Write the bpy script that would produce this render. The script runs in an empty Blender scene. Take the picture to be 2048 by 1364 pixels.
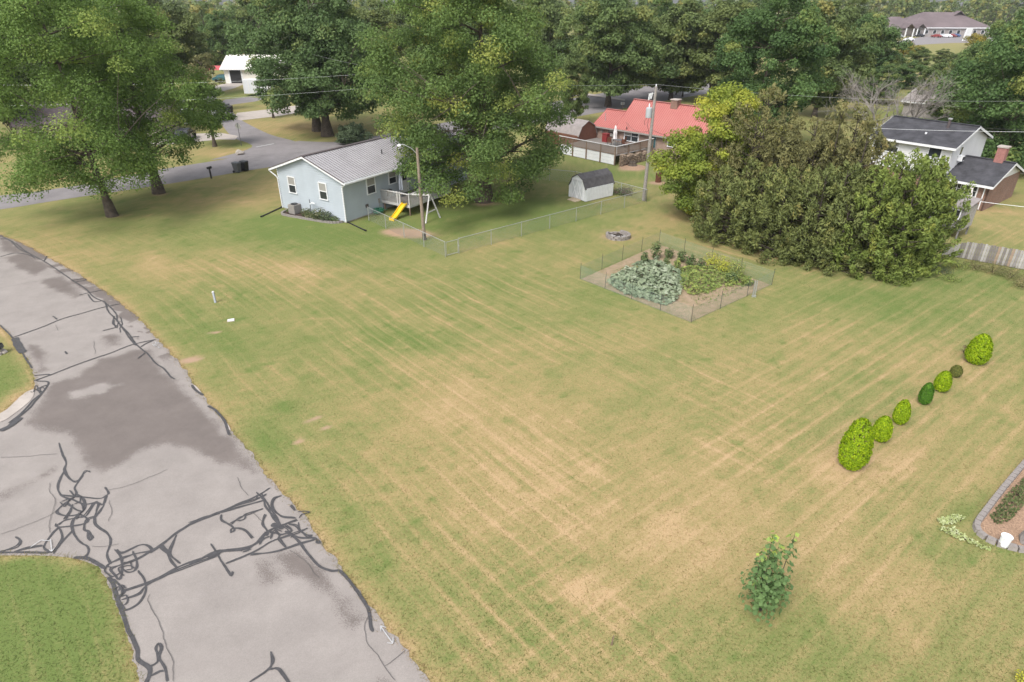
import bpy, math, random
import numpy as np
from mathutils import Vector, Matrix

S = bpy.context.scene
COL = S.collection
# ------------------------------------------------------------------ camera
F, YH, H = 1280.0, -5.0, 16.5          # focal length (px of a 2048 frame), horizon row, camera height
TH = math.atan2(682 - YH, F)
cam = bpy.data.cameras.new('camera')
cam.sensor_width = 36
cam.lens = F / 2048 * 36
cam.clip_start = 0.5
cam.clip_end = 5000
camo = bpy.data.objects.new('camera', cam)
COL.objects.link(camo)
camo.location = (0, 0, H)
camo.rotation_euler = (math.pi / 2 - TH, 0, 0)
S.camera = camo
S.render.resolution_x, S.render.resolution_y = 1024, 682
# ------------------------------------------------------------------ sky, sun, exposure
SUN_EL, SUN_AZ = math.radians(52), math.radians(215)   # azimuth clockwise from +Y: behind the camera, to the left
W = bpy.data.worlds.new('World')
S.world = W
W.use_nodes = True
nt = W.node_tree
bg = nt.nodes['Background']
sky = nt.nodes.new('ShaderNodeTexSky')
sky.sky_type = 'NISHITA'
sky.sun_disc = False
sky.sun_elevation = SUN_EL
sky.sun_rotation = SUN_AZ
sky.air_density = 1.0
sky.dust_density = 3.0
hs = nt.nodes.new('ShaderNodeHueSaturation')
hs.inputs['Saturation'].default_value = 0.30
nt.links.new(sky.outputs[0], hs.inputs['Color'])
nt.links.new(hs.outputs[0], bg.inputs[0])
bg.inputs[1].default_value = 0.15
sun = bpy.data.lights.new('sun', 'SUN')
sun.energy = 1.35
sun.angle = math.radians(20)
sun.color = (1.0, 0.95, 0.88)
suno = bpy.data.objects.new('sun', sun)
COL.objects.link(suno)
sd = Vector((math.sin(SUN_AZ) * math.cos(SUN_EL), math.cos(SUN_AZ) * math.cos(SUN_EL), math.sin(SUN_EL)))
suno.rotation_euler = sd.to_track_quat('Z', 'Y').to_euler()
suno.location = (0, 0, 60)
S.view_settings.view_transform = 'Standard'
S.view_settings.look = 'None'
S.view_settings.exposure = 0.86
S.view_settings.gamma = 1.0
S.view_settings.use_curve_mapping = False
S.render.engine = 'CYCLES'
S.cycles.max_bounces = 6
S.cycles.transparent_max_bounces = 8


def G(x, y, z=0.0):
    """survey: point of the place at height z seen on the photograph's pixel x, y"""
    u, v = (x - 1024) / F, (682 - y) / F
    d = (u, math.cos(TH) + v * math.sin(TH), -math.sin(TH) + v * math.cos(TH))
    t = (z - H) / d[2]
    return Vector((t * d[0], t * d[1], z))


def PX(p):
    q = (p[0], p[1], p[2] - H)
    zc = q[1] * math.cos(TH) - q[2] * math.sin(TH)
    yc = q[1] * math.sin(TH) + q[2] * math.cos(TH)
    return 1024 + F * q[0] / zc, 682 - F * yc / zc


def HT(b, yt):
    """height above ground point b that reaches image row yt"""
    lo, hi = 0.0, 80.0
    for _ in range(40):
        m = (lo + hi) / 2
        if PX((b[0], b[1], m))[1] > yt:
            lo = m
        else:
            hi = m
    return lo


R = math.radians
rng = np.random.default_rng(7)
random.seed(7)


# ------------------------------------------------------------------ materials
def mat(name, col=(.5, .5, .5), rough=.7, spec=.3, metal=0, noise=None, bump=None):
    """noise=(scale, amount, second colour or None, detail); bump=(scale, strength, distance)"""
    m = bpy.data.materials.new(name)
    m.use_nodes = True
    t = m.node_tree
    b = t.nodes['Principled BSDF']
    b.inputs['Base Color'].default_value = (*col, 1)
    b.inputs['Roughness'].default_value = rough
    b.inputs['Specular IOR Level'].default_value = spec
    b.inputs['Metallic'].default_value = metal
    tc = t.nodes.new('ShaderNodeTexCoord')
    if noise:
        n = t.nodes.new('ShaderNodeTexNoise')
        n.inputs['Scale'].default_value = noise[0]
        n.inputs['Detail'].default_value = noise[3] if len(noise) > 3 else 5
        n.inputs['Roughness'].default_value = .65
        t.links.new(tc.outputs['Object'], n.inputs['Vector'])
        r = t.nodes.new('ShaderNodeValToRGB')
        r.color_ramp.elements[0].position = .35
        r.color_ramp.elements[1].position = .65
        c2 = noise[2] if noise[2] else tuple(c * (1 - noise[1]) for c in col)
        r.color_ramp.elements[0].color = (*c2, 1)
        r.color_ramp.elements[1].color = (*col, 1)
        t.links.new(n.outputs['Fac'], r.inputs[0])
        t.links.new(r.outputs[0], b.inputs['Base Color'])
    if bump:
        n2 = t.nodes.new('ShaderNodeTexNoise')
        n2.inputs['Scale'].default_value = bump[0]
        n2.inputs['Detail'].default_value = 4
        t.links.new(tc.outputs['Object'], n2.inputs['Vector'])
        bp = t.nodes.new('ShaderNodeBump')
        bp.inputs['Strength'].default_value = bump[1]
        bp.inputs['Distance'].default_value = bump[2]
        t.links.new(n2.outputs['Fac'], bp.inputs['Height'])
        t.links.new(bp.outputs[0], b.inputs['Normal'])
    return m


def leaf_mat(name, dark, mid, light, trans=.35, obj_var=0.0, gain=1.0):
    dark, mid, light = (tuple(min(.8, c * gain) for c in q) for q in (dark, mid, light))
    m = bpy.data.materials.new(name)
    m.use_nodes = True
    t = m.node_tree
    b = t.nodes['Principled BSDF']
    out = t.nodes['Material Output']
    a = t.nodes.new('ShaderNodeAttribute')
    a.attribute_name = 'tint'
    r = t.nodes.new('ShaderNodeValToRGB')
    e = r.color_ramp.elements
    e[0].position, e[0].color = 0.0, (*dark, 1)
    e[1].position, e[1].color = 1.0, (*light, 1)
    k = e.new(.5)
    k.color = (*mid, 1)
    t.links.new(a.outputs['Fac'], r.inputs[0])
    colout = r.outputs[0]
    if obj_var:
        oi = t.nodes.new('ShaderNodeObjectInfo')
        h = t.nodes.new('ShaderNodeHueSaturation')
        mr = t.nodes.new('ShaderNodeMapRange')
        mr.inputs['To Min'].default_value = .5 - obj_var
        mr.inputs['To Max'].default_value = .5 + obj_var * .6
        t.links.new(oi.outputs['Random'], mr.inputs['Value'])
        t.links.new(mr.outputs[0], h.inputs['Hue'])
        t.links.new(colout, h.inputs['Color'])
        colout = h.outputs[0]
    t.links.new(colout, b.inputs['Base Color'])
    b.inputs['Roughness'].default_value = .65
    b.inputs['Specular IOR Level'].default_value = .18
    tr = t.nodes.new('ShaderNodeBsdfTranslucent')
    t.links.new(colout, tr.inputs['Color'])
    mx = t.nodes.new('ShaderNodeMixShader')
    mx.inputs[0].default_value = trans
    t.links.new(b.outputs[0], mx.inputs[1])
    t.links.new(tr.outputs[0], mx.inputs[2])
    t.links.new(mx.outputs[0], out.inputs['Surface'])
    return m


M = {}
M['white'] = mat('white_paint', (.74, .75, .77), .5, noise=(3, .1, None))
M['white_metal'] = mat('white_metal_sheet', (.80, .77, .72), .45, noise=(.6, .08, None))
M['blue_siding'] = mat('pale_blue_vinyl', (.41, .455, .50), .55, noise=(.8, .09, None))
M['white_siding'] = mat('white_siding', (.66, .66, .67), .55, noise=(.7, .07, None))
M['grey_roof'] = mat('grey_metal_roof', (.44, .435, .45), .4, .4, .0, noise=(.5, .25, None, 8))
M['red_roof'] = mat('red_metal_roof', (.40, .145, .128), .55, .25, noise=(.4, .16, (.43, .175, .155)))
M['brown_trim'] = mat('brown_metal_trim', (.10, .08, .08), .5)
M['glass'] = mat('window_glass', (.03, .035, .04), .08, .6)
M['curtain'] = mat('window_blind', (.30, .29, .27), .3, .5)
M['white_door'] = mat('white_door_paint', (.75, .74, .72), .45)
M['deck_wood'] = mat('weathered_white_deck', (.55, .54, .53), .7, noise=(4, .25, None))
M['deck_board'] = mat('grey_deck_boards', (.24, .22, .20), .8, noise=(5, .3, None))
M['post_wood'] = mat('brown_deck_post', (.25, .18, .13), .8, noise=(6, .3, None))
M['pole_wood'] = mat('weathered_pole', (.30, .24, .19), .85, noise=(7, .35, None))
M['pole_grey'] = mat('grey_utility_pole', (.34, .31, .29), .85, noise=(7, .3, None))
M['galv'] = mat('galvanised_steel', (.48, .49, .49), .4, .5, .6)
M['wire'] = mat('fence_wire', (.36, .38, .37), .5, .5, .3)
M['yellow'] = mat('yellow_plastic', (.75, .48, .02), .4, .5)
M['black'] = mat('black_plastic', (.018, .018, .02), .45, .5)
M['dkgrey'] = mat('grey_plastic', (.10, .105, .11), .5, .4)
M['green_hose'] = mat('green_hose', (.05, .22, .13), .5)
M['ac'] = mat('beige_ac_metal', (.30, .28, .26), .6, noise=(8, .15, None))
M['brick'] = None
M['shingle'] = mat('grey_shingle', (.105, .10, .105), .9, noise=(3, .35, None, 8), bump=(20, .4, .02))
M['shingle_dk'] = mat('charcoal_shingle', (.075, .075, .085), .9, noise=(1.2, .5, None, 7), bump=(20, .4, .02))
M['shingle_lt'] = mat('pale_shingle', (.30, .27, .26), .9, noise=(2, .25, None, 8))
M['shingle_far'] = mat('mauve_shingle', (.17, .135, .14), .9, noise=(.15, .25, None, 5))
M['shed_wood'] = mat('grey_weathered_wood', (.26, .25, .25), .85, noise=(5, .35, None))
M['rust'] = mat('rusty_steel', (.15, .06, .035), .8, noise=(8, .5, None))
M['brown_shed'] = mat('brown_painted_wood', (.17, .075, .05), .7, noise=(3, .2, None))
M['bark'] = mat('maple_bark', (.12, .095, .075), .9, noise=(3, .5, None), bump=(9, .9, .06))
M['bark_grey'] = mat('dead_grey_bark', (.27, .245, .225), .9, noise=(3, .3, None))
M['bark_dark'] = mat('dark_bark', (.075, .06, .05), .9, noise=(3, .4, None))
M['concrete'] = mat('pale_concrete', (.46, .41, .37), .9, noise=(1.2, .2, None, 8), bump=(30, .3, .01))
M['block'] = mat('concrete_block', (.29, .262, .245), .9, noise=(6, .25, None), bump=(25, .5, .01))
M['stone'] = mat('pale_stone', (.40, .36, .32), .9, noise=(4, .3, None), bump=(12, .6, .03))
M['ash'] = mat('pale_ash', (.40, .385, .375), .95, noise=(6, .4, None))
M['mulch'] = mat('orange_wood_mulch', (.44, .29, .195), .95, noise=(14, .45, None), bump=(30, 1, .04))
M['darksoil'] = mat('dark_mulch', (.09, .06, .045), .95, noise=(12, .5, None), bump=(20, 1, .04))
M['soil'] = mat('garden_soil', (.36, .26, .185), .95, noise=(2.5, .4, (.24, .20, .11), 8), bump=(14, 1, .05))
M['dirt'] = mat('bare_dirt', (.33, .225, .155), .95, noise=(2, .25, None, 8), bump=(12, .8, .03))
M['paint'] = mat('white_road_paint', (.50, .50, .50), .8, noise=(12, .35, None))
M['tar'] = mat('crack_sealant', (.078, .075, .078), .55, .4, noise=(9, .35, None), bump=(30, .4, .01))
M['crack'] = mat('road_crack', (.12, .11, .105), .9)
M['bucket'] = mat('white_bucket', (.80, .82, .84), .35, .5)
M['cloth'] = mat('grey_umbrella_cloth', (.40, .43, .49), .85)
M['cloth_w'] = mat('white_umbrella_cloth', (.72, .68, .68), .85)
M['log'] = mat('split_firewood', (.42, .33, .25), .9, noise=(7, .6, (.10, .07, .05)))
M['redcar'] = mat('red_car_paint', (.22, .035, .035), .3, .6)
M['tealcar'] = mat('teal_car_paint', (.05, .13, .15), .3, .6)
M['whitecar'] = mat('white_car_paint', (.75, .76, .78), .3, .6)
M['blackcar'] = mat('black_car_paint', (.02, .022, .028), .25, .6)
M['bluecar'] = mat('blue_car_paint', (.06, .10, .22), .3, .6)
M['silvercar'] = mat('silver_car_paint', (.45, .47, .5), .3, .6, .3)
M['tyre'] = mat('tyre_rubber', (.02, .02, .02), .8)
M['chimney'] = mat('pink_painted_brick', (.36, .17, .15), .8, noise=(9, .25, None))
M['farwall'] = mat('grey_brick_far', (.32, .29, .28), .85, noise=(1, .15, None))
M['twig'] = mat('dry_twigs', (.12, .09, .07), .9)
M['netting'] = mat('green_netting', (.22, .30, .25), .6)
M['steelpost'] = mat('green_steel_post', (.05, .06, .055), .6)


def brick_mat(name, c1, c2, mortar, scale):
    m = mat(name, c1, .9)
    t = m.node_tree
    b = t.nodes['Principled BSDF']
    tc = t.nodes.new('ShaderNodeTexCoord')
    mp = t.nodes.new('ShaderNodeMapping')
    mp.inputs['Rotation'].default_value = (R(90), 0, 0)
    br = t.nodes.new('ShaderNodeTexBrick')
    br.inputs['Scale'].default_value = scale
    br.inputs['Color1'].default_value = (*c1, 1)
    br.inputs['Color2'].default_value = (*c2, 1)
    br.inputs['Mortar'].default_value = (*mortar, 1)
    br.inputs['Mortar Size'].default_value = .015
    br.inputs['Brick Width'].default_value = .22
    br.inputs['Row Height'].default_value = .075
    # bricks run round the corner: use x+y as the horizontal coordinate
    sx = t.nodes.new('ShaderNodeSeparateXYZ')
    ad = t.nodes.new('ShaderNodeMath')
    cb = t.nodes.new('ShaderNodeCombineXYZ')
    t.links.new(tc.outputs['Object'], sx.inputs[0])
    t.links.new(sx.outputs[0], ad.inputs[0])
    t.links.new(sx.outputs[1], ad.inputs[1])
    t.links.new(ad.outputs[0], cb.inputs[0])
    t.links.new(sx.outputs[2], cb.inputs[1])
    t.links.new(cb.outputs[0], br.inputs['Vector'])
    n = t.nodes.new('ShaderNodeTexNoise')
    n.inputs['Scale'].default_value = 1.5
    n.inputs['Detail'].default_value = 6
    t.links.new(tc.outputs['Object'], n.inputs['Vector'])
    mx = t.nodes.new('ShaderNodeMixRGB')
    mx.blend_type = 'MULTIPLY'
    mx.inputs[0].default_value = .5
    t.links.new(br.outputs[0], mx.inputs[1])
    t.links.new(n.outputs['Fac'], mx.inputs[2])
    t.links.new(mx.outputs[0], b.inputs['Base Color'])
    return m


M['brick'] = brick_mat('pinkish_brick', (.46, .29, .22), (.34, .20, .16), (.45, .38, .33), 1.0)
M['brick_red'] = brick_mat('red_brick', (.34, .15, .09), (.22, .10, .07), (.35, .28, .24), 1.0)

# ------------------------------------------------------------------ object helpers
KEEP = []


def tag(o, label=None, cat=None, group=None, kind=None):
    if label:
        o['label'] = label
    if cat:
        o['category'] = cat
    if group:
        o['group'] = group
    if kind:
        o['kind'] = kind
    return o


def empty(name, loc=(0, 0, 0), rz=0.0, label=None, cat=None, group=None):
    o = bpy.data.objects.new(name, None)
    o.empty_display_size = .3
    COL.objects.link(o)
    o.location = loc
    o.rotation_euler = (0, 0, rz)
    return tag(o, label, cat, group)


def link(name, me, m=None, parent=None, loc=None, rz=None):
    o = bpy.data.objects.new(name, me)
    COL.objects.link(o)
    if m is not None and not me.materials:
        me.materials.append(m)
    if parent is not None:
        o.parent = parent
    if loc is not None:
        o.location = loc
    if rz is not None:
        o.rotation_euler = (0, 0, rz)
    return o


class MB:
    def __init__(s):
        s.v, s.f = [], []

    def poly(s, pts):
        i = len(s.v)
        s.v += [tuple(p) for p in pts]
        s.f.append(tuple(range(i, i + len(pts))))
        return s

    def hexa(s, a, b):
        """closed solid between two equal-length loops (a bottom, b top)"""
        i, n = len(s.v), len(a)
        s.v += [tuple(p) for p in a] + [tuple(p) for p in b]
        s.f.append(tuple(i + k for k in reversed(range(n))))
        s.f.append(tuple(i + n + k for k in range(n)))
        for k in range(n):
            j = (k + 1) % n
            s.f.append((i + k, i + j, i + n + j, i + n + k))
        return s

    def box(s, x0, x1, y0, y1, z0, z1):
        return s.hexa([(x0, y0, z0), (x1, y0, z0), (x1, y1, z0), (x0, y1, z0)],
                      [(x0, y0, z1), (x1, y0, z1), (x1, y1, z1), (x0, y1, z1)])

    def slab(s, pts, th):
        """plate: pts top loop, thickness down"""
        return s.hexa([(p[0], p[1], p[2] - th) for p in pts], pts)

    def bar(s, p, q, w, h=None, up=(0, 0, 1)):
        h = h or w
        p, q = Vector(p), Vector(q)
        d = (q - p).normalized()
        u = Vector(up)
        if abs(d.dot(u)) > .95:
            u = Vector((0, 1, 0))
        a = d.cross(u).normalized() * (w / 2)
        b = a.cross(d).normalized() * (h / 2)
        return s.hexa([p - a - b, p + a - b, p + a + b, p - a + b], [q - a - b, q + a - b, q + a + b, q - a + b])

    def tube(s, pts, rad, n=6, caps=True):
        pts = [Vector(p) for p in pts]
        if not hasattr(rad, '__len__'):
            rad = [rad] * len(pts)
        i0 = len(s.v)
        up = Vector((0, 0, 1))
        for k, p in enumerate(pts):
            d = (pts[min(k + 1, len(pts) - 1)] - pts[max(k - 1, 0)])
            if d.length < 1e-6:
                d = up
            d.normalize()
            u = Vector((1, 0, 0)) if abs(d.z) > .9 else up
            a = d.cross(u).normalized()
            b = a.cross(d).normalized()
            for j in range(n):
                t = 2 * math.pi * j / n
                s.v.append(tuple(p + (a * math.cos(t) + b * math.sin(t)) * rad[k]))
        for k in range(len(pts) - 1):
            for j in range(n):
                j2 = (j + 1) % n
                s.f.append((i0 + k * n + j, i0 + (k + 1) * n + j, i0 + (k + 1) * n + j2, i0 + k * n + j2))
        if caps:
            s.f.append(tuple(i0 + j for j in range(n)))
            e = i0 + (len(pts) - 1) * n
            s.f.append(tuple(e + j for j in reversed(range(n))))
        return s

    def lathe(s, prof, c=(0, 0, 0), n=14):
        i0 = len(s.v)
        for r, z in prof:
            for j in range(n):
                t = 2 * math.pi * j / n
                s.v.append((c[0] + r * math.cos(t), c[1] + r * math.sin(t), c[2] + z))
        for k in range(len(prof) - 1):
            for j in range(n):
                j2 = (j + 1) % n
                s.f.append((i0 + k * n + j, i0 + k * n + j2, i0 + (k + 1) * n + j2, i0 + (k + 1) * n + j))
        s.f.append(tuple(i0 + j for j in reversed(range(n))))
        e = i0 + (len(prof) - 1) * n
        s.f.append(tuple(e + j for j in range(n)))
        return s

    def mesh(s, name):
        me = bpy.data.meshes.new(name)
        me.from_pydata(s.v, [], s.f)
        me.update()
        return me

    def build(s, name, m, parent=None, loc=None, rz=None, smooth=False):
        me = s.mesh(name)
        if smooth:
            me.polygons.foreach_set('use_smooth', [True] * len(me.polygons))
        return link(name, me, m, parent, loc, rz)


def box_obj(name, m, dims, parent=None):
    return MB().box(*dims).build(name, m, parent)


def quads_mesh(name, V, attrs=None, nv=4):
    """mesh of separate nv-gons from array V (n, nv, 3); attrs: dict of face float arrays"""
    n = len(V)
    me = bpy.data.meshes.new(name)
    me.vertices.add(n * nv)
    me.vertices.foreach_set('co', np.ascontiguousarray(V, dtype=np.float32).ravel())
    me.loops.add(n * nv)
    me.loops.foreach_set('vertex_index', np.arange(n * nv, dtype=np.int32))
    me.polygons.add(n)
    me.polygons.foreach_set('loop_start', np.arange(0, n * nv, nv, dtype=np.int32))
    for k, a in (attrs or {}).items():
        at = me.attributes.new(k, 'FLOAT', 'FACE')
        at.data.foreach_set('value', np.asarray(a, dtype=np.float32))
    me.update()
    return me


def norm(a):
    return a / (np.linalg.norm(a, axis=-1, keepdims=True) + 1e-9)


def leaf_quads(P, N, D, ln, wd, bend=.15):
    """leaf kites at P with normals N, pointing roughly along D"""
    N = norm(N)
    D = norm(D - N * np.sum(D * N, axis=1, keepdims=True))
    B = np.cross(N, D)
    ln, wd = ln[:, None], wd[:, None]
    V = np.stack([P - D * ln * .5, P + B * wd * .5 + D * ln * .05 - N * ln * bend * .0,
                  P + D * ln * .5 - N * ln * bend, P - B * wd * .5 + D * ln * .05], axis=1)
    return V


# 2D value noise
_tab = rng.random((256, 256))


def vnoise(x, y):
    xi, yi = np.floor(x).astype(int), np.floor(y).astype(int)
    fx, fy = x - xi, y - yi
    fx, fy = fx * fx * (3 - 2 * fx), fy * fy * (3 - 2 * fy)
    a, b = _tab[xi & 255, yi & 255], _tab[(xi + 1) & 255, yi & 255]
    c, d = _tab[xi & 255, (yi + 1) & 255], _tab[(xi + 1) & 255, (yi + 1) & 255]
    return (a * (1 - fx) + b * fx) * (1 - fy) + (c * (1 - fx) + d * fx) * fy


def fbm(x, y, o=4):
    s, a, t = 0, 1, 0
    for i in range(o):
        s = s + a * vnoise(x * 2 ** i + 17.3 * i, y * 2 ** i + 9.1 * i)
        t += a
        a *= .55
    return s / t


def resample(pts, step):
    pts = np.array(pts, float)
    d = np.r_[0, np.cumsum(np.linalg.norm(np.diff(pts, axis=0), axis=1))]
    n = max(2, int(d[-1] / step) + 1)
    t = np.linspace(0, d[-1], n)
    return np.stack([np.interp(t, d, pts[:, k]) for k in range(pts.shape[1])], 1)


def smooth_line(pts, it=2):
    pts = np.array(pts, float)
    for _ in range(it):
        a = pts[:-1] * .75 + pts[1:] * .25
        b = pts[:-1] * .25 + pts[1:] * .75
        q = np.empty((len(a) * 2, pts.shape[1]))
        q[0::2], q[1::2] = a, b
        pts = np.vstack([pts[:1], q, pts[-1:]])
    return pts


def gl(pxs):
    return np.array([G(*p)[:2] for p in pxs])


def seg_dist(x, y, line):
    """distance of points to polyline, and arc position"""
    best = np.full(x.shape, 1e9)
    for (ax, ay), (bx, by) in zip(line[:-1], line[1:]):
        dx, dy = bx - ax, by - ay
        t = np.clip(((x - ax) * dx + (y - ay) * dy) / (dx * dx + dy * dy + 1e-12), 0, 1)
        best = np.minimum(best, np.hypot(x - ax - t * dx, y - ay - t * dy))
    return best


def inside(x, y, poly):
    r = np.zeros(x.shape, bool)
    n = len(poly)
    for i in range(n):
        x1, y1 = poly[i]
        x2, y2 = poly[(i + 1) % n]
        if y1 == y2:
            continue
        c = ((y1 > y) != (y2 > y)) & (x < (x2 - x1) * (y - y1) / (y2 - y1) + x1)
        r ^= c
    return r


# ================================================================== THE SETTING
# --- outlines of the roads, surveyed off the photograph
RE = smooth_line(gl([(-260, 405), (-120, 436), (0, 469), (56, 492), (97, 516), (141, 539), (176, 563), (205, 580), (243, 607), (279, 639),
                     (314, 677), (349, 715), (375, 747), (384, 768), (408, 797), (440, 832), (466, 866), (495, 898), (528, 939),
                     (543, 965), (584, 1002), (632, 1067), (679, 1135), (720, 1189), (781, 1260), (832, 1328), (863, 1364),
                     (1010, 1560)]), 2)
LE = smooth_line(gl([(-420, 500), (-180, 570), (0, 651), (26, 677), (50, 709), (67, 747), (72, 775)]), 2)       # upper left verge
LE2 = smooth_line(gl([(-260, 880), (-60, 850), (0, 832), (44, 790), (66, 778), (72, 775)]), 2)                 # its lower side
LI = smooth_line(gl([(-300, 1110), (0, 1109), (104, 1109), (161, 1117), (204, 1144), (223, 1174), (238, 1224), (269, 1324), (284, 1364), (330, 1560)]), 2)
ISLE_A = np.vstack([LE, LE2[::-1][1:]])
XN = smooth_line(gl([(-500, 480), (0, 420), (111, 401), (270, 378), (371, 362.5), (519, 337), (690, 312), (900, 275), (1100, 243), (1250, 216), (1500, 172)]), 1)
XF = smooth_line(gl([(-500, 440), (0, 393), (189, 367), (256, 349), (384, 329), (472, 315), (583, 281), (634, 284), (690, 284), (900, 243), (1100, 205), (1250, 178), (1500, 140)]), 1)


def strip(name, a, b, n, m, z, mt, attr=None, jitter=0.0):
    """paved sheet between two edge lines"""
    def rs(l):
        d = np.r_[0, np.cumsum(np.linalg.norm(np.diff(l, axis=0), axis=1))]
        t = np.linspace(0, d[-1], n)
        return np.stack([np.interp(t, d, l[:, 0]), np.interp(t, d, l[:, 1])], 1)
    A, B = rs(a), rs(b)
    t = np.linspace(0, 1, m)[None, :, None]
    P = A[:, None] * (1 - t) + B[:, None] * t
    if jitter:
        P[:, -1] += (fbm(P[:, -1, 0] * 3, P[:, -1, 1] * 3)[:, None] - .5) * jitter
        P[:, 0] += (fbm(P[:, 0, 0] * 3, P[:, 0, 1] * 3)[:, None] - .5) * jitter
    V = np.concatenate([P, np.full((n, m, 1), z)], 2).reshape(-1, 3)
    idx = np.arange(n * m).reshape(n, m)
    Q = np.stack([idx[:-1, :-1], idx[1:, :-1], idx[1:, 1:], idx[:-1, 1:]], -1).reshape(-1, 4)
    me = bpy.data.meshes.new(name)
    me.vertices.add(len(V))
    me.vertices.foreach_set('co', V.astype(np.float32).ravel())
    me.loops.add(Q.size)
    me.loops.foreach_set('vertex_index', Q.astype(np.int32).ravel())
    me.polygons.add(len(Q))
    me.polygons.foreach_set('loop_start', np.arange(0, Q.size, 4, dtype=np.int32))
    if attr is not None:
        at = me.attributes.new('dark', 'FLOAT', 'POINT')
        at.data.foreach_set('value', attr(V[:, 0], V[:, 1]).astype(np.float32))
    me.update()
    if me.polygons[0].normal.z < 0:
        me.flip_normals()
    o = link(name, me, mt)
    return tag(o, kind='structure')


def asphalt(name, light, dark, fine=1.0):
    m = mat(name, light, .9, .25)
    t = m.node_tree
    b = t.nodes['Principled BSDF']
    tc = t.nodes.new('ShaderNodeTexCoord')
    a = t.nodes.new('ShaderNodeAttribute')
    a.attribute_name = 'dark'
    n1 = t.nodes.new('ShaderNodeTexNoise')      # aggregate
    n1.inputs['Scale'].default_value = 30 * fine
    n1.inputs['Detail'].default_value = 6
    n1.inputs['Roughness'].default_value = .7
    n2 = t.nodes.new('ShaderNodeTexNoise')      # worn clouds
    n2.inputs['Scale'].default_value = .6
    n2.inputs['Detail'].default_value = 7
    n2.inputs['Roughness'].default_value = .7
    for n in (n1, n2):
        t.links.new(tc.outputs['Object'], n.inputs['Vector'])
    ad = t.nodes.new('ShaderNodeMath')
    ad.operation = 'MULTIPLY_ADD'
    t.links.new(n1.outputs['Fac'], ad.inputs[0])
    ad.inputs[1].default_value = 1.4
    t.links.new(a.outputs['Fac'], ad.inputs[2])
    mr = t.nodes.new('ShaderNodeMapRange')
    mr.inputs['From Min'].default_value = .98
    mr.inputs['From Max'].default_value = 1.14
    t.links.new(ad.outputs[0], mr.inputs['Value'])
    mx = t.nodes.new('ShaderNodeMixRGB')
    mx.inputs[1].default_value = (*light, 1)
    mx.inputs[2].default_value = (*dark, 1)
    t.links.new(mr.outputs[0], mx.inputs[0])
    m2 = t.nodes.new('ShaderNodeMixRGB')
    m2.blend_type = 'MULTIPLY'
    m2.inputs[0].default_value = 1
    r2 = t.nodes.new('ShaderNodeMapRange')
    r2.inputs['From Min'].default_value = .3
    r2.inputs['From Max'].default_value = .7
    r2.inputs['To Min'].default_value = .82
    r2.inputs['To Max'].default_value = 1.05
    t.links.new(n2.outputs['Fac'], r2.inputs['Value'])
    t.links.new(mx.outputs[0], m2.inputs[1])
    t.links.new(r2.outputs[0], m2.inputs[2])
    m3 = t.nodes.new('ShaderNodeMixRGB')
    m3.blend_type = 'MULTIPLY'
    m3.inputs[0].default_value = 1
    r3 = t.nodes.new('ShaderNodeMapRange')
    r3.inputs['From Min'].default_value = .3
    r3.inputs['From Max'].default_value = .7
    r3.inputs['To Min'].default_value = .86
    r3.inputs['To Max'].default_value = 1.12
    t.links.new(n1.outputs['Fac'], r3.inputs['Value'])
    t.links.new(m2.outputs[0], m3.inputs[1])
    t.links.new(r3.outputs[0], m3.inputs[2])
    t.links.new(m3.outputs[0], b.inputs['Base Color'])
    bp = t.nodes.new('ShaderNodeBump')
    bp.inputs['Strength'].default_value = .5
    bp.inputs['Distance'].default_value = .012
    t.links.new(n1.outputs['Fac'], bp.inputs['Height'])
    t.links.new(bp.outputs[0], b.inputs['Normal'])
    return m


M['asphalt'] = asphalt('worn_pale_asphalt', (.300, .271, .252), (.172, .148, .136))
M['asphalt_far'] = asphalt('grey_asphalt', (.25, .232, .235), (.175, .163, .165))

DARK = [[(205, 720), (272, 700), (300, 700), (345, 755), (384, 790), (466, 880), (512, 945), (480, 935), (430, 918), (380, 903), (330, 893), (290, 900),
         (250, 930), (200, 955), (175, 935), (165, 905), (125, 870), (50, 850), (75, 800), (98, 765), (150, 752)],
        [(12, 515), (50, 505), (105, 530), (70, 552), (50, 548)],
        [(85, 560), (120, 555), (160, 580), (170, 592), (150, 598), (110, 585)],
        [(206, 672), (225, 667), (242, 676), (238, 690), (220, 693), (208, 686)],
        [(560, 1112), (600, 1105), (660, 1140), (700, 1190), (735, 1240), (705, 1275), (660, 1230), (620, 1165), (590, 1152)],
        [(515, 1130), (530, 1125), (555, 1160), (535, 1162)],
        [(735, 1372), (760, 1345), (800, 1372)],
        [(0, 475), (30, 485), (60, 505), (20, 508), (0, 500)],
        [(-40, 990), (60, 960), (110, 930), (110, 945), (40, 985), (-40, 1015)],
        [(60, 690), (85, 700), (100, 740), (75, 745)]]
LIGHTBAND = [(140, 785), (220, 765), (240, 770), (200, 788), (150, 796)]


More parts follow.
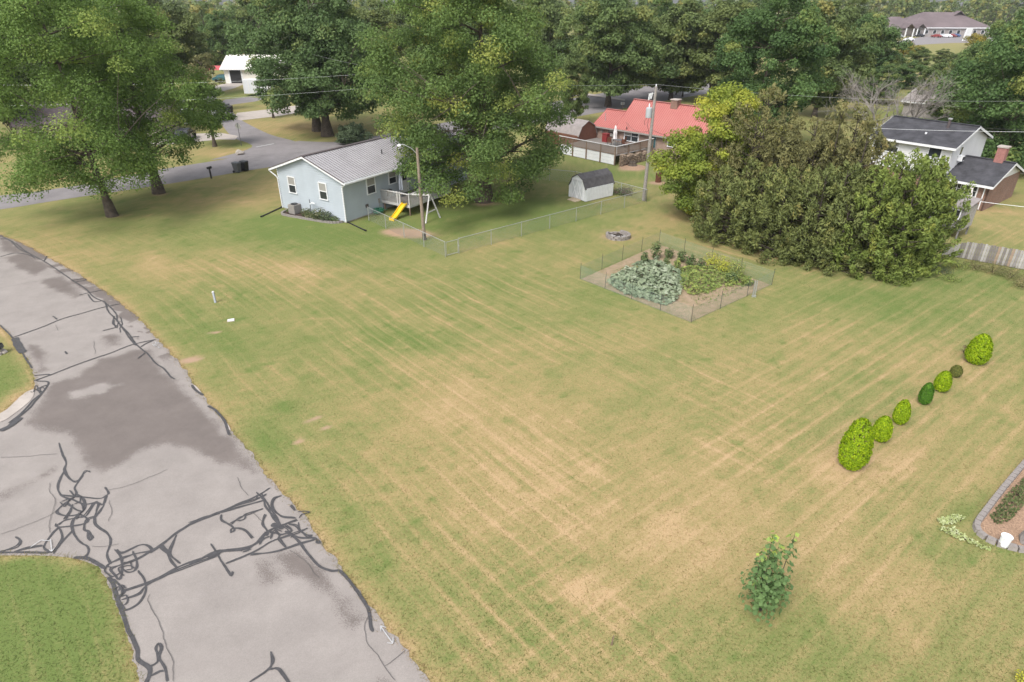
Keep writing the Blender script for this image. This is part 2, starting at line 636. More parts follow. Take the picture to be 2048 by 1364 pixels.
def road_dark(x, y):
    d = np.zeros(x.shape)
    nz = (fbm(x * 1.6, y * 1.6, 4) - .5) * 1.1
    for pl in DARK:
        p = gl(pl)
        c = np.r_[p, p[:1]]
        sdv = seg_dist(x, y, c) * np.where(inside(x, y, p), 1, -1)
        d = np.maximum(d, np.clip((sdv + nz * .55) / .9 + .5, 0, 1) * .62)
    p = gl(LIGHTBAND)
    sdv = seg_dist(x, y, np.r_[p, p[:1]]) * np.where(inside(x, y, p), 1, -1)
    d -= np.clip((sdv + nz * .6) / .5 + .4, 0, 1) * .5
    gut = seg_dist(x, y, RE)
    g = np.clip((.9 - gut + nz * .6) / .35, 0, 1) * np.clip((y - 26) / 4, 0, 1)
    d = np.maximum(d, g * (.25 + .35 * (fbm(x * .7 + 4, y * .7) > .5)))
    return np.clip(d + (fbm(x * .35 + 8, y * .35) - .5) * .45, 0, 1)


# left boundary of the street including the mouth of the side road
_LM = np.vstack([LE, gl([(110, 870), (150, 980), (200, 1120)]), LI[LI[:, 1] < G(204, 1146)[1] + .01][:]])
_LM = _LM[np.r_[True, np.linalg.norm(np.diff(_LM, axis=0), axis=1) > .02]]
strip('near_street', _LM, RE, 420, 60, .012, M['asphalt'], road_dark, .22)
MOUTH_A = np.vstack([LE2, ])
_m1 = np.vstack([gl([(-260, 880), (-60, 850), (0, 832), (44, 790), (66, 778), (110, 785), (150, 800)])])
_m2 = gl([(-300, 1112), (-60, 1112), (0, 1111), (104, 1111), (165, 1119), (208, 1140), (300, 1120)])
strip('side_road', smooth_line(_m1), smooth_line(_m2), 60, 40, .008, M['asphalt'], road_dark)
strip('cross_street', XN, XF, 160, 16, .010, M['asphalt_far'], lambda x, y: fbm(x * .5, y * .15) * .5)
_sl = smooth_line(gl([(420, 320), (511, 296), (496, 285), (470, 279), (452, 262), (438, 240), (420, 222), (380, 200), (330, 185)]))
_sr = smooth_line(gl([(640, 300), (583, 280), (545, 272), (507, 254), (481, 240), (470, 228), (452, 214), (410, 196), (350, 178)]))
strip('far_side_street', _sl, _sr, 60, 8, .016, M['asphalt_far'], lambda x, y: fbm(x * .5, y * .3) * .4)
# driveways
def flat(name, pxs, z, m, kind='structure', it=0):
    p = gl(pxs)
    if it:
        p = smooth_line(np.r_[p, p[:1]], it)[:-1]
    mb = MB().poly([(a, b, z) for a, b in p])
    o = mb.build(name, m)
    if o.data.polygons[0].normal.z < 0:
        o.data.flip_normals()
    return tag(o, kind=kind)


flat('driveway', [(468, 238), (482, 241), (560, 232), (660, 214), (640, 204), (545, 218), (474, 226)], .020, M['concrete'])
flat('driveway', [(300, 272), (372, 268), (442, 266), (476, 272), (470, 280), (440, 279), (372, 286), (300, 292)], .020, M['concrete'])
flat('driveway', [(395, 176), (425, 172), (470, 164), (500, 163), (470, 176), (440, 184), (400, 190)], .006, M['concrete'])
flat('driveway', [(440, 206), (450, 199), (498, 194), (530, 197), (510, 203), (460, 210)], .006, M['asphalt_far'])
flat('driveway', [(1600, 90), (1790, 84), (1850, 72), (2048, 74), (2300, 80), (2300, 92), (2048, 84), (1900, 86), (1700, 98)], .010, M['asphalt_far'])
flat('far_kerb', [(1120, 196), (1170, 191), (1250, 203), (1250, 200), (1170, 187), (1120, 192)], .11, M['concrete'])

# --- lawn: one sheet to the horizon; dryness and bare soil are surveyed wear patterns of the turf
def blob(x, y, px, py, rx, ry, ang=0.0):
    c = G(px, py)
    a = math.radians(ang)
    dx, dy = x - c[0], y - c[1]
    u, v = dx * math.cos(a) + dy * math.sin(a), -dx * math.sin(a) + dy * math.cos(a)
    return np.exp(-((u / rx) ** 2 + (v / ry) ** 2))


SANG = math.degrees(math.atan2(G(1010, 1050)[1] - G(720, 770)[1], G(1010, 1050)[0] - G(720, 770)[0]))
TANG = math.degrees(math.atan2(G(1650, 850)[1] - G(1090, 1240)[1], G(1650, 850)[0] - G(1090, 1240)[0]))
DRY = [(900, 800, 4, 3, SANG, .22), (1020, 960, 7, 4.5, SANG, .20), (1300, 930, 6, 5, SANG, .12), (1180, 1190, 1.0, .7, 0, .5),
       (1450, 900, 3, 1.2, TANG, .12), (1600, 1050, 4, 3, 0, .14), (1850, 880, 5, 3, TANG, .22), (1950, 760, 4, 2.5, TANG, .16),
       (590, 540, 2.6, 1.4, SANG, .40), (300, 520, 2.5, 1.2, SANG, .34), (470, 520, 4, 2, SANG, .14), (1440, 1160, 2.0, 1.2, 0, .12),
       (1690, 930, 1.6, 1.2, 0, .40), (1340, 1080, 2, 1.2, 0, .22), (1800, 1200, 2, 1.2, 40, .28), (1990, 940, 1.8, 1.0, 40, .2),
       (1900, 700, 1.6, 3, TANG - 90, .16), (1250, 480, 3, 2, 0, .12), (1330, 445, 4, 1.6, 30, .24), (1350, 430, 2.5, 1, 0, .2),
       (1000, 490, 3, .7, 32, .35), (620, 255, 12, 6, 0, .42), (430, 305, 6, 3, 0, .32), (560, 225, 6, 4, 0, .2), (250, 375, 8, 2, 10, .12),
       (200, 350, 10, 4, 10, .38), (100, 480, 6, 2, SANG, .20), (440, 400, 6, 2.5, 0, .24), (560, 370, 4, 3, 0, .26), (2000, 425, 4, 1.2, 0, .40),
       (860, 560, 4, 2, SANG, .06), (1150, 700, 5, 3, 0, .10), (700, 590, 2.5, 1.5, SANG, .10), (30, 800, 1.4, 1, 0, .2), (640, 890, .8, .5, 0, .3),
       (1560, 740, 5, 2, TANG, .12), (1480, 200, 10, 6, 0, .1)]
GREEN = [(820, 680, 3.0, 1.2, SANG + 35, .40), (530, 880, 1.6, 1.2, SANG, .36), (470, 690, 2.5, 1.2, SANG, .30), (560, 470, 6, 4, 0, .28), (700, 500, 5, 3, 0, .25),
         (960, 560, 5, 3, 0, .22), (1100, 640, 4, 2, 0, .20), (1240, 590, 3.5, 2.5, 0, .30), (1480, 640, 4, 2, 30, .25), (1700, 600, 6, 2.5, 0, .30),
         (1950, 560, 5, 3, 0, .34), (1820, 640, 4, 2, 0, .22), (100, 1250, 6, 4, 0, .75), (20, 740, 3, 3, 0, .40), (950, 430, 9, 7, 0, .40),
         (1240, 350, 7, 5, 0, .38), (1150, 420, 5, 4, 0, .2), (640, 470, 5, 2, 0, .2), (720, 870, 1.6, .9, 0, .15), (1000, 1180, 3, 2, 0, .22), (700, 1010, 3, .8, SANG, .20), (1900, 500, 5, 4, 0, .22),
         (1870, 230, 9, 6, 0, .6), (600, 440, 6, 2, 0, .25), (1550, 1290, 3, 1.3, 0, .18), (480, 590, 3, 1.6, SANG, .22), (380, 640, 3, .8, SANG, .28), (1980, 1040, 1.5, 1, 0, .2), (760, 760, 3, .8, SANG + 20, .12),
         (1420, 540, 8, 2, 0, .2), (470, 290, 4, 2, 0, .25), (440, 190, 8, 4, 0, .3)]
SOIL = [(815, 466, 2.3, 1.15, -15, 1.3), (380, 720, .62, .38, 20, 1.2), (1236, 474, 1.6, 1.1, 0, .8), (1215, 462, 1.4, .9, 0, .5), (968, 408, 1.9, 1.1, 0, .7), (1690, 938, .9, .6, 0, .5),
        (628, 838, .45, .2, 50, 1.0), (655, 855, .3, .15, 20, .8), (600, 882, .3, .18, 60, .8), (432, 665, .4, .15, 10, .9), (362, 590, .4, .15, 10, .6),
        (1262, 337, 1.6, .9, 0, 1.1), (1316, 366, 1.3, .9, 0, .9), (230, 432, 1.0, .7, 0, .6), (320, 388, 1.2, .8, 0, .6), (1180, 1185, .6, .4, 0, .25), (660, 272, 2, 1.5, 0, .4), (1960, 560, 1, .5, 0, .3), (1400, 500, 8, .8, -28, .25),
        (1758, 882, .5, .35, 0, .35), (1880, 784, .5, .35, 0, .35), (1848, 808, .4, .3, 0, .35), (1945, 727, .9, .5, 0, .35)]


def turf(x, y, fine=True, lanes=None):
    dist = seg_dist(x, y, RE)
    fn = 1.0 if fine else 0.0
    w = (fbm(x * .22, y * .22, 3) - .5) * .5
    ph = (dist + w * .25) / .82
    fr = ph - np.floor(ph)
    lane = vnoise(np.floor(ph) * 7.7, np.zeros_like(ph) + 3.1)
    stripe = np.exp(-((fr - .5) / .13) ** 2) * (.5 + lane) + (np.floor(ph) % 2) * .35
    brk = np.clip(fbm(x * .16 + 5, y * .16 + 2, 3) * 2.0 - .45, .15, 1)
    near = np.clip((dist - .2) / 1.5, 0, 1) * np.clip((52 - y) / 10, 0, 1)
    right = np.clip((x - 4.5 - (y - 12) * .42) / 4, 0, 1)             # beyond here mowing follows the other line
    d = .41 + (fbm(x * .12 + 3, y * .12, 4) - .5) * .42 + (fbm(x * .9, y * .9, 3) - .5) * .34 + (fbm(x * 4, y * 4, 2) - .5) * .25
    d = d + (stripe - .35) * .36 * brk * near * (1 - right) * fn
    a = math.radians(SANG)
    st = fbm((x * math.cos(a) + y * math.sin(a)) * .22, (dist + w * .4) * 2.6, 3) - .5
    d = d + st * .42 * np.clip((58 - y) / 8, 0, 1) * (1 - right) * fn
    spot = fbm(x * 1.7 + 31, y * 1.7 + 12, 2)
    d = d - np.clip(spot - .72, 0, 1) * 1.6 + np.clip(.26 - spot, 0, 1) * 1.2
    a = math.radians(TANG)
    st2 = fbm((x * math.cos(a) + y * math.sin(a)) * .25 + 40, (-x * math.sin(a) + y * math.cos(a)) * 2.2, 3) - .5
    d = d + st2 * .42 * np.clip((55 - y) / 8, 0, 1) * right * fn
    o = G(1090, 1240)
    tv = -(x - o[0]) * math.sin(a) + (y - o[1]) * math.cos(a)
    tph = (tv + w * .8) / .95
    tf = tph - np.floor(tph)
    tr = np.exp(-((tf - .5) / .16) ** 2) * np.clip(1.5 - np.abs(tv - .4) / 3.5, .15, 1)
    if lanes is not None:
        lanes['lane'], lanes['track'] = dist, tv
        lanes['wa'] = brk * near * (1 - right)
        lanes['wb'] = np.clip(np.maximum(right, np.clip(1 - np.abs(tv) / 9, 0, 1) * np.clip((x + 3) / 4, 0, 1)) * np.clip((55 - y) / 8, 0, 1), 0, 1) * (.35 + .65 * brk)
    d = d + fn * (tr - .3) * .42 * brk * np.clip(1 - np.abs(tv) / 9, 0, 1) * np.clip((x + 3) / 4, 0, 1) * np.clip((48 - y) / 12, 0, 1)
    for px, py, rx, ry, an, am in DRY:
        d = d + am * .85 * blob(x, y, px, py, rx, ry, an)
    for px, py, rx, ry, an, am in GREEN:
        d = d - am * .8 * blob(x, y, px, py, rx, ry, an)
    d = d + np.exp(-(dist / .35) ** 2) * .35 + np.exp(-(seg_dist(x, y, LI) / .4) ** 2) * .4 + np.exp(-(seg_dist(x, y, ISLE_A) / .45) ** 2) * .4
    s = np.zeros(x.shape)
    nz = (fbm(x * 1.1, y * 1.1, 4) - .5) * 1.0
    for px, py, rx, ry, an, am in SOIL:
        s = np.maximum(s, np.clip(blob(x, y, px, py, rx, ry, an) * am * 2.6 - .9 + nz * .7 * (blob(x, y, px, py, rx * 1.3, ry * 1.3, an) > .1), 0, 1))
    return np.clip(d, 0, 1), s


def lawn_material():
    m = mat('mown_lawn', (.2, .2, .07), .95, .1)
    t = m.node_tree
    b = t.nodes['Principled BSDF']
    tc = t.nodes.new('ShaderNodeTexCoord')
    a = t.nodes.new('ShaderNodeAttribute')
    a.attribute_name = 'dry'
    s = t.nodes.new('ShaderNodeAttribute')
    s.attribute_name = 'soil'
    n = t.nodes.new('ShaderNodeTexNoise')
    n.inputs['Scale'].default_value = 11
    n.inputs['Detail'].default_value = 6
    n.inputs['Roughness'].default_value = .75
    t.links.new(tc.outputs['Object'], n.inputs['Vector'])
    def at(nm):
        q = t.nodes.new('ShaderNodeAttribute')
        q.attribute_name = nm
        return q.outputs['Fac']

    def ma(op, a_, b_=None, c_=None):
        q = t.nodes.new('ShaderNodeMath')
        q.operation = op
        for i_, v_ in enumerate((a_, b_, c_)):
            if v_ is None:
                continue
            if isinstance(v_, (int, float)):
                q.inputs[i_].default_value = v_
            else:
                t.links.new(v_, q.inputs[i_])
        return q.outputs[0]
    sep = t.nodes.new('ShaderNodeSeparateXYZ')
    t.links.new(tc.outputs['Object'], sep.inputs[0])

    def streaks(lane, ang, period, seed):
        an = math.radians(ang)
        along = ma('ADD', ma('MULTIPLY', sep.outputs[0], math.cos(an)), ma('MULTIPLY', sep.outputs[1], math.sin(an)))
        cb_ = t.nodes.new('ShaderNodeCombineXYZ')
        t.links.new(ma('MULTIPLY', along, .30), cb_.inputs[0])
        t.links.new(ma('MULTIPLY', lane, 3.6), cb_.inputs[1])
        cb_.inputs[2].default_value = seed
        ns = t.nodes.new('ShaderNodeTexNoise')
        ns.inputs['Scale'].default_value = 1.0
        ns.inputs['Detail'].default_value = 5
        ns.inputs['Roughness'].default_value = .62
        t.links.new(cb_.outputs[0], ns.inputs['Vector'])
        fr_ = ma('FRACT', ma('ADD', ma('DIVIDE', lane, period), ma('MULTIPLY', ns.outputs['Fac'], .18)))
        ln_ = ma('MAXIMUM', ma('SUBTRACT', 1.0, ma('DIVIDE', ma('ABSOLUTE', ma('SUBTRACT', fr_, .5)), .16)), 0.0)
        band = ma('LESS_THAN', ma('FRACT', ma('DIVIDE', lane, period * 2)), .5)
        return ma('ADD', ma('MULTIPLY', ma('SUBTRACT', ns.outputs['Fac'], .5), 1.05), ma('ADD', ma('MULTIPLY', ln_, .30), ma('MULTIPLY', band, .10)))
    sA = ma('MULTIPLY', streaks(at('lane'), SANG, .80, 1.0), at('wa'))
    sB = ma('MULTIPLY', streaks(at('track'), TANG, .95, 5.0), at('wb'))
    m2_ = ma('ADD', ma('ADD', ma('MULTIPLY_ADD', n.outputs['Fac'], 1.25, -.66), at('dry')), ma('ADD', sA, sB))
    r = t.nodes.new('ShaderNodeValToRGB')
    e = r.color_ramp.elements
    e[0].position, e[0].color = 0.0, (*LAWN[0], 1)
    e[1].position, e[1].color = 1.0, (*LAWN[3], 1)
    k = e.new(.33)
    k.color = (*LAWN[1], 1)
    k = e.new(.66)
    k.color = (*LAWN[2], 1)
    t.links.new(m2_, r.inputs[0])
    n2 = t.nodes.new('ShaderNodeTexNoise')
    n2.inputs['Scale'].default_value = 55
    n2.inputs['Detail'].default_value = 3
    t.links.new(tc.outputs['Object'], n2.inputs['Vector'])
    mr = t.nodes.new('ShaderNodeMapRange')
    mr.inputs['From Min'].default_value = .3
    mr.inputs['From Max'].default_value = .7
    mr.inputs['To Min'].default_value = .70
    mr.inputs['To Max'].default_value = 1.28
    t.links.new(n2.outputs['Fac'], mr.inputs['Value'])
    mu = t.nodes.new('ShaderNodeMixRGB')
    mu.blend_type = 'MULTIPLY'
    mu.inputs[0].default_value = 1
    t.links.new(r.outputs[0], mu.inputs[1])
    t.links.new(mr.outputs[0], mu.inputs[2])
    mx = t.nodes.new('ShaderNodeMixRGB')
    t.links.new(s.outputs['Fac'], mx.inputs[0])
    t.links.new(mu.outputs[0], mx.inputs[1])
    mx.inputs[2].default_value = (.36, .245, .17, 1)
    t.links.new(mx.outputs[0], b.inputs['Base Color'])
    bp = t.nodes.new('ShaderNodeBump')
    bp.inputs['Strength'].default_value = .3
    bp.inputs['Distance'].default_value = .02
    t.links.new(n.outputs['Fac'], bp.inputs['Height'])
    t.links.new(bp.outputs[0], b.inputs['Normal'])
    return m


LAWN = [(.128, .172, .050), (.205, .207, .078), (.308, .242, .112), (.425, .300, .168)]
M['lawn'] = lawn_material()
gx = np.unique(np.r_[-1500, -900, -500, -300, -200, -140, np.arange(-100, -48, 2.0), np.arange(-48, 46, .3), np.arange(46, 100, 2.0), 140, 200, 300, 500, 900, 1500])
gy = np.unique(np.r_[-200, -60, -20, 0, 6, np.arange(9, 42, .25), np.arange(42, 66, .45), np.arange(66, 130, 1.5), np.arange(130, 200, 10), 240, 300, 360, 420, 500, 700, 1000, 1600])
XX, YY = np.meshgrid(gx, gy, indexing='ij')
LANES = {}
dry, soil = turf(XX, YY, False, LANES)
V = np.stack([XX, YY, np.zeros_like(XX)], -1).reshape(-1, 3)
idx = np.arange(XX.size).reshape(XX.shape)
Q = np.stack([idx[:-1, :-1], idx[1:, :-1], idx[1:, 1:], idx[:-1, 1:]], -1).reshape(-1, 4)
me = bpy.data.meshes.new('ground')
me.vertices.add(len(V))
me.vertices.foreach_set('co', V.astype(np.float32).ravel())
me.loops.add(Q.size)
me.loops.foreach_set('vertex_index', Q.astype(np.int32).ravel())
me.polygons.add(len(Q))
me.polygons.foreach_set('loop_start', np.arange(0, Q.size, 4, dtype=np.int32))
for k, a in (('dry', dry), ('soil', soil), *LANES.items()):
    me.attributes.new(k, 'FLOAT', 'POINT').data.foreach_set('value', a.ravel().astype(np.float32))
me.update()
tag(link('ground', me, M['lawn']), kind='structure')


def paved(x, y):
    st = np.vstack([_LM, RE[::-1]])
    md = np.vstack([smooth_line(_m1), smooth_line(_m2)[::-1]])
    xs = np.vstack([XN, XF[::-1]])
    return inside(x, y, st) | inside(x, y, md) | inside(x, y, xs)


# --- grass tufts standing in the turf
def tufts(name, x, y, h0, h1, label, wid=.012):
    d, s = turf(x, y)
    k = rng.random(len(x)) > s * 1.2
    x, y, d = x[k], y[k], d[k]
    n = len(x)
    a = rng.random(n) * 6.283
    lean = rng.normal(0, 1.5, (n, 2))
    h = rng.uniform(h0, h1, n)
    w = rng.uniform(.5, 1.0, n) * wid
    b = np.stack([x, y, np.full(n, .004)], 1)
    s_ = np.stack([np.cos(a) * w, np.sin(a) * w, np.zeros(n)], 1)
    tip = b + np.stack([lean[:, 0] * h, lean[:, 1] * h, h], 1)
    V = np.stack([b - s_, b + s_, tip], 1)
    me = quads_mesh(name, V, {'tint': np.clip(d + rng.normal(0, .16, n), 0, 1)}, nv=3)
    return tag(link(name, me, M['blade']), label, 'grass', kind='stuff')


def blade_material():
    m = leaf_mat('grass_blade', LAWN[0], LAWN[1], LAWN[3], .5)
    r = [n for n in m.node_tree.nodes if n.type == 'VALTORGB'][0]
    e = r.color_ramp.elements
    e[1].position = .33
    k = e.new(.66)
    k.color = (*LAWN[2], 1)
    return m


M['blade'] = blade_material()
N = 235000
yy = 9.5 + 41 * rng.random(N) ** 1.35
xx = (rng.random(N) * 2 - 1) * (yy * .80 + 6)
k = ~paved(xx, yy)
tufts('lawn_grass', xx[k], yy[k], .018, .042, 'short mown grass blades covering the lawn')
ex, ey = [], []
for ln, sg in ((RE, 1), (LI, 1), (ISLE_A, 1)):
    p = resample(ln, .012)
    p = p[(p[:, 1] > 10) & (p[:, 1] < 60)]
    j = rng.normal(0, .085, p.shape)
    ex.append(p[:, 0] + j[:, 0])
    ey.append(p[:, 1] + j[:, 1])
tufts('verge_grass', np.concatenate(ex), np.concatenate(ey), .03, .07, 'longer dry grass fringe along the road edges')

# --- crack sealant and paint on the near street
def Z1(p): return (p[0] * .2933, 460 + p[1] * .2933)
def Z2(p): return (p[0] * .3843, 840 + p[1] * .3843)
def Z3(p): return (380 + p[0] * .34, 900 + p[1] * .34)
def Z8(p): return (340 + p[0] * .2933, 540 + p[1] * .2933)


_zk = [0.0]


def catmull(p, n=8):
    p = np.vstack([2 * p[0] - p[1], p, 2 * p[-1] - p[-2]])
    out = []
    t = np.linspace(0, 1, n, endpoint=False)[:, None]
    for i in range(1, len(p) - 2):
        a, b, c, d = p[i - 1], p[i], p[i + 1], p[i + 2]
        out.append(.5 * (2 * b + (c - a) * t + (2 * a - 5 * b + 4 * c - d) * t ** 2 + (3 * b - a - 3 * c + d) * t ** 3))
    return np.vstack(out + [p[-2:-1]])


def ribbon(mb, zf, pts, w, it=2, z=.020, wob=.02):
    p = gl([zf(q) for q in pts])
    if it:
        p = catmull(p)
    p = resample(p, .06)
    n = len(p)
    d = np.gradient(p, axis=0)
    d /= np.linalg.norm(d, axis=1, keepdims=True) + 1e-9
    nn = np.stack([-d[:, 1], d[:, 0]], 1)
    p = p + nn * ((fbm(p[:, 0] * 2.5, p[:, 1] * 2.5) - .5) * wob * 2)[:, None]
    ww = w * .5 * (.75 + .5 * fbm(p[:, 0] * 3 + 5, p[:, 1] * 3))
    ww[0] *= .5
    ww[-1] *= .5
    _zk[0] += .00012
    zz = z + _zk[0] + np.linspace(0, .0006, n)
    i = len(mb.v)
    for k in range(n):
        mb.v.append((p[k, 0] + nn[k, 0] * ww[k], p[k, 1] + nn[k, 1] * ww[k], zz[k]))
        mb.v.append((p[k, 0] - nn[k, 0] * ww[k], p[k, 1] - nn[k, 1] * ww[k], zz[k]))
    for k in range(n - 1):
        mb.f.append((i + 2 * k + 1, i + 2 * k + 3, i + 2 * k + 2, i + 2 * k))


tar = MB()
T2 = [[(310, 125), (325, 180), (345, 225), (340, 260), (360, 300), (395, 325), (420, 300), (450, 270), (470, 268)],
      [(340, 260), (310, 310), (300, 350), (320, 395), (370, 410), (400, 385), (390, 350), (435, 290)],
      [(320, 395), (420, 402), (520, 410), (555, 395), (565, 380), (550, 350)],
      [(400, 385), (430, 410), (440, 460), (410, 490), (350, 500), (300, 480), (330, 440), (390, 400)],
      [(370, 410), (440, 440), (510, 430), (500, 480), (500, 540), (560, 590), (575, 640), (560, 700), (580, 750)],
      [(510, 430), (540, 440), (560, 395)], [(545, 440), (520, 480), (500, 500), (450, 520), (440, 570), (465, 580), (480, 620), (465, 625), (460, 580)],
      [(410, 490), (380, 540), (390, 600), (420, 640), (455, 660), (460, 690), (440, 715)],
      [(300, 545), (340, 525), (400, 510), (450, 500), (490, 440), (510, 430)], [(300, 545), (310, 560), (420, 545), (460, 530), (440, 505), (410, 490)],
      [(310, 565), (325, 600), (320, 640), (265, 690), (120, 692), (0, 690)], [(310, 560), (270, 600), (230, 660), (265, 690)], [(380, 580), (330, 630), (280, 695)],
      [(0, 690), (80, 660), (105, 630), (80, 610)], [(70, 690), (150, 670), (230, 655)], [(380, 440), (360, 480), (330, 520)], [(340, 430), (400, 470), (430, 480)],
      [(385, 718), (450, 722), (540, 770), (570, 750), (630, 720), (700, 700), (790, 680), (770, 655), (720, 655), (640, 690), (605, 680)],
      [(605, 680), (630, 720), (640, 780), (620, 830), (600, 810), (580, 780), (640, 750), (720, 720), (790, 680), (850, 640), (920, 590), (1000, 540), (1145, 480)],
      [(790, 690), (860, 640), (930, 580), (1040, 515), (1145, 490)], [(690, 690), (715, 740), (710, 780), (670, 795), (640, 780)],
      [(590, 830), (640, 880), (650, 900), (620, 930), (640, 975), (660, 990), (720, 955), (760, 890), (750, 830), (720, 785)],
      [(640, 890), (760, 850), (830, 820), (900, 780), (960, 755), (1060, 720), (1145, 690)], [(640, 935), (720, 905), (770, 860), (840, 825), (940, 775), (1145, 700)],
      [(920, 600), (880, 690), (940, 750)], [(840, 660), (870, 690), (890, 740), (920, 770)],
      [(775, 1290), (810, 1270), (830, 1240), (810, 1190), (830, 1165), (845, 1190), (830, 1240), (860, 1290), (870, 1364)], [(790, 1330), (830, 1310), (855, 1310)]]
for q in T2:
    ribbon(tar, Z2, q, .062)
    ribbon(tar, Z2, [(a_ + random.uniform(-9, 9), b_ + random.uniform(-7, 7)) for a_, b_ in q], .05)
ribbon(tar, Z2, [(565, 820), (590, 860), (610, 930), (640, 1010), (665, 1090), (715, 1190), (720, 1250), (775, 1290), (780, 1330), (765, 1364), (740, 1440)], .12)
ribbon(tar, Z2, [(385, 718), (450, 722), (500, 745), (545, 772)], .12)
ribbon(tar, Z2, [(840, 655), (855, 675), (880, 695)], .15)
T3 = [[(470, 225), (400, 270), (280, 320), (180, 365), (100, 400), (0, 445)], [(450, 260), (380, 300), (250, 340), (120, 395), (0, 435)],
      [(440, 300), (360, 320), (280, 345), (180, 372)], [(395, 258), (430, 290), (450, 340), (500, 410), (530, 450)], [(420, 280), (460, 320), (480, 390), (520, 430)],
      [(430, 280), (470, 340), (520, 420), (500, 460), (440, 500), (380, 560), (300, 590), (160, 610), (0, 675)],
      [(530, 450), (460, 480), (400, 540), (330, 575), (160, 600), (60, 650), (0, 665)], [(540, 270), (500, 290), (490, 340), (540, 395), (625, 405)],
      [(530, 450), (580, 430), (630, 410)], [(580, 440), (620, 450), (650, 480), (700, 510), (740, 525), (765, 545), (750, 550), (735, 520), (640, 515), (570, 480)],
      [(690, 460), (640, 490), (560, 515), (480, 540), (380, 600), (210, 670)], [(640, 435), (640, 470), (680, 500), (720, 510)],
      [(740, 530), (640, 560), (490, 605), (350, 615)], [(125, 555), (160, 610), (200, 680), (240, 745), (258, 720)],
      [(180, 385), (185, 420), (230, 440), (260, 470), (240, 490), (250, 465), (320, 475), (365, 525)], [(235, 435), (300, 400), (340, 375), (430, 350)],
      [(480, 520), (490, 490), (530, 500), (520, 530), (560, 575)], [(440, 380), (430, 430), (460, 490), (450, 510)], [(410, 560), (430, 530), (470, 510)],
      [(330, 375), (320, 410), (280, 420)], [(360, 1364), (465, 1290), (485, 1240), (478, 1190)], [(465, 1295), (525, 1290), (580, 1364), (620, 1430)],
      [(360, 1364), (300, 1420)], [(590, 330), (615, 355), (600, 340), (590, 332)], [(500, 470), (530, 500), (600, 480), (560, 450)], [(300, 600), (320, 585), (350, 590), (310, 605)]]
for q in T3:
    ribbon(tar, Z3, q, .06)
    ribbon(tar, Z3, [(a_ + random.uniform(-10, 10), b_ + random.uniform(-8, 8)) for a_, b_ in q], .05)
ribbon(tar, Z3, [(480, 440), (520, 450), (550, 465)], .2)
ribbon(tar, Z3, [(560, 480), (640, 540), (700, 620), (760, 685), (830, 715), (885, 715), (940, 775), (1000, 860)], .09)
ribbon(tar, Z3, [(885, 715), (940, 775), (1000, 860), (1050, 940), (1065, 1040), (1080, 1070)], .10)
ribbon(tar, Z3, [(100, 630), (160, 605), (190, 600)], .2)
T1 = [[(0, 40), (100, 90), (180, 150), (300, 215), (400, 280), (500, 350), (580, 400), (640, 460), (720, 500), (790, 570), (800, 620), (830, 660), (880, 710), (920, 770), (960, 810), (1010, 850), (1060, 910), (1120, 950), (1160, 1000), (1195, 1020)],
      [(90, 735), (300, 660), (420, 610), (560, 570), (700, 530), (820, 505)], [(230, 1030), (350, 990), (500, 930), (640, 880), (760, 840), (900, 785), (1060, 750)],
      [(600, 440), (640, 490), (710, 490), (740, 560), (780, 600), (820, 650), (850, 690), (900, 760), (930, 790)], [(0, 185), (100, 160), (190, 170), (240, 195)], [(0, 60), (60, 70), (130, 130), (190, 160)],
      [(300, 215), (320, 180)], [(495, 345), (570, 335), (580, 345), (510, 355)], [(0, 650), (80, 730), (130, 800), (190, 900), (220, 945)],
      [(235, 995), (340, 990), (250, 1030), (330, 1040), (300, 1100), (240, 1170), (190, 1230), (100, 1300), (30, 1364)], [(320, 1060), (250, 1090), (290, 1110), (230, 1160), (150, 1250), (60, 1320)],
      [(700, 690), (800, 665)], [(540, 445), (700, 410)], [(360, 590), (390, 612)], [(445, 830), (455, 850)], [(940, 880), (990, 840)], [(780, 590), (770, 640), (800, 660)], [(960, 800), (1000, 775), (1050, 755)], [(870, 735), (950, 730)]]
for q in T1:
    ribbon(tar, Z1, q, .075)
_r = np.random.default_rng(3)
for zf, cx, cy, sx, sy, k_ in ((Z3, 520, 455, 100, 60, 4), (Z3, 430, 290, 40, 40, 2), (Z2, 400, 440, 90, 90, 4), (Z2, 640, 760, 70, 60, 3), (Z2, 640, 920, 45, 60, 3), (Z1, 830, 640, 40, 80, 3), (Z3, 580, 480, 50, 35, 2), (Z1, 270, 1090, 50, 60, 2)):
    for q in range(k_):
        x0_, y0_ = cx + _r.normal(0, .5) * sx, cy + _r.normal(0, .5) * sy
        a0_, rr_ = _r.random() * 6.28, _r.uniform(.25, .6)
        pts_ = [(x0_ + sx * rr_ * (1 + .3 * _r.normal()) * math.cos(a0_ + u_), y0_ + sy * rr_ * (1 + .3 * _r.normal()) * math.sin(a0_ + u_)) for u_ in np.linspace(0, _r.uniform(2, 4.5), 6)]
        ribbon(tar, zf, pts_, .045)
ribbon(tar, Z1, [(1310, 1060), (1340, 1100), (1385, 1130)], .12)
ribbon(tar, Z1, [(100, 740), (130, 800), (160, 840)], .35)
ribbon(tar, Z8, [(260, 930), (310, 960), (370, 1030), (405, 1130)], .12)
ribbon(tar, Z2, [(0, 60), (60, 30), (110, -10)], .25)
tag(tar.build('crack_sealant', M['tar']), 'dark looping tar lines sealing cracks in the pale near street', 'tar lines', kind='stuff')
cr = MB()
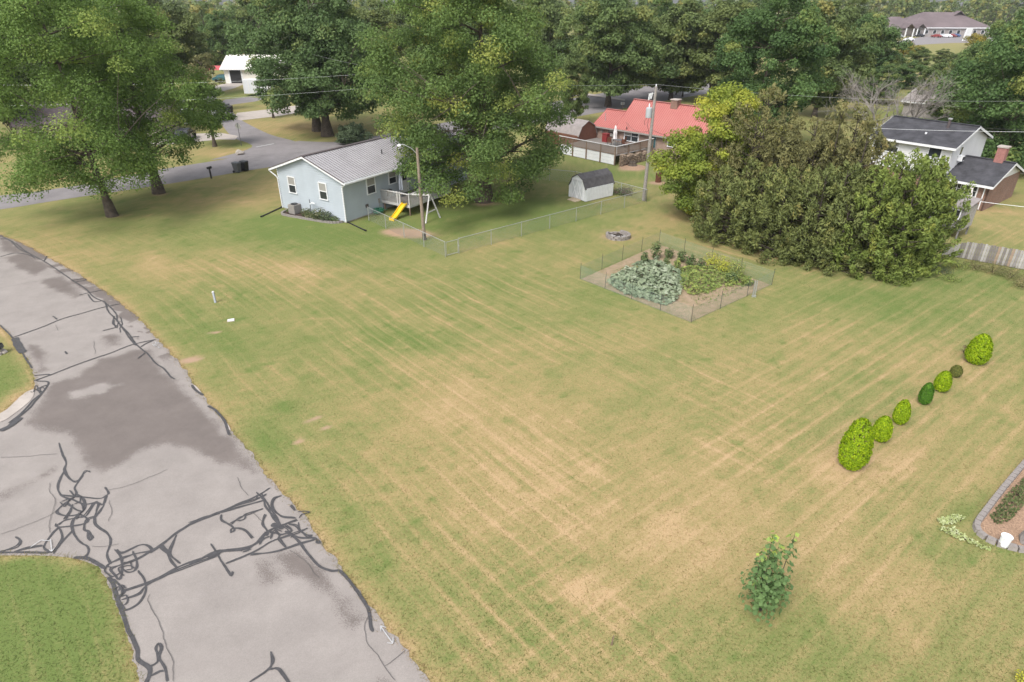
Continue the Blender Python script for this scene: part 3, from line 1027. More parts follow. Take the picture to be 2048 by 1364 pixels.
for zf, q in ((Z2, [(780, 910), (770, 950), (810, 1020), (850, 1100), (860, 1170), (900, 1260), (905, 1364)]), (Z3, [(1050, 980), (1030, 1040), (1040, 1130), (1100, 1210), (1145, 1280), (1200, 1364)]),
              (Z3, [(1145, 1275), (1200, 1240), (1270, 1185)]), (Z3, [(275, 165), (300, 220), (340, 275)]), (Z2, [(0, 600), (100, 565), (260, 500), (300, 470)]), (Z2, [(0, 200), (150, 190), (300, 180)]),
              (Z2, [(560, 370), (650, 350), (780, 300), (870, 260)]), (Z2, [(260, 330), (265, 380), (290, 430), (260, 520), (265, 590)]), (Z2, [(570, 420), (580, 480), (570, 530)]), (Z2, [(480, 660), (540, 660), (620, 650)]),
              (Z1, [(640, 760), (650, 850)]), (Z1, [(0, 400), (200, 360), (260, 350)]), (Z1, [(380, 650), (400, 690)]), (Z3, [(590, 590), (680, 660), (760, 760)]), (Z3, [(370, 370), (430, 430)])):
    ribbon(cr, zf, q, .017, 1, .018, .06)
tag(cr.build('road_cracks', M['crack']), 'thin unsealed cracks wandering across the near street', 'cracks', kind='stuff')


def marks(name, zf, lines, w, label, m='paint', z=.03):
    mb = MB()
    for q in lines:
        ribbon(mb, zf, q, w, 0, z, .0)
    return tag(mb.build(name, M[m]), label, 'road marking')


marks('arrow_marking', Z3, [[(1120, 1040), (1195, 1145)], [(1120, 1040), (1155, 1050)], [(1120, 1040), (1125, 1075)], [(1195, 1145), (1160, 1140)], [(1195, 1145), (1195, 1108)]], .032, 'white spray-painted double arrow near the lawn edge of the street')
marks('arrow_marking', Z2, [[(265, 625), (272, 690)], [(160, 668), (215, 630), (265, 635)], [(258, 680), (272, 690), (285, 672)]], .032, 'white spray-painted arrow beside the lower left grass')
marks('utility_marking', Z1, [[(1035, 772), (1060, 768), (1068, 780), (1050, 785), (1072, 792), (1058, 800), (1040, 782)], [(1065, 770), (1082, 772), (1075, 785)], [(1078, 800), (1085, 812), (1096, 802)]], .032, 'white sprayed utility scribble on the gutter edge')
marks('stop_line', lambda p: p, [[(512, 295), (548, 288)]], .35, 'white stop line across the far side street')
# broken pale concrete slivers of the old gutter
for i, q in enumerate(([(384, 770), (392, 772), (408, 792), (400, 790)], [(433, 825), (442, 828), (464, 862), (456, 860)])):
    flat('broken_gutter', q, .035, M['concrete'], it=1)
flat('gutter_apron', [(70, 778), (48, 786), (4, 830), (-60, 848), (-60, 862), (4, 846), (40, 820), (66, 798)], .026, M['concrete'], it=1)

# ================================================================== BUILDINGS
class Wall:
    """frame of a wall: s along, d outward, z up, in the building's local coordinates"""
    def __init__(w, o, ang):
        w.o, w.a = Vector((o[0], o[1], 0)), math.radians(ang)
        w.x = Vector((math.cos(w.a), math.sin(w.a), 0))
        w.n = Vector((math.sin(w.a), -math.cos(w.a), 0))    # outward is to the right of s

    def p(w, s, z, d=0.0):
        return w.o + w.x * s + w.n * d + Vector((0, 0, z))

    def box(w, mb, s0, s1, z0, z1, d0, d1):
        mb.hexa([w.p(s0, z0, d0), w.p(s0, z0, d1), w.p(s1, z0, d1), w.p(s1, z0, d0)],
                [w.p(s0, z1, d0), w.p(s0, z1, d1), w.p(s1, z1, d1), w.p(s1, z1, d0)])


def siding(name, parent, w, L, z0, z1, m, lap=.2, apex=None, proud=.036, vertical=False):
    """lapped boards up a wall; apex=(s, z) makes a gable above z1"""
    mb = MB()
    if vertical:
        n = int(L / lap)
        st = L / n
        for i in range(n):
            w.box(mb, i * st + .012, (i + 1) * st - .012, z0, z1, 0, proud)
        w.box(mb, 0, L, z0, z1, -.06, .0)
        if apex:
            mb.hexa([w.p(0, z1, -.05), w.p(L, z1, -.05), w.p(apex[0], apex[1], -.05)], [w.p(0, z1, .008), w.p(L, z1, .008), w.p(apex[0], apex[1], .008)])
        return mb.build(name, m, parent)
    z = z0
    top = apex[1] if apex else z1
    while z < top - .01:
        h = min(lap, top - z)
        def rg(zz):
            if zz <= z1 or not apex:
                return 0, L
            t = (zz - z1) / (apex[1] - z1)
            return apex[0] * t, L + (apex[0] - L) * t
        a, b = rg(z)
        c, d = rg(z + h)
        mb.poly([w.p(a, z, proud), w.p(b, z, proud), w.p(d, z + h, 0), w.p(c, z + h, 0)])
        mb.poly([w.p(a, z, 0), w.p(b, z, 0), w.p(b, z, proud), w.p(a, z, proud)])
        z += h
    return mb.build(name, m, parent)


def window(parent, w, s, z, wd, ht, sash=True, cols=1, label=None, frame='white', fw=.09, pane='glass', ac=False):
    mb = MB()
    w.box(mb, s - wd / 2 - fw, s + wd / 2 + fw, z + ht / 2, z + ht / 2 + fw, .0, .095)
    w.box(mb, s - wd / 2 - fw, s - wd / 2, z - ht / 2, z + ht / 2, .0, .095)
    w.box(mb, s + wd / 2, s + wd / 2 + fw, z - ht / 2, z + ht / 2, .0, .095)
    for c in range(1, cols):
        sc = s - wd / 2 + wd * c / cols
        w.box(mb, sc - .03, sc + .03, z - ht / 2, z + ht / 2, .0, .092)
    if sash:
        w.box(mb, s - wd / 2, s + wd / 2, z - .03, z + .03, .0, .089)
    o = mb.build('window', M[frame], parent)
    if label:
        o['label'] = label
    sl = MB()
    w.box(sl, s - wd / 2 - fw - .03, s + wd / 2 + fw + .03, z - ht / 2 - .07, z - ht / 2, .0, .125)
    sl.build('sill', M[frame], o)
    for c in range(cols):
        a, b = s - wd / 2 + wd * c / cols, s - wd / 2 + wd * (c + 1) / cols
        for lo, hi, mm in (((z - ht / 2, z, pane), (z, z + ht / 2, 'curtain' if (pane == 'glass' and random.random() < .6) else pane)) if sash else ((z - ht / 2, z + ht / 2, pane),)):
            pb = MB()
            w.box(pb, a + .005, b - .005, lo + .005, hi - .005, .038, .062)
            pb.build('pane', M[mm], o)
    return o


RIB = {'grey_metal_roof': mat('grey_rib_shade_dirt', (.20, .18, .19), .45), 'red_metal_roof': mat('red_rib_shade_dirt', (.34, .09, .085), .45)}  # darker than the sheet: shading lines and dirt along the ribs painted in


def gable_roof(parent, name, m, x0, x1, y0, y1, ze, zr, ox=.4, oy=.5, th=.12, ribs=None, fascia=None, ridge=None):
    """ridge along local x. two slopes as parts, with ribs, fascia boards and ridge cap"""
    ym = (y0 + y1) / 2
    sl = (zr - ze) / (ym - y0)
    out = []
    for sg, ya in ((-1, y0 - oy), (1, y1 + oy)):
        za = ze - sl * oy
        mb = MB()
        pts = [(x0 - ox, ya, za), (x1 + ox, ya, za), (x1 + ox, ym, zr), (x0 - ox, ym, zr)]
        if sg > 0:
            pts = [pts[1], pts[0], pts[3], pts[2]]
        mb.slab(pts, th)
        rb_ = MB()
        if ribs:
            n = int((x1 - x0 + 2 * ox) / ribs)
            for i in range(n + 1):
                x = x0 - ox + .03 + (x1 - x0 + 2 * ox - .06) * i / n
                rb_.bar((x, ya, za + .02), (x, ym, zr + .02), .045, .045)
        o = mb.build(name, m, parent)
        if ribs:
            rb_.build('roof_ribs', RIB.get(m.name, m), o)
        out.append(o)
    if fascia:
        for sg, ya in ((-1, y0 - oy), (1, y1 + oy)):
            za = ze - sl * oy
            MB().box(x0 - ox, x1 + ox, ya - .025 if sg < 0 else ya + .002, ya - .002 if sg < 0 else ya + .025, za - th - .1, za - .015).build('fascia', fascia, parent)
            for x in (x0 - ox - .03, x1 + ox + .005):
                mb = MB()
                mb.hexa([(x, ya, za - th - .08), (x + .025, ya, za - th - .08), (x + .025, ym, zr - th - .08), (x, ym, zr - th - .08)],
                        [(x, ya, za - .012), (x + .025, ya, za - .012), (x + .025, ym, zr - .012), (x, ym, zr - .012)])
                mb.build('rake_board', fascia, parent)
    if ridge:
        mb = MB()
        mb.bar((x0 - ox, ym - .09, zr + .02), (x1 + ox, ym - .09, zr + .02), .2, .03)
        mb.bar((x0 - ox, ym + .12, zr + .016), (x1 + ox, ym + .12, zr + .016), .2, .03)
        mb.build('ridge_cap', ridge, parent)
    return out


# ------------------------------------------------------------------ pale blue house
BH = empty('blue_house', (-13.75, 51.44, 0), R(57.3), 'pale blue sided house with grey ribbed metal roof and white deck', 'house')
BL, BD, BZ, BR = 16.9, 7.77, 3.72, 5.06
wr = Wall((0, 0), 0)             # rear wall, towards the fenced yard
wg = Wall((0, BD), -90)          # gable wall, towards the camera's left
siding('wall', BH, wr, BL, .12, BZ, M['blue_siding'])
siding('gable_wall', BH, wg, BD, .12, BZ, M['blue_siding'], apex=(BD / 2, BR - .12))
siding('wall', BH, Wall((BL, BD), 180), BL, .12, BZ, M['blue_siding'])
siding('gable_wall', BH, Wall((BL, 0), 90), BD, .12, BZ, M['blue_siding'], apex=(BD / 2, BR - .12))
MB().box(.03, BL - .03, .03, BD - .03, 0, .14).build('foundation', M['concrete'], BH)
cb = MB()
for x, y in ((-.02, -.02), (BL - .08, -.02), (-.02, BD - .08), (BL - .08, BD - .08)):
    cb = MB().box(x, x + .1, y, y + .1, .12, BZ - .02)
    cb.build('corner_trim', M['white'], BH)
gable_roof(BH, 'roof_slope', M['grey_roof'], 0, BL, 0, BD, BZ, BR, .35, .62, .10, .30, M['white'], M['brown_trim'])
rt = MB()
sl_ = (BR - BZ) / (BD / 2)
for ya in (-.62, BD + .62):
    rt.bar((-.37, ya, BZ - sl_ * .62 + .02), (-.37, BD / 2, BR + .02), .06, .05)
rt.build('rake_trim', M['brown_trim'], BH)
MB().box(-.35, BL + .35, -.74, -.65, BZ - .42, BZ - .30).build('gutter', M['white'], BH)
MB().tube([(6.6, 1.6, BZ + .45), (6.6, 1.6, BZ + .95)], [.06, .05], 8).build('vent_pipe', M['black'], BH)
for s in (1.75, 5.55):
    window(BH, wg, s, 2.35, .80, 1.3)
window(BH, wr, 3.2, 2.45, .9, 1.3)
window(BH, wr, 5.9, 2.6, .85, 1.05)
dr = MB()
wr.box(dr, 7.0, 7.92, .92, 3.05, .02, .05)
d_o = dr.build('door', M['white_door'], BH)
fr = MB()
for a, b, c, d in ((6.92, 7.0, .92, 3.05), (7.92, 8.0, .92, 3.05), (6.92, 8.0, 3.05, 3.14)):
    wr.box(fr, a, b, c, d, .0, .07)
fr.build('door_frame', M['white'], d_o)
pb = MB()
wr.box(pb, 7.2, 7.72, 2.0, 2.85, .05, .058)
pb.build('pane', M['glass'], d_o)
MB().lathe([(.0, 0), (.03, .01), (.03, .05), (.0, .06)], wr.p(7.85, 1.9, .07), 8).build('handle', M['brown_trim'], d_o)
window(BH, wr, 9.9, 2.4, 1.2, 1.2, cols=2)
window(BH, wr, 13.6, 2.4, .8, 1.2)
# downspouts and buried drain extensions
MB().tube([(-.3, BD + .58, 3.3), (-.12, BD + .1, 2.9), (-.08, BD - .02, 2.7), (-.08, BD - .02, .12)], .05, 6).build('downspout', M['white'], BH)
MB().tube([(-.3, -.58, 3.3), (-.08, -.14, 3.0), (-.08, -.08, 2.8), (-.08, -.08, .12)], .05, 6).build('downspout', M['white'], BH)
vb = MB()
wr.box(vb, 2.35, 2.62, .72, 1.0, .02, .12)
vb.build('wall_vent', M['brown_trim'], BH)
mbx = MB()
wr.box(mbx, 3.92, 4.08, .75, 1.15, .01, .12)
mbx.tube([wr.p(4.0, .75, .06), wr.p(4.0, .1, .06)], .025, 6)
mbx.build('electric_meter', M['ac'], BH)


def bh(x, y, z=0):
    return BH.matrix_basis @ Vector((x, y, z)) if False else Vector((-13.88 + x * math.cos(R(57.3)) - y * math.sin(R(57.3)), 51.87 + x * math.sin(R(57.3)) + y * math.cos(R(57.3)), z))


for a, b, l in (((-.08, -.1), (-.95, -3.1), 'black drain pipe running from the right house corner into the lawn'),
                ((-.1, BD), (-2.95, 6.95), 'black drain pipe stretched across the grass by the far left house corner')):
    p, q = bh(*a), bh(*b)
    o = empty('drain_pipe', p, 0, l, 'pipe')
    MB().tube([(0, 0, .12), ((q - p).x * .1, (q - p).y * .1, .06), ((q - p).x, (q - p).y, .06)], .055, 8).build('pipe', M['black'], o)
    MB().tube([(q - p) + Vector((0, 0, .065)), (q - p) * 1.05 + Vector((0, 0, .065))], .075, 8).build('outlet', M['black'], o)

# deck (part of the house)
DX0, DX1, DY, DZ = 4.35, 9.9, -3.22, .92
dk = MB()
nb = 26
for i in range(nb):
    y = DY + (-.02 - DY) * i / nb
    dk.box(DX0, DX1, y, y + (-.02 - DY) / nb - .012, DZ - .04, DZ)
deck = dk.build('deck', M['deck_board'], BH)
rim = MB()
rim.box(DX0 - .04, DX0, DY, -.02, DZ - .22, DZ + .005)
rim.box(DX0 - .04, DX1 + .04, DY - .04, DY, DZ - .22, DZ + .005)
rim.box(DX1, DX1 + .04, DY, -.02, DZ - .22, DZ + .005)
rim.build('rim_board', M['deck_wood'], deck)
for x, y in ((DX0 + .1, -.25), (DX0 + .1, -1.75), (DX0 + .1, DY + .1), (6.8, DY + .1), (DX1 - .1, DY + .1), (DX1 - .1, -1.5)):
    MB().box(x - .05, x + .05, y - .05, y + .05, 0, DZ - .045).build('deck_post', M['post_wood'], deck)
bal = MB().box(-.02, .02, -.02, .02, DZ - .2, DZ + .92).mesh('baluster')
bal.materials.append(M['deck_wood'])
runs = [((DX0 - .06, -.1), (DX0 - .06, DY + .95)), ((DX0 - .06, DY - .06), (DX1 + .06, DY - .06)), ((DX1 + .06, DY), (DX1 + .06, -.1))]
for a, b in runs:
    a, b = Vector((*a, 0)), Vector((*b, 0))
    n = int((b - a).length / .135)
    for i in range(n + 1):
        q = a.lerp(b, i / n)
        link('baluster', bal, None, deck, (q.x, q.y, 0))
rl = MB()
rl.box(DX0 - .13, DX0 + .03, DY, -.05, DZ + .93, DZ + .98)
rl.box(DX0 - .13, DX1 + .13, DY - .13, DY + .03, DZ + .935, DZ + .985)
rl.box(DX1 - .03, DX1 + .13, DY, -.05, DZ + .93, DZ + .98)
rl.build('hand_rail', M['deck_wood'], deck)
for x, y in ((DX0 - .03, DY - .03), (DX0 - .03, -1.9), (DX0 - .03, DY + 1.0), (6.8, DY - .03), (DX1 + .03, DY - .03)):
    MB().box(x - .05, x + .05, y - .05, y + .05, DZ - .22, DZ + 1.05).build('rail_post', M['deck_wood'], deck)

# yellow slide
o = empty('slide', bh(4.0, -3.05), R(57.3), 'yellow plastic slide leaning on the white deck', 'slide')
prof = [(0, 1.02), (-.25, .93), (-1.1, .36), (-1.45, .16), (-1.75, .12)]
sl = MB()
for (xa, za), (xb, zb) in zip(prof[:-1], prof[1:]):
    sl.hexa([(xa, -.22, za - .04), (xa, .22, za - .04), (xb, .22, zb - .04), (xb, -.22, zb - .04)], [(xa, -.22, za), (xa, .22, za), (xb, .22, zb), (xb, -.22, zb)])
sl.build('chute', M['yellow'], o)
for sg in (-1, 1):
    rl = MB()
    for (xa, za), (xb, zb) in zip(prof[:-1], prof[1:]):
        rl.hexa([(xa, sg * .24 - .03, za - .05), (xa, sg * .24 + .03, za - .05), (xb, sg * .24 + .03, zb - .05), (xb, sg * .24 - .03, zb - .05)],
                [(xa, sg * .24 - .03, za + .11), (xa, sg * .24 + .03, za + .11), (xb, sg * .24 + .03, zb + .11), (xb, sg * .24 - .03, zb + .11)])
    rl.build('side_rail', M['yellow'], o)
MB().box(-1.78, -1.70, -.26, .26, 0, .14).build('foot', M['yellow'], o)

# A-frame swing stand
o = empty('swing_stand', bh(4.1, -5.95), R(57.3), 'white wooden A-frame swing stand behind the light pole', 'swing stand')
ap = (.15, .3, 2.15)
MB().bar((-.9, 0, 0), ap, .10).build('leg', M['deck_wood'], o)
MB().bar((.95, -.05, 0), (.25, .3, 2.1), .10).build('leg', M['deck_wood'], o)
MB().bar((-.45, .08, .78), (.55, .08, .82), .08).build('crossbar', M['deck_wood'], o)
MB().bar((.15, .2, 2.12), (.15, 2.3, 1.86), .10, .12).build('beam', M['deck_wood'], o)

# patio umbrella on the deck
def umbrella(loc, m, label, h=2.1, w=.17):
    o = empty('closed_umbrella', loc, 0, label, 'umbrella')
    MB().tube([(0, 0, 0), (0, 0, h)], .025, 8).build('pole', M['galv'], o)
    c = MB()
    n = 12
    pr = [(.05, .55), (1.0, .6), (.85, .95), (.95, 1.3), (.6, 1.65), (.5, 1.9), (.12, 2.1)]
    i0 = 0
    for k, (r, z) in enumerate(pr):
        for j in range(n):
            t = 2 * math.pi * j / n
            rr = r * w * (1 + (.28 if j % 2 else -.18))
            c.v.append((rr * math.cos(t), rr * math.sin(t), z * h / 2.1))
    for k in range(len(pr) - 1):
        for j in range(n):
            j2 = (j + 1) % n
            c.f.append((k * n + j, k * n + j2, (k + 1) * n + j2, (k + 1) * n + j))
    c.build('canopy', m, o)
    MB().lathe([(.22, 0), (.22, .05), (.05, .1)], (0, 0, 0), 12).build('base', M['dkgrey'], o)
    return o


umbrella(bh(5.9, -1.05, DZ), M['cloth'], 'closed grey-blue umbrella on the white deck')
o = empty('barbecue_grill', bh(4.5, -.95, DZ), R(57), 'small black grill on the white deck by the wall', 'grill')
MB().lathe([(.05, .5), (.24, .55), (.28, .72), (.24, .88), (.06, .96)], (0, 0, 0), 12).build('kettle', M['black'], o)
for a in range(3):
    MB().tube([(.15 * math.cos(a * 2.1), .15 * math.sin(a * 2.1), .56), (.28 * math.cos(a * 2.1), .28 * math.sin(a * 2.1), 0)], .018, 6).build('leg', M['black'], o)

# garden hose heap
o = empty('garden_hose', bh(3.05, -.8), R(57), 'green garden hose heaped in coils against the blue wall', 'hose')
hp = []
for i in range(260):
    t = i * .24
    r = .32 + .12 * math.sin(i * .37) + .05 * math.sin(i * 1.3)
    hp.append((r * math.cos(t) * 1.2 + (.5 if i > 200 else 0) * (i - 200) / 60, r * .7 * math.sin(t) - .05, .1 + .42 * abs(math.sin(t * .5 + i * .01)) * (1 - i / 400) + .04))
MB().tube(hp, .022, 5).build('coil', M['green_hose'], o)

# AC unit
o = empty('air_conditioner', bh(-.72, 5.35), R(57.3), 'beige air conditioner box beside the blue gable wall', 'air conditioner')
MB().box(-.38, .38, -.38, .38, .05, .82).build('cabinet', M['ac'], o)
for k in range(9):
    z = .14 + k * .072
    MB().box(-.395, .395, -.395, .395, z, z + .028).build('louvre', M['ac'], o)
MB().lathe([(.0, 0), (.3, 0), (.3, .05), (.27, .06), (.0, .06)], (0, 0, .82), 16).build('fan_grille', M['black'], o)
MB().box(-.45, .45, -.45, .45, 0, .05).build('pad', M['concrete'], o)

# ------------------------------------------------------------------ brick house with red roof
BK = empty('brick_house', (16.5, 76.66, 0), -.77, 'pinkish brick house with bright red ribbed metal roof', 'house')
kx0, kx1, ky0, ky1, kze = -5.3, 5.9, .45, 6.8, 2.9
kzr = 5.55
wk = Wall((kx0, ky0), 0)


def plain_wall(name, parent, w, L, z0, z1, m, apex=None, th=.15):
    mb = MB()
    mb.hexa([w.p(0, z0, -th), w.p(L, z0, -th), w.p(L, z0, 0), w.p(0, z0, 0)], [w.p(0, z1, -th), w.p(L, z1, -th), w.p(L, z1, 0), w.p(0, z1, 0)])
    if apex:
        mb.hexa([w.p(0, z1 + .001, -th), w.p(L, z1 + .001, -th), w.p(apex[0], apex[1], -th)], [w.p(0, z1 + .001, 0), w.p(L, z1 + .001, 0), w.p(apex[0], apex[1], 0)])
    return mb.build(name, m, parent)


plain_wall('wall', BK, wk, kx1 - kx0, 0, kze, M['brick'])
plain_wall('wall', BK, Wall((kx1, ky1), 180), kx1 - kx0, 0, kze, M['brick'])
plain_wall('gable_wall', BK, Wall((kx1, ky0), 90), ky1 - ky0, 0, kze, M['brick'], apex=((ky1 - ky0) / 2, kzr - .15))
plain_wall('gable_wall', BK, Wall((kx0, ky1), -90), ky1 - ky0, 0, kze, M['brick'], apex=((ky1 - ky0) / 2, kzr - .15))
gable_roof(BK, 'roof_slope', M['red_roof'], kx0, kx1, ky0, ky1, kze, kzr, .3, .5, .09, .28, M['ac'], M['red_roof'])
# left wing, lower roof
plain_wall('wing_wall', BK, Wall((-9.0, .7), 0), 3.7, 0, 2.7, M['brick'])
plain_wall('wing_wall', BK, Wall((-9.0, 5.6), -90), 4.9, 0, 2.7, M['brick'], apex=(2.45, 3.95))
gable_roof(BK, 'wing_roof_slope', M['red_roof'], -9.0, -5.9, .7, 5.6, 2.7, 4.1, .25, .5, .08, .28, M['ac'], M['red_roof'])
ch = MB().box(-.1, .75, 3.0, 3.8, 4.8, 6.0)
c_ = ch.build('chimney', M['brick_red'], BK)
MB().box(-.18, .83, 2.92, 3.88, 6.0, 6.1).build('chimney_cap', M['concrete'], c_)
window(BK, wk, 1.9, 1.85, 1.9, 1.15, cols=2, fw=.12)
window(BK, wk, 7.4, 1.75, .8, .7, sash=False)
window(BK, wk, 9.6, 1.7, 1.2, 1.1, cols=2)
for s in (4.35,):
    db = MB()
    wk.box(db, s, s + .95, .95, 2.7, .01, .05)
    d_ = db.build('door', M['tealcar'], BK)
    fb = MB()
    wk.box(fb, s - .08, s, .75, 2.45, 0, .07)
    wk.box(fb, s + .95, s + 1.03, .75, 2.45, 0, .07)
    fb.build('door_frame', M['ac'], d_)
ww = Wall((-9.0, .7), 0)
db = MB()
ww.box(db, 2.0, 2.9, .5, 2.25, .01, .05)
d_ = db.build('door', M['brown_trim'], BK)
for z in (.9, 1.4, 1.9):
    pb = MB()
    ww.box(pb, 2.12, 2.78, z, z + .3, .05, .06)
    pb.build('pane', M['curtain'], d_)
lb = MB()
ww.box(lb, .9, 1.2, 1.7, 2.1, .01, .15)
lb.build('meter_box', M['ac'], BK)
MB().tube([(-3.9, .0, 2.62), (-3.9, .0, 2.95)], .05, 6).build('vent_pipe', M['black'], BK)
MB().tube([(-8.0, 1.2, 2.75), (-8.0, 1.2, 3.9)], .035, 6).build('mast', M['galv'], BK)


def bk(x, y, z=0):
    a = math.atan2(-.733, .68)
    return Vector((16.08 + x * math.cos(a) - y * math.sin(a), 76.42 + x * math.sin(a) + y * math.cos(a), z))


# raised deck of the brick house: white skirt panels, dark railing
DK = empty('raised_deck', bk(-3.2, -3.0), math.atan2(-.733, .68), 'raised deck with white skirt panels and brown railing behind the brick house', 'deck')
for i in range(22):
    x = -5.2 + i * (8.35 / 22)
    MB().box(x, x + 8.35 / 22 - .02, -3.2, 3.35, .95, 1.0).build('deck_board', M['deck_board'], DK)
for i in range(4):
    x0 = -5.15 + i * 2.09
    for k in range(3):
        MB().box(x0, x0 + 2.04, -3.34, -3.30 + .004 * k, .06 + k * .36, .40 + k * .36).build('skirt_panel', M['white'], DK)
for k in range(2):
    MB().box(3.22, 3.26, 2.2, 3.3, .06 + k * .55, .6 + k * .55).build('skirt_panel', M['ac'], DK)
for x in (-5.2, -3.1, -1.0, 1.1, 3.2):
    MB().box(x - .06, x + .06, -3.46, -3.345, 0, 2.05).build('post', M['post_wood'], DK)
for y in (-1.2, 1.0, 3.3):
    MB().box(3.27, 3.39, y - .06, y + .06, 0, 2.05).build('post', M['post_wood'], DK)
MB().box(-5.3, 3.42, -3.5, -3.33, 2.055, 2.11).box(3.25, 3.43, -3.3, 3.4, 2.06, 2.115).build('hand_rail', M['deck_wood'], DK)
MB().box(-5.2, 3.3, -3.42, -3.36, 1.2, 1.26).box(3.29, 3.35, -3.3, 3.3, 1.2, 1.26).build('bottom_rail', M['post_wood'], DK)
bal2 = MB().box(-.02, .02, -.02, .02, 1.25, 2.05).mesh('baluster')
bal2.materials.append(M['post_wood'])
for i in range(64):
    link('baluster', bal2, None, DK, (-5.1 + i * .13, -3.39, 0))
for i in range(49):
    link('baluster', bal2, None, DK, (3.32, -3.2 + i * .13, 0))
# furniture on it
umbrella(bk(-4.3, -1.2, 1.0), M['cloth_w'], 'closed pinkish white umbrella on the raised brown deck', 2.2, .2)
o = empty('patio_table', bk(-3.4, -1.6, 1.0), 0, 'round patio table on the raised deck beside the closed umbrella', 'table')
MB().lathe([(.0, .68), (.55, .68), (.55, .71), (.0, .72)], (0, 0, 0), 16).build('top', M['dkgrey'], o)
for a in range(4):
    MB().bar((.4 * math.cos(a * 1.57), .4 * math.sin(a * 1.57), .68), (.45 * math.cos(a * 1.57 + .1), .45 * math.sin(a * 1.57 + .1), 0), .04).build('leg', M['dkgrey'], o)
for i, (x, y, l) in enumerate(((-4.1, -2.4, 'dark patio chair on the raised deck nearest the front railing'), (-2.4, -1.7, 'dark patio chair on the raised deck nearest the woodpile'), (-3.4, -.6, 'dark patio chair on the raised deck close to the brick wall'))):
    o = empty('patio_chair', bk(x, y, 1.0), i * 2.1, l, 'chair', 'chairs on the raised deck')
    MB().box(-.25, .25, -.25, .25, .42, .46).build('seat', M['rust'], o)
    MB().box(-.25, .25, .22, .26, .47, .95).build('backrest', M['rust'], o)
    for sx in (-.22, .22):
        for sy in (-.22, .22):
            MB().box(sx - .02, sx + .02, sy - .02, sy + .02, 0, .418).build('leg', M['dkgrey'], o)
o = empty('storage_bin', bk(-6.0, -.8, 1.0), math.atan2(-.733, .68), 'dark red storage bin on the raised deck near the brown shed', 'bin')
RB = mat('dark_red_plastic', (.20, .025, .025), .5)
MB().box(-.35, .35, -.3, .3, 0, .9).build('body', RB, o)
MB().box(-.38, .38, -.33, .33, .9, .98).build('lid', RB, o)

# firewood stack along the deck's right side
FW = empty('firewood_stack', bk(.75, -3.7), math.atan2(-.733, .68), 'long stack of split firewood against the raised deck', 'firewood')
lg = MB()
for i in range(46):
    for k in range(11):
        if k * .11 > 1.05 - .25 * (i / 46) + .12 * math.sin(i * .5):
            continue
        y = -2.5 + i * .108 + random.uniform(-.02, .02)
        z = .12 + k * .108 + random.uniform(-.015, .015)
        r = random.uniform(.04, .062)
        a0 = random.random()
        d = random.uniform(-.05, .05)
        lg.tube([(-.24 + d, y, z), (.24 + d, y, z)], r, random.choice((3, 5, 6)))
tag(lg.build('split_logs', M['log'], FW), kind='stuff')
MB().bar((-.15, -2.6, .04), (-.15, 2.5, .04), .08).bar((.15, -2.6, .04), (.15, 2.5, .04), .08).build('rack', M['post_wood'], FW)
for y in (-2.62, 2.5):
    MB().box(-.05, .05, y - .04, y + .04, .085, 1.25).build('end_post', M['post_wood'], FW)

# brown gambrel shed beyond the deck
def gambrel(parent, w, L, zw, zk, zr, kx, wall_m, roof_m, ov=.12, wall_vert=True, shed_door=None):
    """gambrel building: gable across local y (width w), length along x"""
    prof = [(-w / 2, zw), (-w / 2 * kx, zk), (0, zr), (w / 2 * kx, zk), (w / 2, zw)]
    for x, nm in ((0, -1), (L, 1)):
        mb = MB()
        a = [(x, -w / 2, 0.05), (x, w / 2, 0.05)] + [(x, -p[0], p[1] - .03) for p in prof]
        b = [(x + nm * -.05, p[1], p[2]) for p in a]
        mb.hexa(a, b)
        mb.build('gable_wall', wall_m, parent)
    for sg in (-1, 1):
        n = int(L / .2)
        mb = MB()
        mb.box(.06, L - .06, sg * w / 2 - .02, sg * w / 2 + .02, .05, zw)
        for i in range(n):
            mb.box(.06 + i * (L - .12) / n + .015, .06 + (i + 1) * (L - .12) / n - .015, sg * (w / 2 + .03) - .012, sg * (w / 2 + .03) + .012, .05, zw)
        mb.build('side_wall', wall_m, parent)
        for (ya, za), (yb, zb), nm in ((prof[0], prof[1], 'lower_roof'), (prof[1], prof[2], 'upper_roof')):
            ex = .08 if nm == 'lower_roof' else 0
            dy, dz = (ya - yb), (za - zb)
            l = math.hypot(dy, dz)
            ya2, za2 = ya + dy / l * ex, za + dz / l * ex
            mb = MB()
            pts = [(-ov, -sg * ya2 * -1 if sg < 0 else -ya2, za2)]
            s = 1 if sg < 0 else -1
            pts = [(-ov, s * ya2, za2), (L + ov, s * ya2, za2), (L + ov, s * yb, zb), (-ov, s * yb, zb)]
            mb.hexa([(p[0], p[1] * .985, p[2] - .05) for p in pts], [(p[0], p[1], p[2] + .02) for p in pts])
            o = mb.build(nm, roof_m, parent)


o = empty('brown_shed', bk(-8.6, -1.2), math.atan2(-.733, .68) + math.pi, 'brown gambrel shed with pale shingle roof beyond the raised deck', 'shed')
gambrel(o, 3.5, 5.6, 1.6, 2.6, 3.2, .68, M['brown_shed'], M['shingle_lt'])

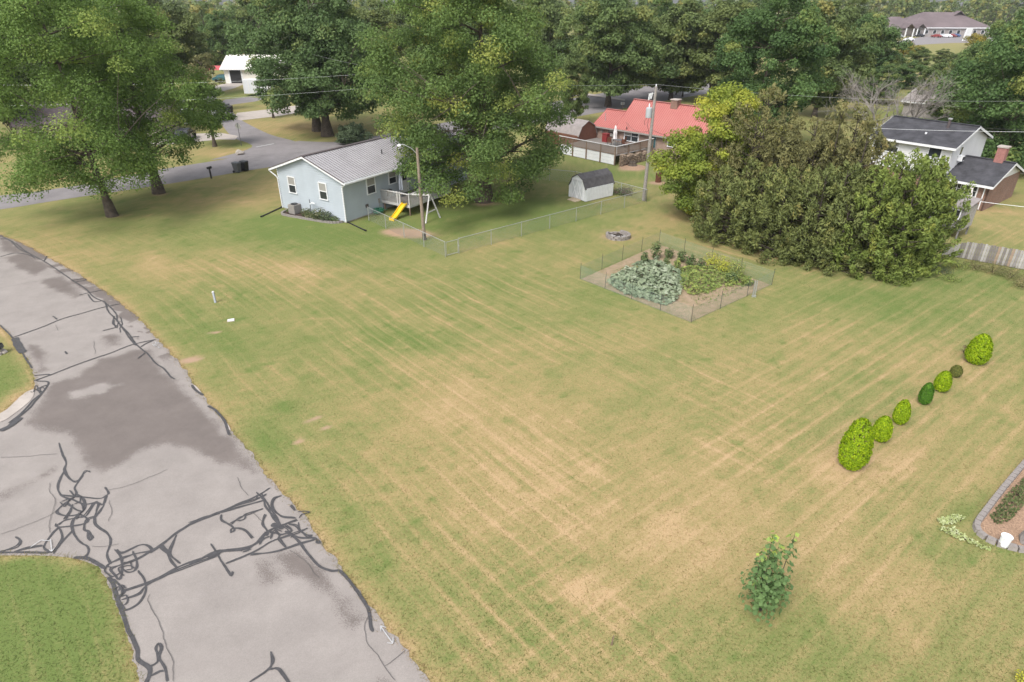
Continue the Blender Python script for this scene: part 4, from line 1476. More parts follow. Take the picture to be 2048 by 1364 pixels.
# white gambrel shed in the fenced yard
WS = empty('white_shed', (6.04, 58.49, 0), math.atan2(.61, .79), 'small white gambrel shed with grey shingle roof in the fenced yard', 'shed')
gambrel(WS, 2.2, 3.55, 1.22, 2.0, 2.36, .62, M['white'], M['shingle'])
dw = Wall((0, 1.1), -90)
db = MB()
dw.box(db, .42, 1.08, .12, 1.75, .01, .05)
dw.box(db, 1.12, 1.78, .12, 1.75, .01, .05)
dob = db.build('door', mat('pale_grey_paint', (.55, .57, .60), .6), WS)
bb = MB()
for a, b in (((.42, .12), (1.08, 1.75)), ((1.08, .12), (.42, 1.75))):
    bb.bar(dw.p(a[0] , a[1], .065), dw.p(b[0], b[1], .065), .07, .03, dw.n)
for a, b in (((1.12, .12), (1.78, 1.75)), ((1.78, .12), (1.12, 1.75))):
    bb.bar(dw.p(a[0], a[1], .065), dw.p(b[0], b[1], .065), .07, .03, dw.n)
bb.build('door_brace', M['white'], dob)
fb = MB()
for s in (.36, 1.07, 1.78):
    dw.box(fb, s, s + .06, .1, 1.82, .0, .075)
dw.box(fb, .36, 1.84, 1.82, 1.89, 0, .075)
fb.build('door_frame', M['white'], dob)
cb = MB()
for s in (-.03, 2.13):
    dw.box(cb, s, s + .1, .06, 1.2, -.01, .06)
cb.build('corner_trim', M['white'], WS)
MB().hexa([(-.75, -.55, .0), (-.06, -.55, .0), (-.06, .55, .0), (-.75, .55, .0)], [(-.75, -.55, .03), (-.06, -.55, .13), (-.06, .55, .13), (-.75, .55, .03)]).build('ramp', mat('pale_plywood', (.52, .42, .30), .8, noise=(6, .2, None)), WS)

# ------------------------------------------------------------------ white split-level house
WA = -.895
WH = empty('white_house', (38.88, 57.65, 0), WA, 'white split-level house with charcoal roof and red brick wing', 'house')
wz, wrz = 5.06, 6.3
wf = Wall((-6.85, 0), 0)
siding('wall', WH, wf, 6.85, 2.3, wz, M['white_siding'], .17)
plain_wall('lower_wall', WH, Wall((-6.85, .02), 0), 6.85, 0, 2.3, M['brick_red'])
siding('gable_wall', WH, Wall((0, 0), 90), 7.83, .2, wz, M['white_siding'], .17, apex=(3.915, wrz - .12))
siding('gable_wall', WH, Wall((-6.85, 7.83), -90), 7.83, .2, wz, M['white_siding'], .17, apex=(3.915, wrz - .12))
plain_wall('wall', WH, Wall((0, 7.83), 180), 6.85, 0, wz, M['white_siding'])
gable_roof(WH, 'roof_slope', M['shingle_dk'], -6.85, 0, 0, 7.83, wz, wrz, .35, .5, .12, None, M['white'], M['shingle_dk'])
for x in (-.09, -6.85):
    MB().box(x, x + .09, -.03, .06, 2.3, wz - .06).build('corner_trim', M['white'], WH)
window(WH, wf, 1.35, 4.2, 2.0, .95, cols=2, fw=.08)
window(WH, wf, 5.5, 4.25, 1.0, .8, sash=False, fw=.05)
ab = MB()
wf.box(ab, 5.25, 5.8, 3.45, 3.8, .03, .45)
ab.build('window_air_conditioner', M['white'], WH)
wgb = Wall((0, 0), 90)
window(WH, wgb, 1.9, 4.35, .6, .7, sash=False, fw=.06)
ab = MB()
wgb.box(ab, 1.62, 2.2, 3.5, 3.93, .03, .42)
ao = ab.build('window_air_conditioner', M['white'], WH)
gb = MB()
for k in range(2):
    wgb.box(gb, 1.68 + k * .26, 1.9 + k * .26, 3.56, 3.87, .42, .43)
gb.build('grille', M['black'], ao)
MB().tube([(-1.9, 2.9, wz + .7), (-1.9, 2.9, wz + 1.65)], .12, 8).build('flue', M['brown_trim'], WH)
MB().tube([(-1.9, 2.9, wz + 1.655), (-1.9, 2.9, wz + 1.76)], .2, 8).build('flue_cap', M['galv'], WH)
MB().tube([(-3.0, 1.3, wz + .35), (-3.0, 1.3, wz + .55)], .09, 8).build('roof_vent', M['white'], WH)
# brick wing
WX1, WY1, WZ1, WZ2 = 3.67, 7.4, 2.45, 3.7
wwg = Wall((.05, .0), 0)
plain_wall('wing_wall', WH, wwg, WX1 - .05, 0, WZ1, M['brick_red'])
plain_wall('wing_wall', WH, Wall((WX1, .0), 90), WY1, 0, WZ1, M['brick_red'])
tri = MB()
wtr = Wall((WX1, .0), 90)
tri.hexa([wtr.p(0, WZ1, -.1), wtr.p(WY1, WZ1, -.1), wtr.p((WY1) / 2, WZ2 - .12, -.1)], [wtr.p(0, WZ1, .03), wtr.p(WY1, WZ1, .03), wtr.p((WY1) / 2, WZ2 - .12, .03)])
tri.build('wing_gable', M['white_siding'], WH)
gable_roof(WH, 'wing_roof_slope', M['shingle_dk'], .35, WX1, .0, WY1, WZ1, WZ2, .34, .5, .12, None, M['white'], M['shingle_dk'])
c_ = MB().box(2.35, 3.05, 3.3, 4.05, 2.9, 4.85).build('chimney', M['chimney'], WH)
MB().box(2.28, 3.12, 3.23, 4.12, 4.85, 4.97).build('chimney_cap', M['concrete'], c_)
sd_ = MB()
for a, b in ((.78, .88), (1.75, 1.85), (2.72, 2.82)):
    wwg.box(sd_, a, b, .15, 2.02, .0, .07)
wwg.box(sd_, .78, 2.82, 2.02, 2.12, 0, .07)
so = sd_.build('sliding_door', M['white'], WH)
for a, b in ((.88, 1.75), (1.85, 2.72)):
    pb = MB()
    wwg.box(pb, a, b, .15, 2.02, .005, .03)
    pb.build('pane', M['glass'], so)
    gb = MB()
    for k in range(1, 3):
        wwg.box(gb, a + (b - a) * k / 3 - .015, a + (b - a) * k / 3 + .015, .15, 2.02, .03, .045)
    for k in range(1, 4):
        wwg.box(gb, a, b, .15 + 1.87 * k / 4 - .015, .15 + 1.87 * k / 4 + .015, .03, .044)
    gb.build('muntins', M['white'], so)
MB().tube([wwg.p(3.2, 2.2, .45), wwg.p(3.3, 1.95, .1), wwg.p(3.3, .1, .1)], .05, 6).build('downspout', M['white'], WH)


def wh(x, y, z=0):
    return Vector((38.88 + x * math.cos(WA) - y * math.sin(WA), 57.65 + x * math.sin(WA) + y * math.cos(WA), z))


umbrella(wh(2.6, -1.0), M['cloth_w'], 'closed white umbrella in front of the sliding glass door', 2.2, .2)

# little grey shed on stilts
o = empty('stilt_shed', (34.3, 47.2, 0), WA, 'small grey weathered shed raised on posts beside the big cedar', 'shed')
sw = Wall((-2.6, 0), 0)
siding('wall', o, sw, 2.6, .75, 2.45, M['shed_wood'], .14, vertical=True)
siding('wall', o, Wall((0, 0), 90), 2.2, .75, 2.45, mat('pale_grey_boards', (.42, .39, .36), .85, noise=(5, .3, None)), .14, vertical=True)
siding('wall', o, Wall((0, 2.2), 180), 2.6, .75, 2.45, M['shed_wood'], .14, vertical=True)
MB().hexa([(-2.75, -.2, 2.40), (.12, -.2, 2.40), (.12, 2.35, 2.75), (-2.75, 2.35, 2.75)], [(-2.75, -.2, 2.50), (.12, -.2, 2.50), (.12, 2.35, 2.85), (-2.75, 2.35, 2.85)]).build('roof', M['shingle_lt'], o)
window(o, sw, 1.95, 1.95, .62, .62, sash=False, fw=.06, pane='black')
MB().box(-2.55, -.05, .05, 2.15, .68, .74).build('floor', M['shed_wood'], o)
for x in (-2.5, -.1):
    for y in (.1, 2.1):
        MB().box(x - .05, x + .05, y - .05, y + .05, 0, .675).build('post', M['shed_wood'], o)

# ------------------------------------------------------------------ buildings further off
def hip_building(name, label, loc, rz, L, D, zw, zr, wm, rm, inset, ridge_gable=False):
    o = empty(name, loc, rz, label, 'building')
    for w, l in ((Wall((0, 0), 0), L), (Wall((L, 0), 90), D), (Wall((L, D), 180), L), (Wall((0, D), -90), D)):
        plain_wall('wall', o, w, l, 0, zw, wm)
    e = .6
    a = [(-e, -e, zw), (L + e, -e, zw), (L + e, D + e, zw), (-e, D + e, zw)]
    r0, r1 = (inset, D / 2, zr), (L - inset, D / 2, zr)
    for q in ([a[0], a[1], r1, r0], [a[1], a[2], r1], [a[2], a[3], r0, r1], [a[3], a[0], r0]):
        MB().hexa([(p[0], p[1], p[2] - .1) for p in q], q).build('roof_slope', rm, o)
    MB().box(-e - .04, L + e + .04, -e - .06, -e - .01, zw - .35, zw + .02).build('fascia', M['white'], o)
    MB().box(L + e + .01, L + e + .06, -e, D + e, zw - .35, zw + .02).build('fascia', M['white'], o)
    return o


b0 = G(1850, 73)
FB = hip_building('office_building', 'large grey-brown office building with hipped mauve roof at the parking lot', (G(1822, 73).x, b0.y, 0), R(-3), 36, 30, 3.9, 10.2, M['farwall'], M['shingle_far'], 10)
wfb = Wall((0, 0), 0)
for i in range(9):
    window(FB, wfb, 3 + i * 3.7, 2.0, 1.4, 1.5, sash=False, fw=.1)
pk = MB()
for s in (-1, 1):
    pk.hexa([(26 + s * 3.2, 11, 8.2), (26, 11, 10.6), (26, 15, 10.6), (26 + s * 3.2, 15, 8.2)], [(26 + s * 3.2, 11, 8.4), (26, 11, 10.8), (26, 15, 10.8), (26 + s * 3.2, 15, 8.4)])
pk.build('roof_gablet', M['shingle_far'], FB)
for x, nm in ((-3.5, 'porch'), (1.6, 'porch')):
    pm = MB()
    for s in (-1, 1):
        pm.hexa([(x + s * 2.2, -5, 3.6), (x, -5, 5.6), (x, 3, 5.6), (x + s * 2.2, 3, 3.6)], [(x + s * 2.2, -5, 3.75), (x, -5, 5.75), (x, 3, 5.75), (x + s * 2.2, 3, 3.75)])
    po = pm.build('porch_roof', M['shingle_far'], FB)
    MB().box(x - 1.9, x - 1.5, -4.8, -4.4, 0, 3.65).box(x + 1.5, x + 1.9, -4.8, -4.4, 0, 3.65).build('porch_column', M['white'], po)
W2 = hip_building('office_wing', 'lower mauve-roofed wing left of the office building', (G(1768, 72).x, b0.y + 6, 0), R(-3), 16, 18, 3.7, 8.2, M['farwall'], M['shingle_far'], 6)
sg = G(1930, 84)
o = empty('monument_sign', sg, R(20), 'white leaning monument sign by the parking lot', 'sign')
MB().hexa([(-1.6, -.3, .5), (1.6, -.3, .5), (1.6, .3, .5), (-1.6, .3, .5)], [(-1.0, -.25, 5.2), (2.2, -.25, 5.2), (2.2, .25, 5.2), (-1.0, .25, 5.2)]).build('panel', M['white'], o)
MB().box(-1.7, 1.7, -.4, .4, 0, .49).build('base', M['farwall'], o)


def car(name, loc, rz, m, label, group=None, sc=1.0):
    o = empty(name, loc, rz, label, 'car', group)
    b = MB()
    prof = [(-2.2, .35), (-2.25, .75), (-1.9, .95), (-1.5, 1.0), (-1.0, 1.42), (.5, 1.45), (1.15, .98), (2.0, .86), (2.25, .6), (2.2, .32)]
    b.hexa([(x, -.85 + (.12 if z > 1.1 else 0), z) for x, z in prof], [(x, .85 - (.12 if z > 1.1 else 0), z) for x, z in prof])
    b.build('body', m, o)
    g = MB()
    g.box(-.95, .45, -.752, .752, 1.02, 1.36)
    g.hexa([(.52, -.68, 1.40), (.52, .68, 1.40), (1.16, .72, 1.0), (1.16, -.72, 1.0)], [(.56, -.68, 1.42), (.56, .68, 1.42), (1.2, .72, 1.02), (1.2, -.72, 1.02)])
    g.build('windows', M['glass'], o)
    for x in (-1.4, 1.4):
        for y in (-.84, .84):
            MB().tube([(x, y - .1, .32), (x, y + .1, .32)], .32, 12).build('wheel', M['tyre'], o)
    for y in (-.6, .6):
        MB().box(2.18, 2.27, y - .18, y + .18, .6, .74).build('headlight', M['bucket'], o)
    return o


for px, py, m, rz, l in ((1838, 74, 'blackcar', 170, 'black car parked by the office entrance'), (1817, 82, 'whitecar', 195, 'white car parked alone in the middle of the lot'), (1796, 76, 'silvercar', 180, 'silver car half hidden at the left end of the lot'),
                         (1872, 75, 'redcar', 120, 'dull red car, leftmost of the row facing the office'), (1884, 74.5, 'silvercar', 120, 'silver car second in the row facing the office'), (1893, 75, 'whitecar', 120, 'white car in the row facing the office'),
                         (1902, 74.5, 'redcar', 120, 'red car between white and silver cars in the office row'), (1910, 74, 'bluecar', 120, 'blue car last in the row facing the office'), (2042, 73, 'bluecar', 185, 'dark blue car at the far right edge of the photo')):
    car('parked_car', G(px, py), R(rz), M[m], l, 'cars at the office lot')
car('parked_car', G(448, 163), R(10), M['tealcar'], 'dark teal car under the red canopy beside the white garage')
o = empty('canopy', G(446, 160), R(5), 'red canopy standing over the teal car', 'canopy')
MB().hexa([(-3, -2.4, 2.3), (3, -2.4, 2.3), (3, 2.4, 2.3), (-3, 2.4, 2.3)], [(-2.6, -.3, 3.0), (2.6, -.3, 3.0), (2.6, .3, 3.0), (-2.6, .3, 3.0)]).build('roof', mat('faded_red_tarp', (.45, .10, .11), .7), o)
for x in (-2.8, 2.8):
    for y in (-2.2, 2.2):
        MB().box(x - .05, x + .05, y - .05, y + .05, 0, 2.298).build('post', M['galv'], o)
car('parked_car', G(372, 280), R(100), M['blackcar'], 'black car half hidden behind the left maple on the driveway')

# white-roofed garage
GA = empty('garage', (-62.3, 149.5, 0), R(0), 'cream metal-roofed garage with an open doorway whose dark inside is a black panel', 'garage')
gw = Wall((0, 0), 0)
siding('wall', GA, gw, 14, 0, 3.3, M['white_metal'], .3, vertical=True)
siding('gable_wall', GA, Wall((0, 9), -90), 9, 0, 3.3, M['white_metal'], .3, vertical=True, apex=(4.5, 5.3))
siding('gable_wall', GA, Wall((14, 0), 90), 9, 0, 3.3, M['white_metal'], .3, vertical=True, apex=(4.5, 5.3))
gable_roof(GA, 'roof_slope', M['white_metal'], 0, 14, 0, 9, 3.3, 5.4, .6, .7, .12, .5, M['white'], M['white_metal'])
db = MB()
gw.box(db, 1.2, 3.6, .05, 2.9, .02, .06)
d_ = db.build('door', M['black'], GA)  # black slab painted in for the unlit inside of the open doorway
fb = MB()
for a, b, c, d in ((.9, 1.2, .05, 3.1), (3.6, 3.9, .05, 3.1), (1.2, 3.6, 2.9, 3.1)):
    gw.box(fb, a, b, c, d, .02, .09)
fb.build('door_frame', M['white'], d_)
# white trailer
TR = empty('white_trailer', G(490, 193), R(8), 'white boxy utility trailer standing below the double trees', 'trailer')
MB().box(0, 5.2, 0, 2.2, .5, 2.9).build('body', M['white'], TR)
for k in range(6):
    MB().box(.1 + k * .85, .16 + k * .85, -.03, 0, .5, 2.9).build('seam', M['white_metal'], TR)
for y in (.2, 2.0):
    MB().tube([(2.6, y - .1, .35), (2.6, y + .1, .35)], .35, 12).build('wheel', M['tyre'], TR)
MB().bar((5.2, 1.1, .5), (6.3, 1.1, .45), .1).build('hitch', M['dkgrey'], TR)

# dark-roofed house behind the left maples
DH = empty('tan_house', (-62.0, 83, 0), R(14), 'tan house with dark roof half hidden behind the left maples', 'house')
siding('wall', DH, Wall((0, 0), 0), 17, .2, 2.7, mat('tan_siding', (.36, .30, .26), .7), .16)
siding('gable_wall', DH, Wall((17, 0), 90), 9, .2, 2.7, mat('tan_siding', (.36, .30, .26), .7), .16, apex=(4.5, 4.9))
gable_roof(DH, 'roof_slope', mat('brown_shingle', (.10, .08, .085), .9, noise=(2, .3, None, 8)), 0, 17, 0, 9, 2.7, 5.0, .4, .5, .12, None, M['brown_trim'])
for s in (3, 7, 13):
    window(DH, Wall((0, 0), 0), s, 1.6, 1.3, 1.1, cols=2)
# pale house glimpsed left of the side street
PHs = empty('cream_house', (-52.5, 96, 0), R(20), 'cream house glimpsed between the left trees and side street', 'house')
siding('wall', PHs, Wall((0, 0), 0), 9, .2, 2.7, M['white_siding'], .16)
siding('gable_wall', PHs, Wall((9, 0), 90), 7, .2, 2.7, M['white_siding'], .16, apex=(3.5, 4.3))
gable_roof(PHs, 'roof_slope', M['shingle'], 0, 9, 0, 7, 2.7, 4.5, .4, .5, .12, None, M['white'])
window(PHs, Wall((0, 0), 0), 6, 1.6, 1.2, 1.1, cols=2)
# grey roofed low building behind the bare tree
LB = empty('low_grey_house', (G(1752, 215).x, G(1752, 215).y - 8, 0), R(-52), 'low house with pale grey roof behind the bare tree', 'house')
plain_wall('wall', LB, Wall((0, 0), 0), 11, 0, 2.4, M['farwall'])
plain_wall('gable_wall', LB, Wall((11, 0), 90), 8, 0, 2.4, M['farwall'], apex=(4, 3.7))
gable_roof(LB, 'roof_slope', M['shingle_lt'], 0, 11, 0, 8, 2.4, 3.9, .4, .5, .12, None, M['white'])
# white outbuilding by the far pole
OB = empty('white_outbuilding', (G(1362, 190).x, G(1362, 190).y, 0), R(-40), 'small white outbuilding with grey roof beside a far utility pole', 'outbuilding')
siding('wall', OB, Wall((-3, 0), 0), 3, 0, 2.6, M['white_siding'], .2)
siding('gable_wall', OB, Wall((0, 0), 90), 4, 0, 2.6, M['white_siding'], .2, apex=(2, 3.6))
gable_roof(OB, 'roof_slope', M['shingle'], -3, 0, 0, 4, 2.6, 3.7, .3, .3, .1, None, M['white'])

# ================================================================== VEGETATION
LM = {
    'maple': leaf_mat('maple_leaves', (.066, .108, .034), (.130, .195, .058), (.34, .35, .085), .40, gain=1.28),
    'maple_l': leaf_mat('left_maple_leaves', (.080, .135, .034), (.155, .235, .060), (.33, .37, .09), .40, gain=1.18),
    'locust': leaf_mat('far_maple_leaves', (.058, .098, .038), (.112, .170, .062), (.26, .28, .09), .38, gain=1.28),
    'dark': leaf_mat('dark_maple_leaves', (.052, .098, .034), (.105, .172, .056), (.28, .29, .075), .38, gain=1.2),
    'yellow': leaf_mat('yellowing_leaves', (.12, .18, .04), (.30, .36, .06), (.55, .52, .08), .4),
    'cedar': leaf_mat('cedar_sprays', (.078, .098, .036), (.140, .160, .052), (.27, .22, .075), .25, gain=1.4),
    'cedar_b': leaf_mat('bronzed_cedar_sprays', (.085, .088, .038), (.150, .146, .058), (.29, .21, .085), .25, gain=1.4),
    'cedar_g': leaf_mat('green_cedar_sprays', (.080, .115, .030), (.155, .195, .046), (.30, .27, .065), .25, gain=1.4),
    'wood': leaf_mat('woodland_leaves', (.080, .130, .050), (.150, .215, .072), (.33, .32, .10), .35, .03),
    'wood_y': leaf_mat('autumn_leaves', (.12, .12, .03), (.25, .22, .04), (.45, .33, .04), .3),
    'lime': leaf_mat('lime_conifer_sprays', (.10, .18, .006), (.26, .39, .010), (.50, .60, .02), .25),
    'dkconifer': leaf_mat('dark_conifer_sprays', (.025, .07, .008), (.055, .14, .012), (.12, .24, .02), .2, gain=1.3),
    'olive': leaf_mat('olive_conifer_sprays', (.06, .07, .02), (.13, .15, .035), (.25, .24, .05), .2),
    'sapling': leaf_mat('sapling_leaves', (.095, .165, .060), (.175, .275, .105), (.40, .50, .10), .35),
    'squash': leaf_mat('squash_leaves', (.12, .165, .095), (.27, .32, .205), (.47, .51, .39), .2),
    'bean': leaf_mat('bean_leaves', (.10, .16, .045), (.25, .31, .09), (.47, .46, .12), .3),
    'tomato': leaf_mat('tomato_leaves', (.065, .11, .04), (.14, .19, .075), (.29, .28, .11), .3),
    'dill': leaf_mat('yellow_dill', (.20, .24, .05), (.40, .42, .06), (.62, .56, .08), .3),
    'bush': leaf_mat('grey_green_bush', (.05, .075, .04), (.11, .15, .08), (.22, .25, .14), .3),
    'juniper': leaf_mat('juniper_mat', (.045, .07, .025), (.11, .14, .05), (.27, .24, .13), .2),
    'varieg': leaf_mat('variegated_weed', (.20, .27, .08), (.42, .48, .20), (.70, .72, .50), .3),
    'weed': leaf_mat('dry_weeds', (.12, .135, .05), (.23, .22, .10), (.36, .28, .16), .3),
    'flower': leaf_mat('bed_foliage', (.04, .07, .025), (.12, .15, .06), (.42, .36, .25), .3),
}
MAPLE = ([0, .06, .2, .35, .5, .7, .85, .95, 1], [.45, .80, 1, .98, .9, .72, .52, .30, .05])
ROUND = ([0, .1, .3, .5, .7, .9, 1], [.4, .75, 1, 1, .85, .5, .05])
UPR = ([0, .15, .4, .6, .8, .95, 1], [.5, .8, 1, .95, .7, .35, .05])


def crown_leaves(rg, h, zb, Rr, prof, nleaf, size, nclump, yellow=.15, rc=.17, droop=.0, squash_=1.0, cut=None):
    t = rg.random(nclump * 3)
    rr = np.interp(t, *prof)
    keep = rg.random(len(t)) < rr ** 1.2
    t, rr = t[keep][:nclump], rr[keep][:nclump]
    n = len(t)
    az = rg.random(n) * 2 * math.pi
    lump = 1 + .20 * np.sin(az * 3 + t * 9 + rg.random() * 6) + .12 * np.sin(az * 5 - t * 14)
    u = rg.random(n) ** .42
    c = np.stack([np.cos(az) * Rr * rr * u * lump * .92, np.sin(az) * Rr * rr * u * lump * .92 * squash_, zb + t * (h - zb) * .97], 1)
    if cut is not None:
        c = c[cut(c[:, 0], c[:, 1], c[:, 2])]
        n = len(c)
    rcl = Rr * rc * rg.uniform(.65, 1.35, n)
    per = rg.multinomial(nleaf, rcl ** 2 / np.sum(rcl ** 2))
    ci = np.repeat(np.arange(n), per)
    N = len(ci)
    off = rg.normal(0, 1, (N, 3))
    ol = np.linalg.norm(off, axis=1, keepdims=True)
    off = off / ol * (np.minimum(ol, 2.2) ** .8) * .62
    off[:, 2] *= .62
    P = c[ci] + off * rcl[ci][:, None]
    P[:, 2] -= droop * np.hypot(off[:, 0], off[:, 1]) ** 2 * rcl[ci] * .5
    P[:, 2] = np.maximum(P[:, 2], .35)
    Nn = norm(off) * .7 + np.array([0, 0, .55]) + rg.normal(0, .45, (N, 3))
    D = rg.normal(0, 1, (N, 3)) + np.array([0, 0, -.4])
    ln = size * rg.uniform(.7, 1.35, N)
    tt = (P[:, 2] - zb) / (h - zb)
    ctint = rg.normal(0, .10, n)[ci]
    ye = (rg.random(n) < yellow)[ci] * rg.uniform(.1, .4, n)[ci]
    tint = .34 + ctint * 1.2 + rg.normal(0, .06, N) + ye + yellow * .7 * (tt - .5)
    return P, Nn, D, ln, np.clip(tint, 0, 1), c


def branches(rg, c, h, zb, tr, m, parent, nlimb=9, lean=(0, 0), trunk_top=.82, frac=.5, parts=('trunk', 'limbs'), flare=1.5):
    tp = []
    for k in np.linspace(0, 1, 9):
        z = k * h * trunk_top
        tp.append((lean[0] * k + .15 * math.sin(k * 5 + c[0, 0]) * k * h * .06, lean[1] * k + .15 * math.cos(k * 4) * k * h * .05, z))
    rad = [tr * (1 - .9 * k ** .8) * (1 + (flare - 1) * math.exp(-k * 28)) for k in np.linspace(0, 1, 9)]
    MB().tube([(tp[0][0], tp[0][1], -.1)] + tp, [rad[0]] + rad, 9).build(parts[0], m, parent, smooth=True)
    T = np.array(tp)
    lb = MB()
    nodes = [T[2:]]
    sel = rg.permutation(len(c))[:nlimb]
    for i in sel:
        e = c[i]
        z0 = max(zb * .8, min(e[2] - .35 * math.hypot(e[0], e[1]), h * trunk_top * .9))
        b = np.array([np.interp(z0, T[:, 2], T[:, 0]), np.interp(z0, T[:, 2], T[:, 1]), z0])
        mid = b * .45 + e * .55 + np.array([0, 0, .06 * np.linalg.norm(e - b)])
        ks = np.linspace(0, 1, 6)[:, None]
        pts = (1 - ks) ** 2 * b + 2 * ks * (1 - ks) * mid + ks ** 2 * e
        rd = np.interp(z0, T[:, 2], rad[:]) * .55
        lb.tube(pts, list(np.linspace(max(rd, .05), .025, 6)), 5, False)
        nodes.append(pts[1:])
    A = np.vstack(nodes)
    for i in rg.permutation(len(c))[:int(len(c) * frac)]:
        e = c[i]
        d = np.linalg.norm(A - e, axis=1) + 2.0 * np.maximum(0, A[:, 2] - e[2] + .2)
        b = A[np.argmin(d)]
        lb.tube([b, b * .5 + e * .5 + rg.normal(0, .1, 3), e], [.045, .03, .012], 4, False)
    lb.build(parts[1], m, parent)


def tree(name, label, base, h, Rr, zb, tr, nleaf, size, lm, seed, prof=MAPLE, nclump=170, yellow=.15, bark='bark', group=None, rc=.17, cat='tree', lean=(0, 0), droop=.3, offset=(0, 0), nlimb=9, squash_=1.0, rz=0.0, cut=None):
    rg = np.random.default_rng(seed)
    o = empty(name, (base[0], base[1], 0), rz, label, cat, group)
    P, N, D, ln, ti, c = crown_leaves(rg, h, zb, Rr, prof, nleaf, size, nclump, yellow, rc, droop, squash_, cut)
    tl = np.clip((P[:, 2] / h), 0, 1)[:, None] ** 1.2 * np.array([lean])
    P[:, :2] += tl + np.array(offset)
    c[:, :2] += np.clip(c[:, 2:3] / h, 0, 1) ** 1.2 * np.array([lean]) + np.array(offset)
    me = quads_mesh('crown', leaf_quads(P, N, D, ln, ln * .66), {'tint': ti})
    link('crown', me, LM[lm], o)
    branches(rg, c, h, zb, tr, M[bark], o, nlimb, lean)
    return o


def copy_tree(src, name, label, base, sc, rz, group=None):
    o = src.copy()
    COL.objects.link(o)
    o.location = (base[0], base[1], 0)
    o.scale = sc
    o.rotation_euler = (0, 0, rz)
    tag(o, label, 'tree', group)
    o.name = name
    for ch in [c for c in src.children]:
        c = ch.copy()
        COL.objects.link(c)
        c.parent = o
    return o


def conifer_leaves(rg, h, Rr, prof, n, ln0, wd0, zb=.05, lump=.16, tipz=.7, nlob=26, tint0=.35, shell=.25):
    """dense scale-leaf sprays on lobes of a conifer"""
    nc = nlob
    t = rg.random(nc * 3)
    rr = np.interp(t, *prof)
    k = rg.random(len(t)) < rr + .08
    t, rr = t[k][:nc], rr[k][:nc]
    nc = len(t)
    az = rg.random(nc) * 6.283
    u = rg.uniform(1 - shell, 1.0, nc)
    c = np.stack([np.cos(az) * Rr * rr * u, np.sin(az) * Rr * rr * u, zb + t * (h - zb)], 1)
    lr = Rr * lump * rg.uniform(.7, 1.3, nc)
    ci = rg.integers(0, nc, n)
    off = rg.normal(0, 1, (n, 3)) * np.array([.55, .55, .75])
    P = c[ci] + off * lr[ci][:, None]
    # fill the core too
    P[:, 2] = np.clip(P[:, 2], .04, None)
    tt = np.clip((P[:, 2] - zb) / (h - zb), 0, 1)
    r = np.hypot(P[:, 0], P[:, 1])
    lim = Rr * np.interp(tt, *prof) * 1.10 + .05 * Rr
    f = np.minimum(1, lim / (r + 1e-6))
    P[:, 0] *= f
    P[:, 1] *= f
    P[:, 2] = np.minimum(P[:, 2], h * 1.01)
    rad = np.stack([P[:, 0], P[:, 1], np.zeros(n)], 1)
    rad = norm(rad)
    D = rad * .65 + np.array([0, 0, tipz]) + norm(off) * .35 + rg.normal(0, .3, (n, 3))
    Nn = rad + norm(off) * .4 + np.array([0, 0, .35]) + rg.normal(0, .4, (n, 3))
    ln = ln0 * rg.uniform(.7, 1.4, n)
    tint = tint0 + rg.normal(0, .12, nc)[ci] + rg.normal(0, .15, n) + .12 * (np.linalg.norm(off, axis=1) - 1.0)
    return P, Nn, D, ln, ln * wd0, np.clip(tint, 0, 1)


def conifer(name, label, base, h, Rr, n, lm, seed, prof, ln0=.3, wd0=.42, cat='tree', group=None, lump=.16, nlob=60, tint0=.35, core=True, tr=None, rz=0.0, sq=1.0, zb=.05, lean=(0, 0), shell=.25):
    rg = np.random.default_rng(seed)
    o = empty(name, (base[0], base[1], 0), rz, label, cat, group)
    P, N, D, ln, wd, ti = conifer_leaves(rg, h, Rr, prof, n, ln0, wd0, zb, lump, .7, nlob, tint0, shell)
    P[:, 1] *= sq
    P[:, :2] += (P[:, 2:3] / h) * np.array([lean])
    link('crown', quads_mesh('crown', leaf_quads(P, N, D, ln, wd, .1), {'tint': ti}), LM[lm], o)
    tr = tr or h * .02
    tb = MB().tube([(0, 0, -.05), (lean[0] * .5, lean[1] * .5, h * .5), (lean[0] * .9, lean[1] * .9, h * .9)], [tr, tr * .7, tr * .15], 7)
    rg2 = np.random.default_rng(seed + 1)
    for k in range(26 if core else 8):
        z = h * (.08 + .8 * rg2.random())
        a = rg2.random() * 6.283
        r = Rr * np.interp(z / h, *prof) * .8
        x0, y0 = lean[0] * z / h, lean[1] * z / h
        tb.tube([(x0, y0, z), (x0 + math.cos(a) * r, y0 + math.sin(a) * r * sq, z + r * .3)], [tr * .3, tr * .08], 4, False)
    tb.build('trunk', M['bark_dark'], o)
    return o


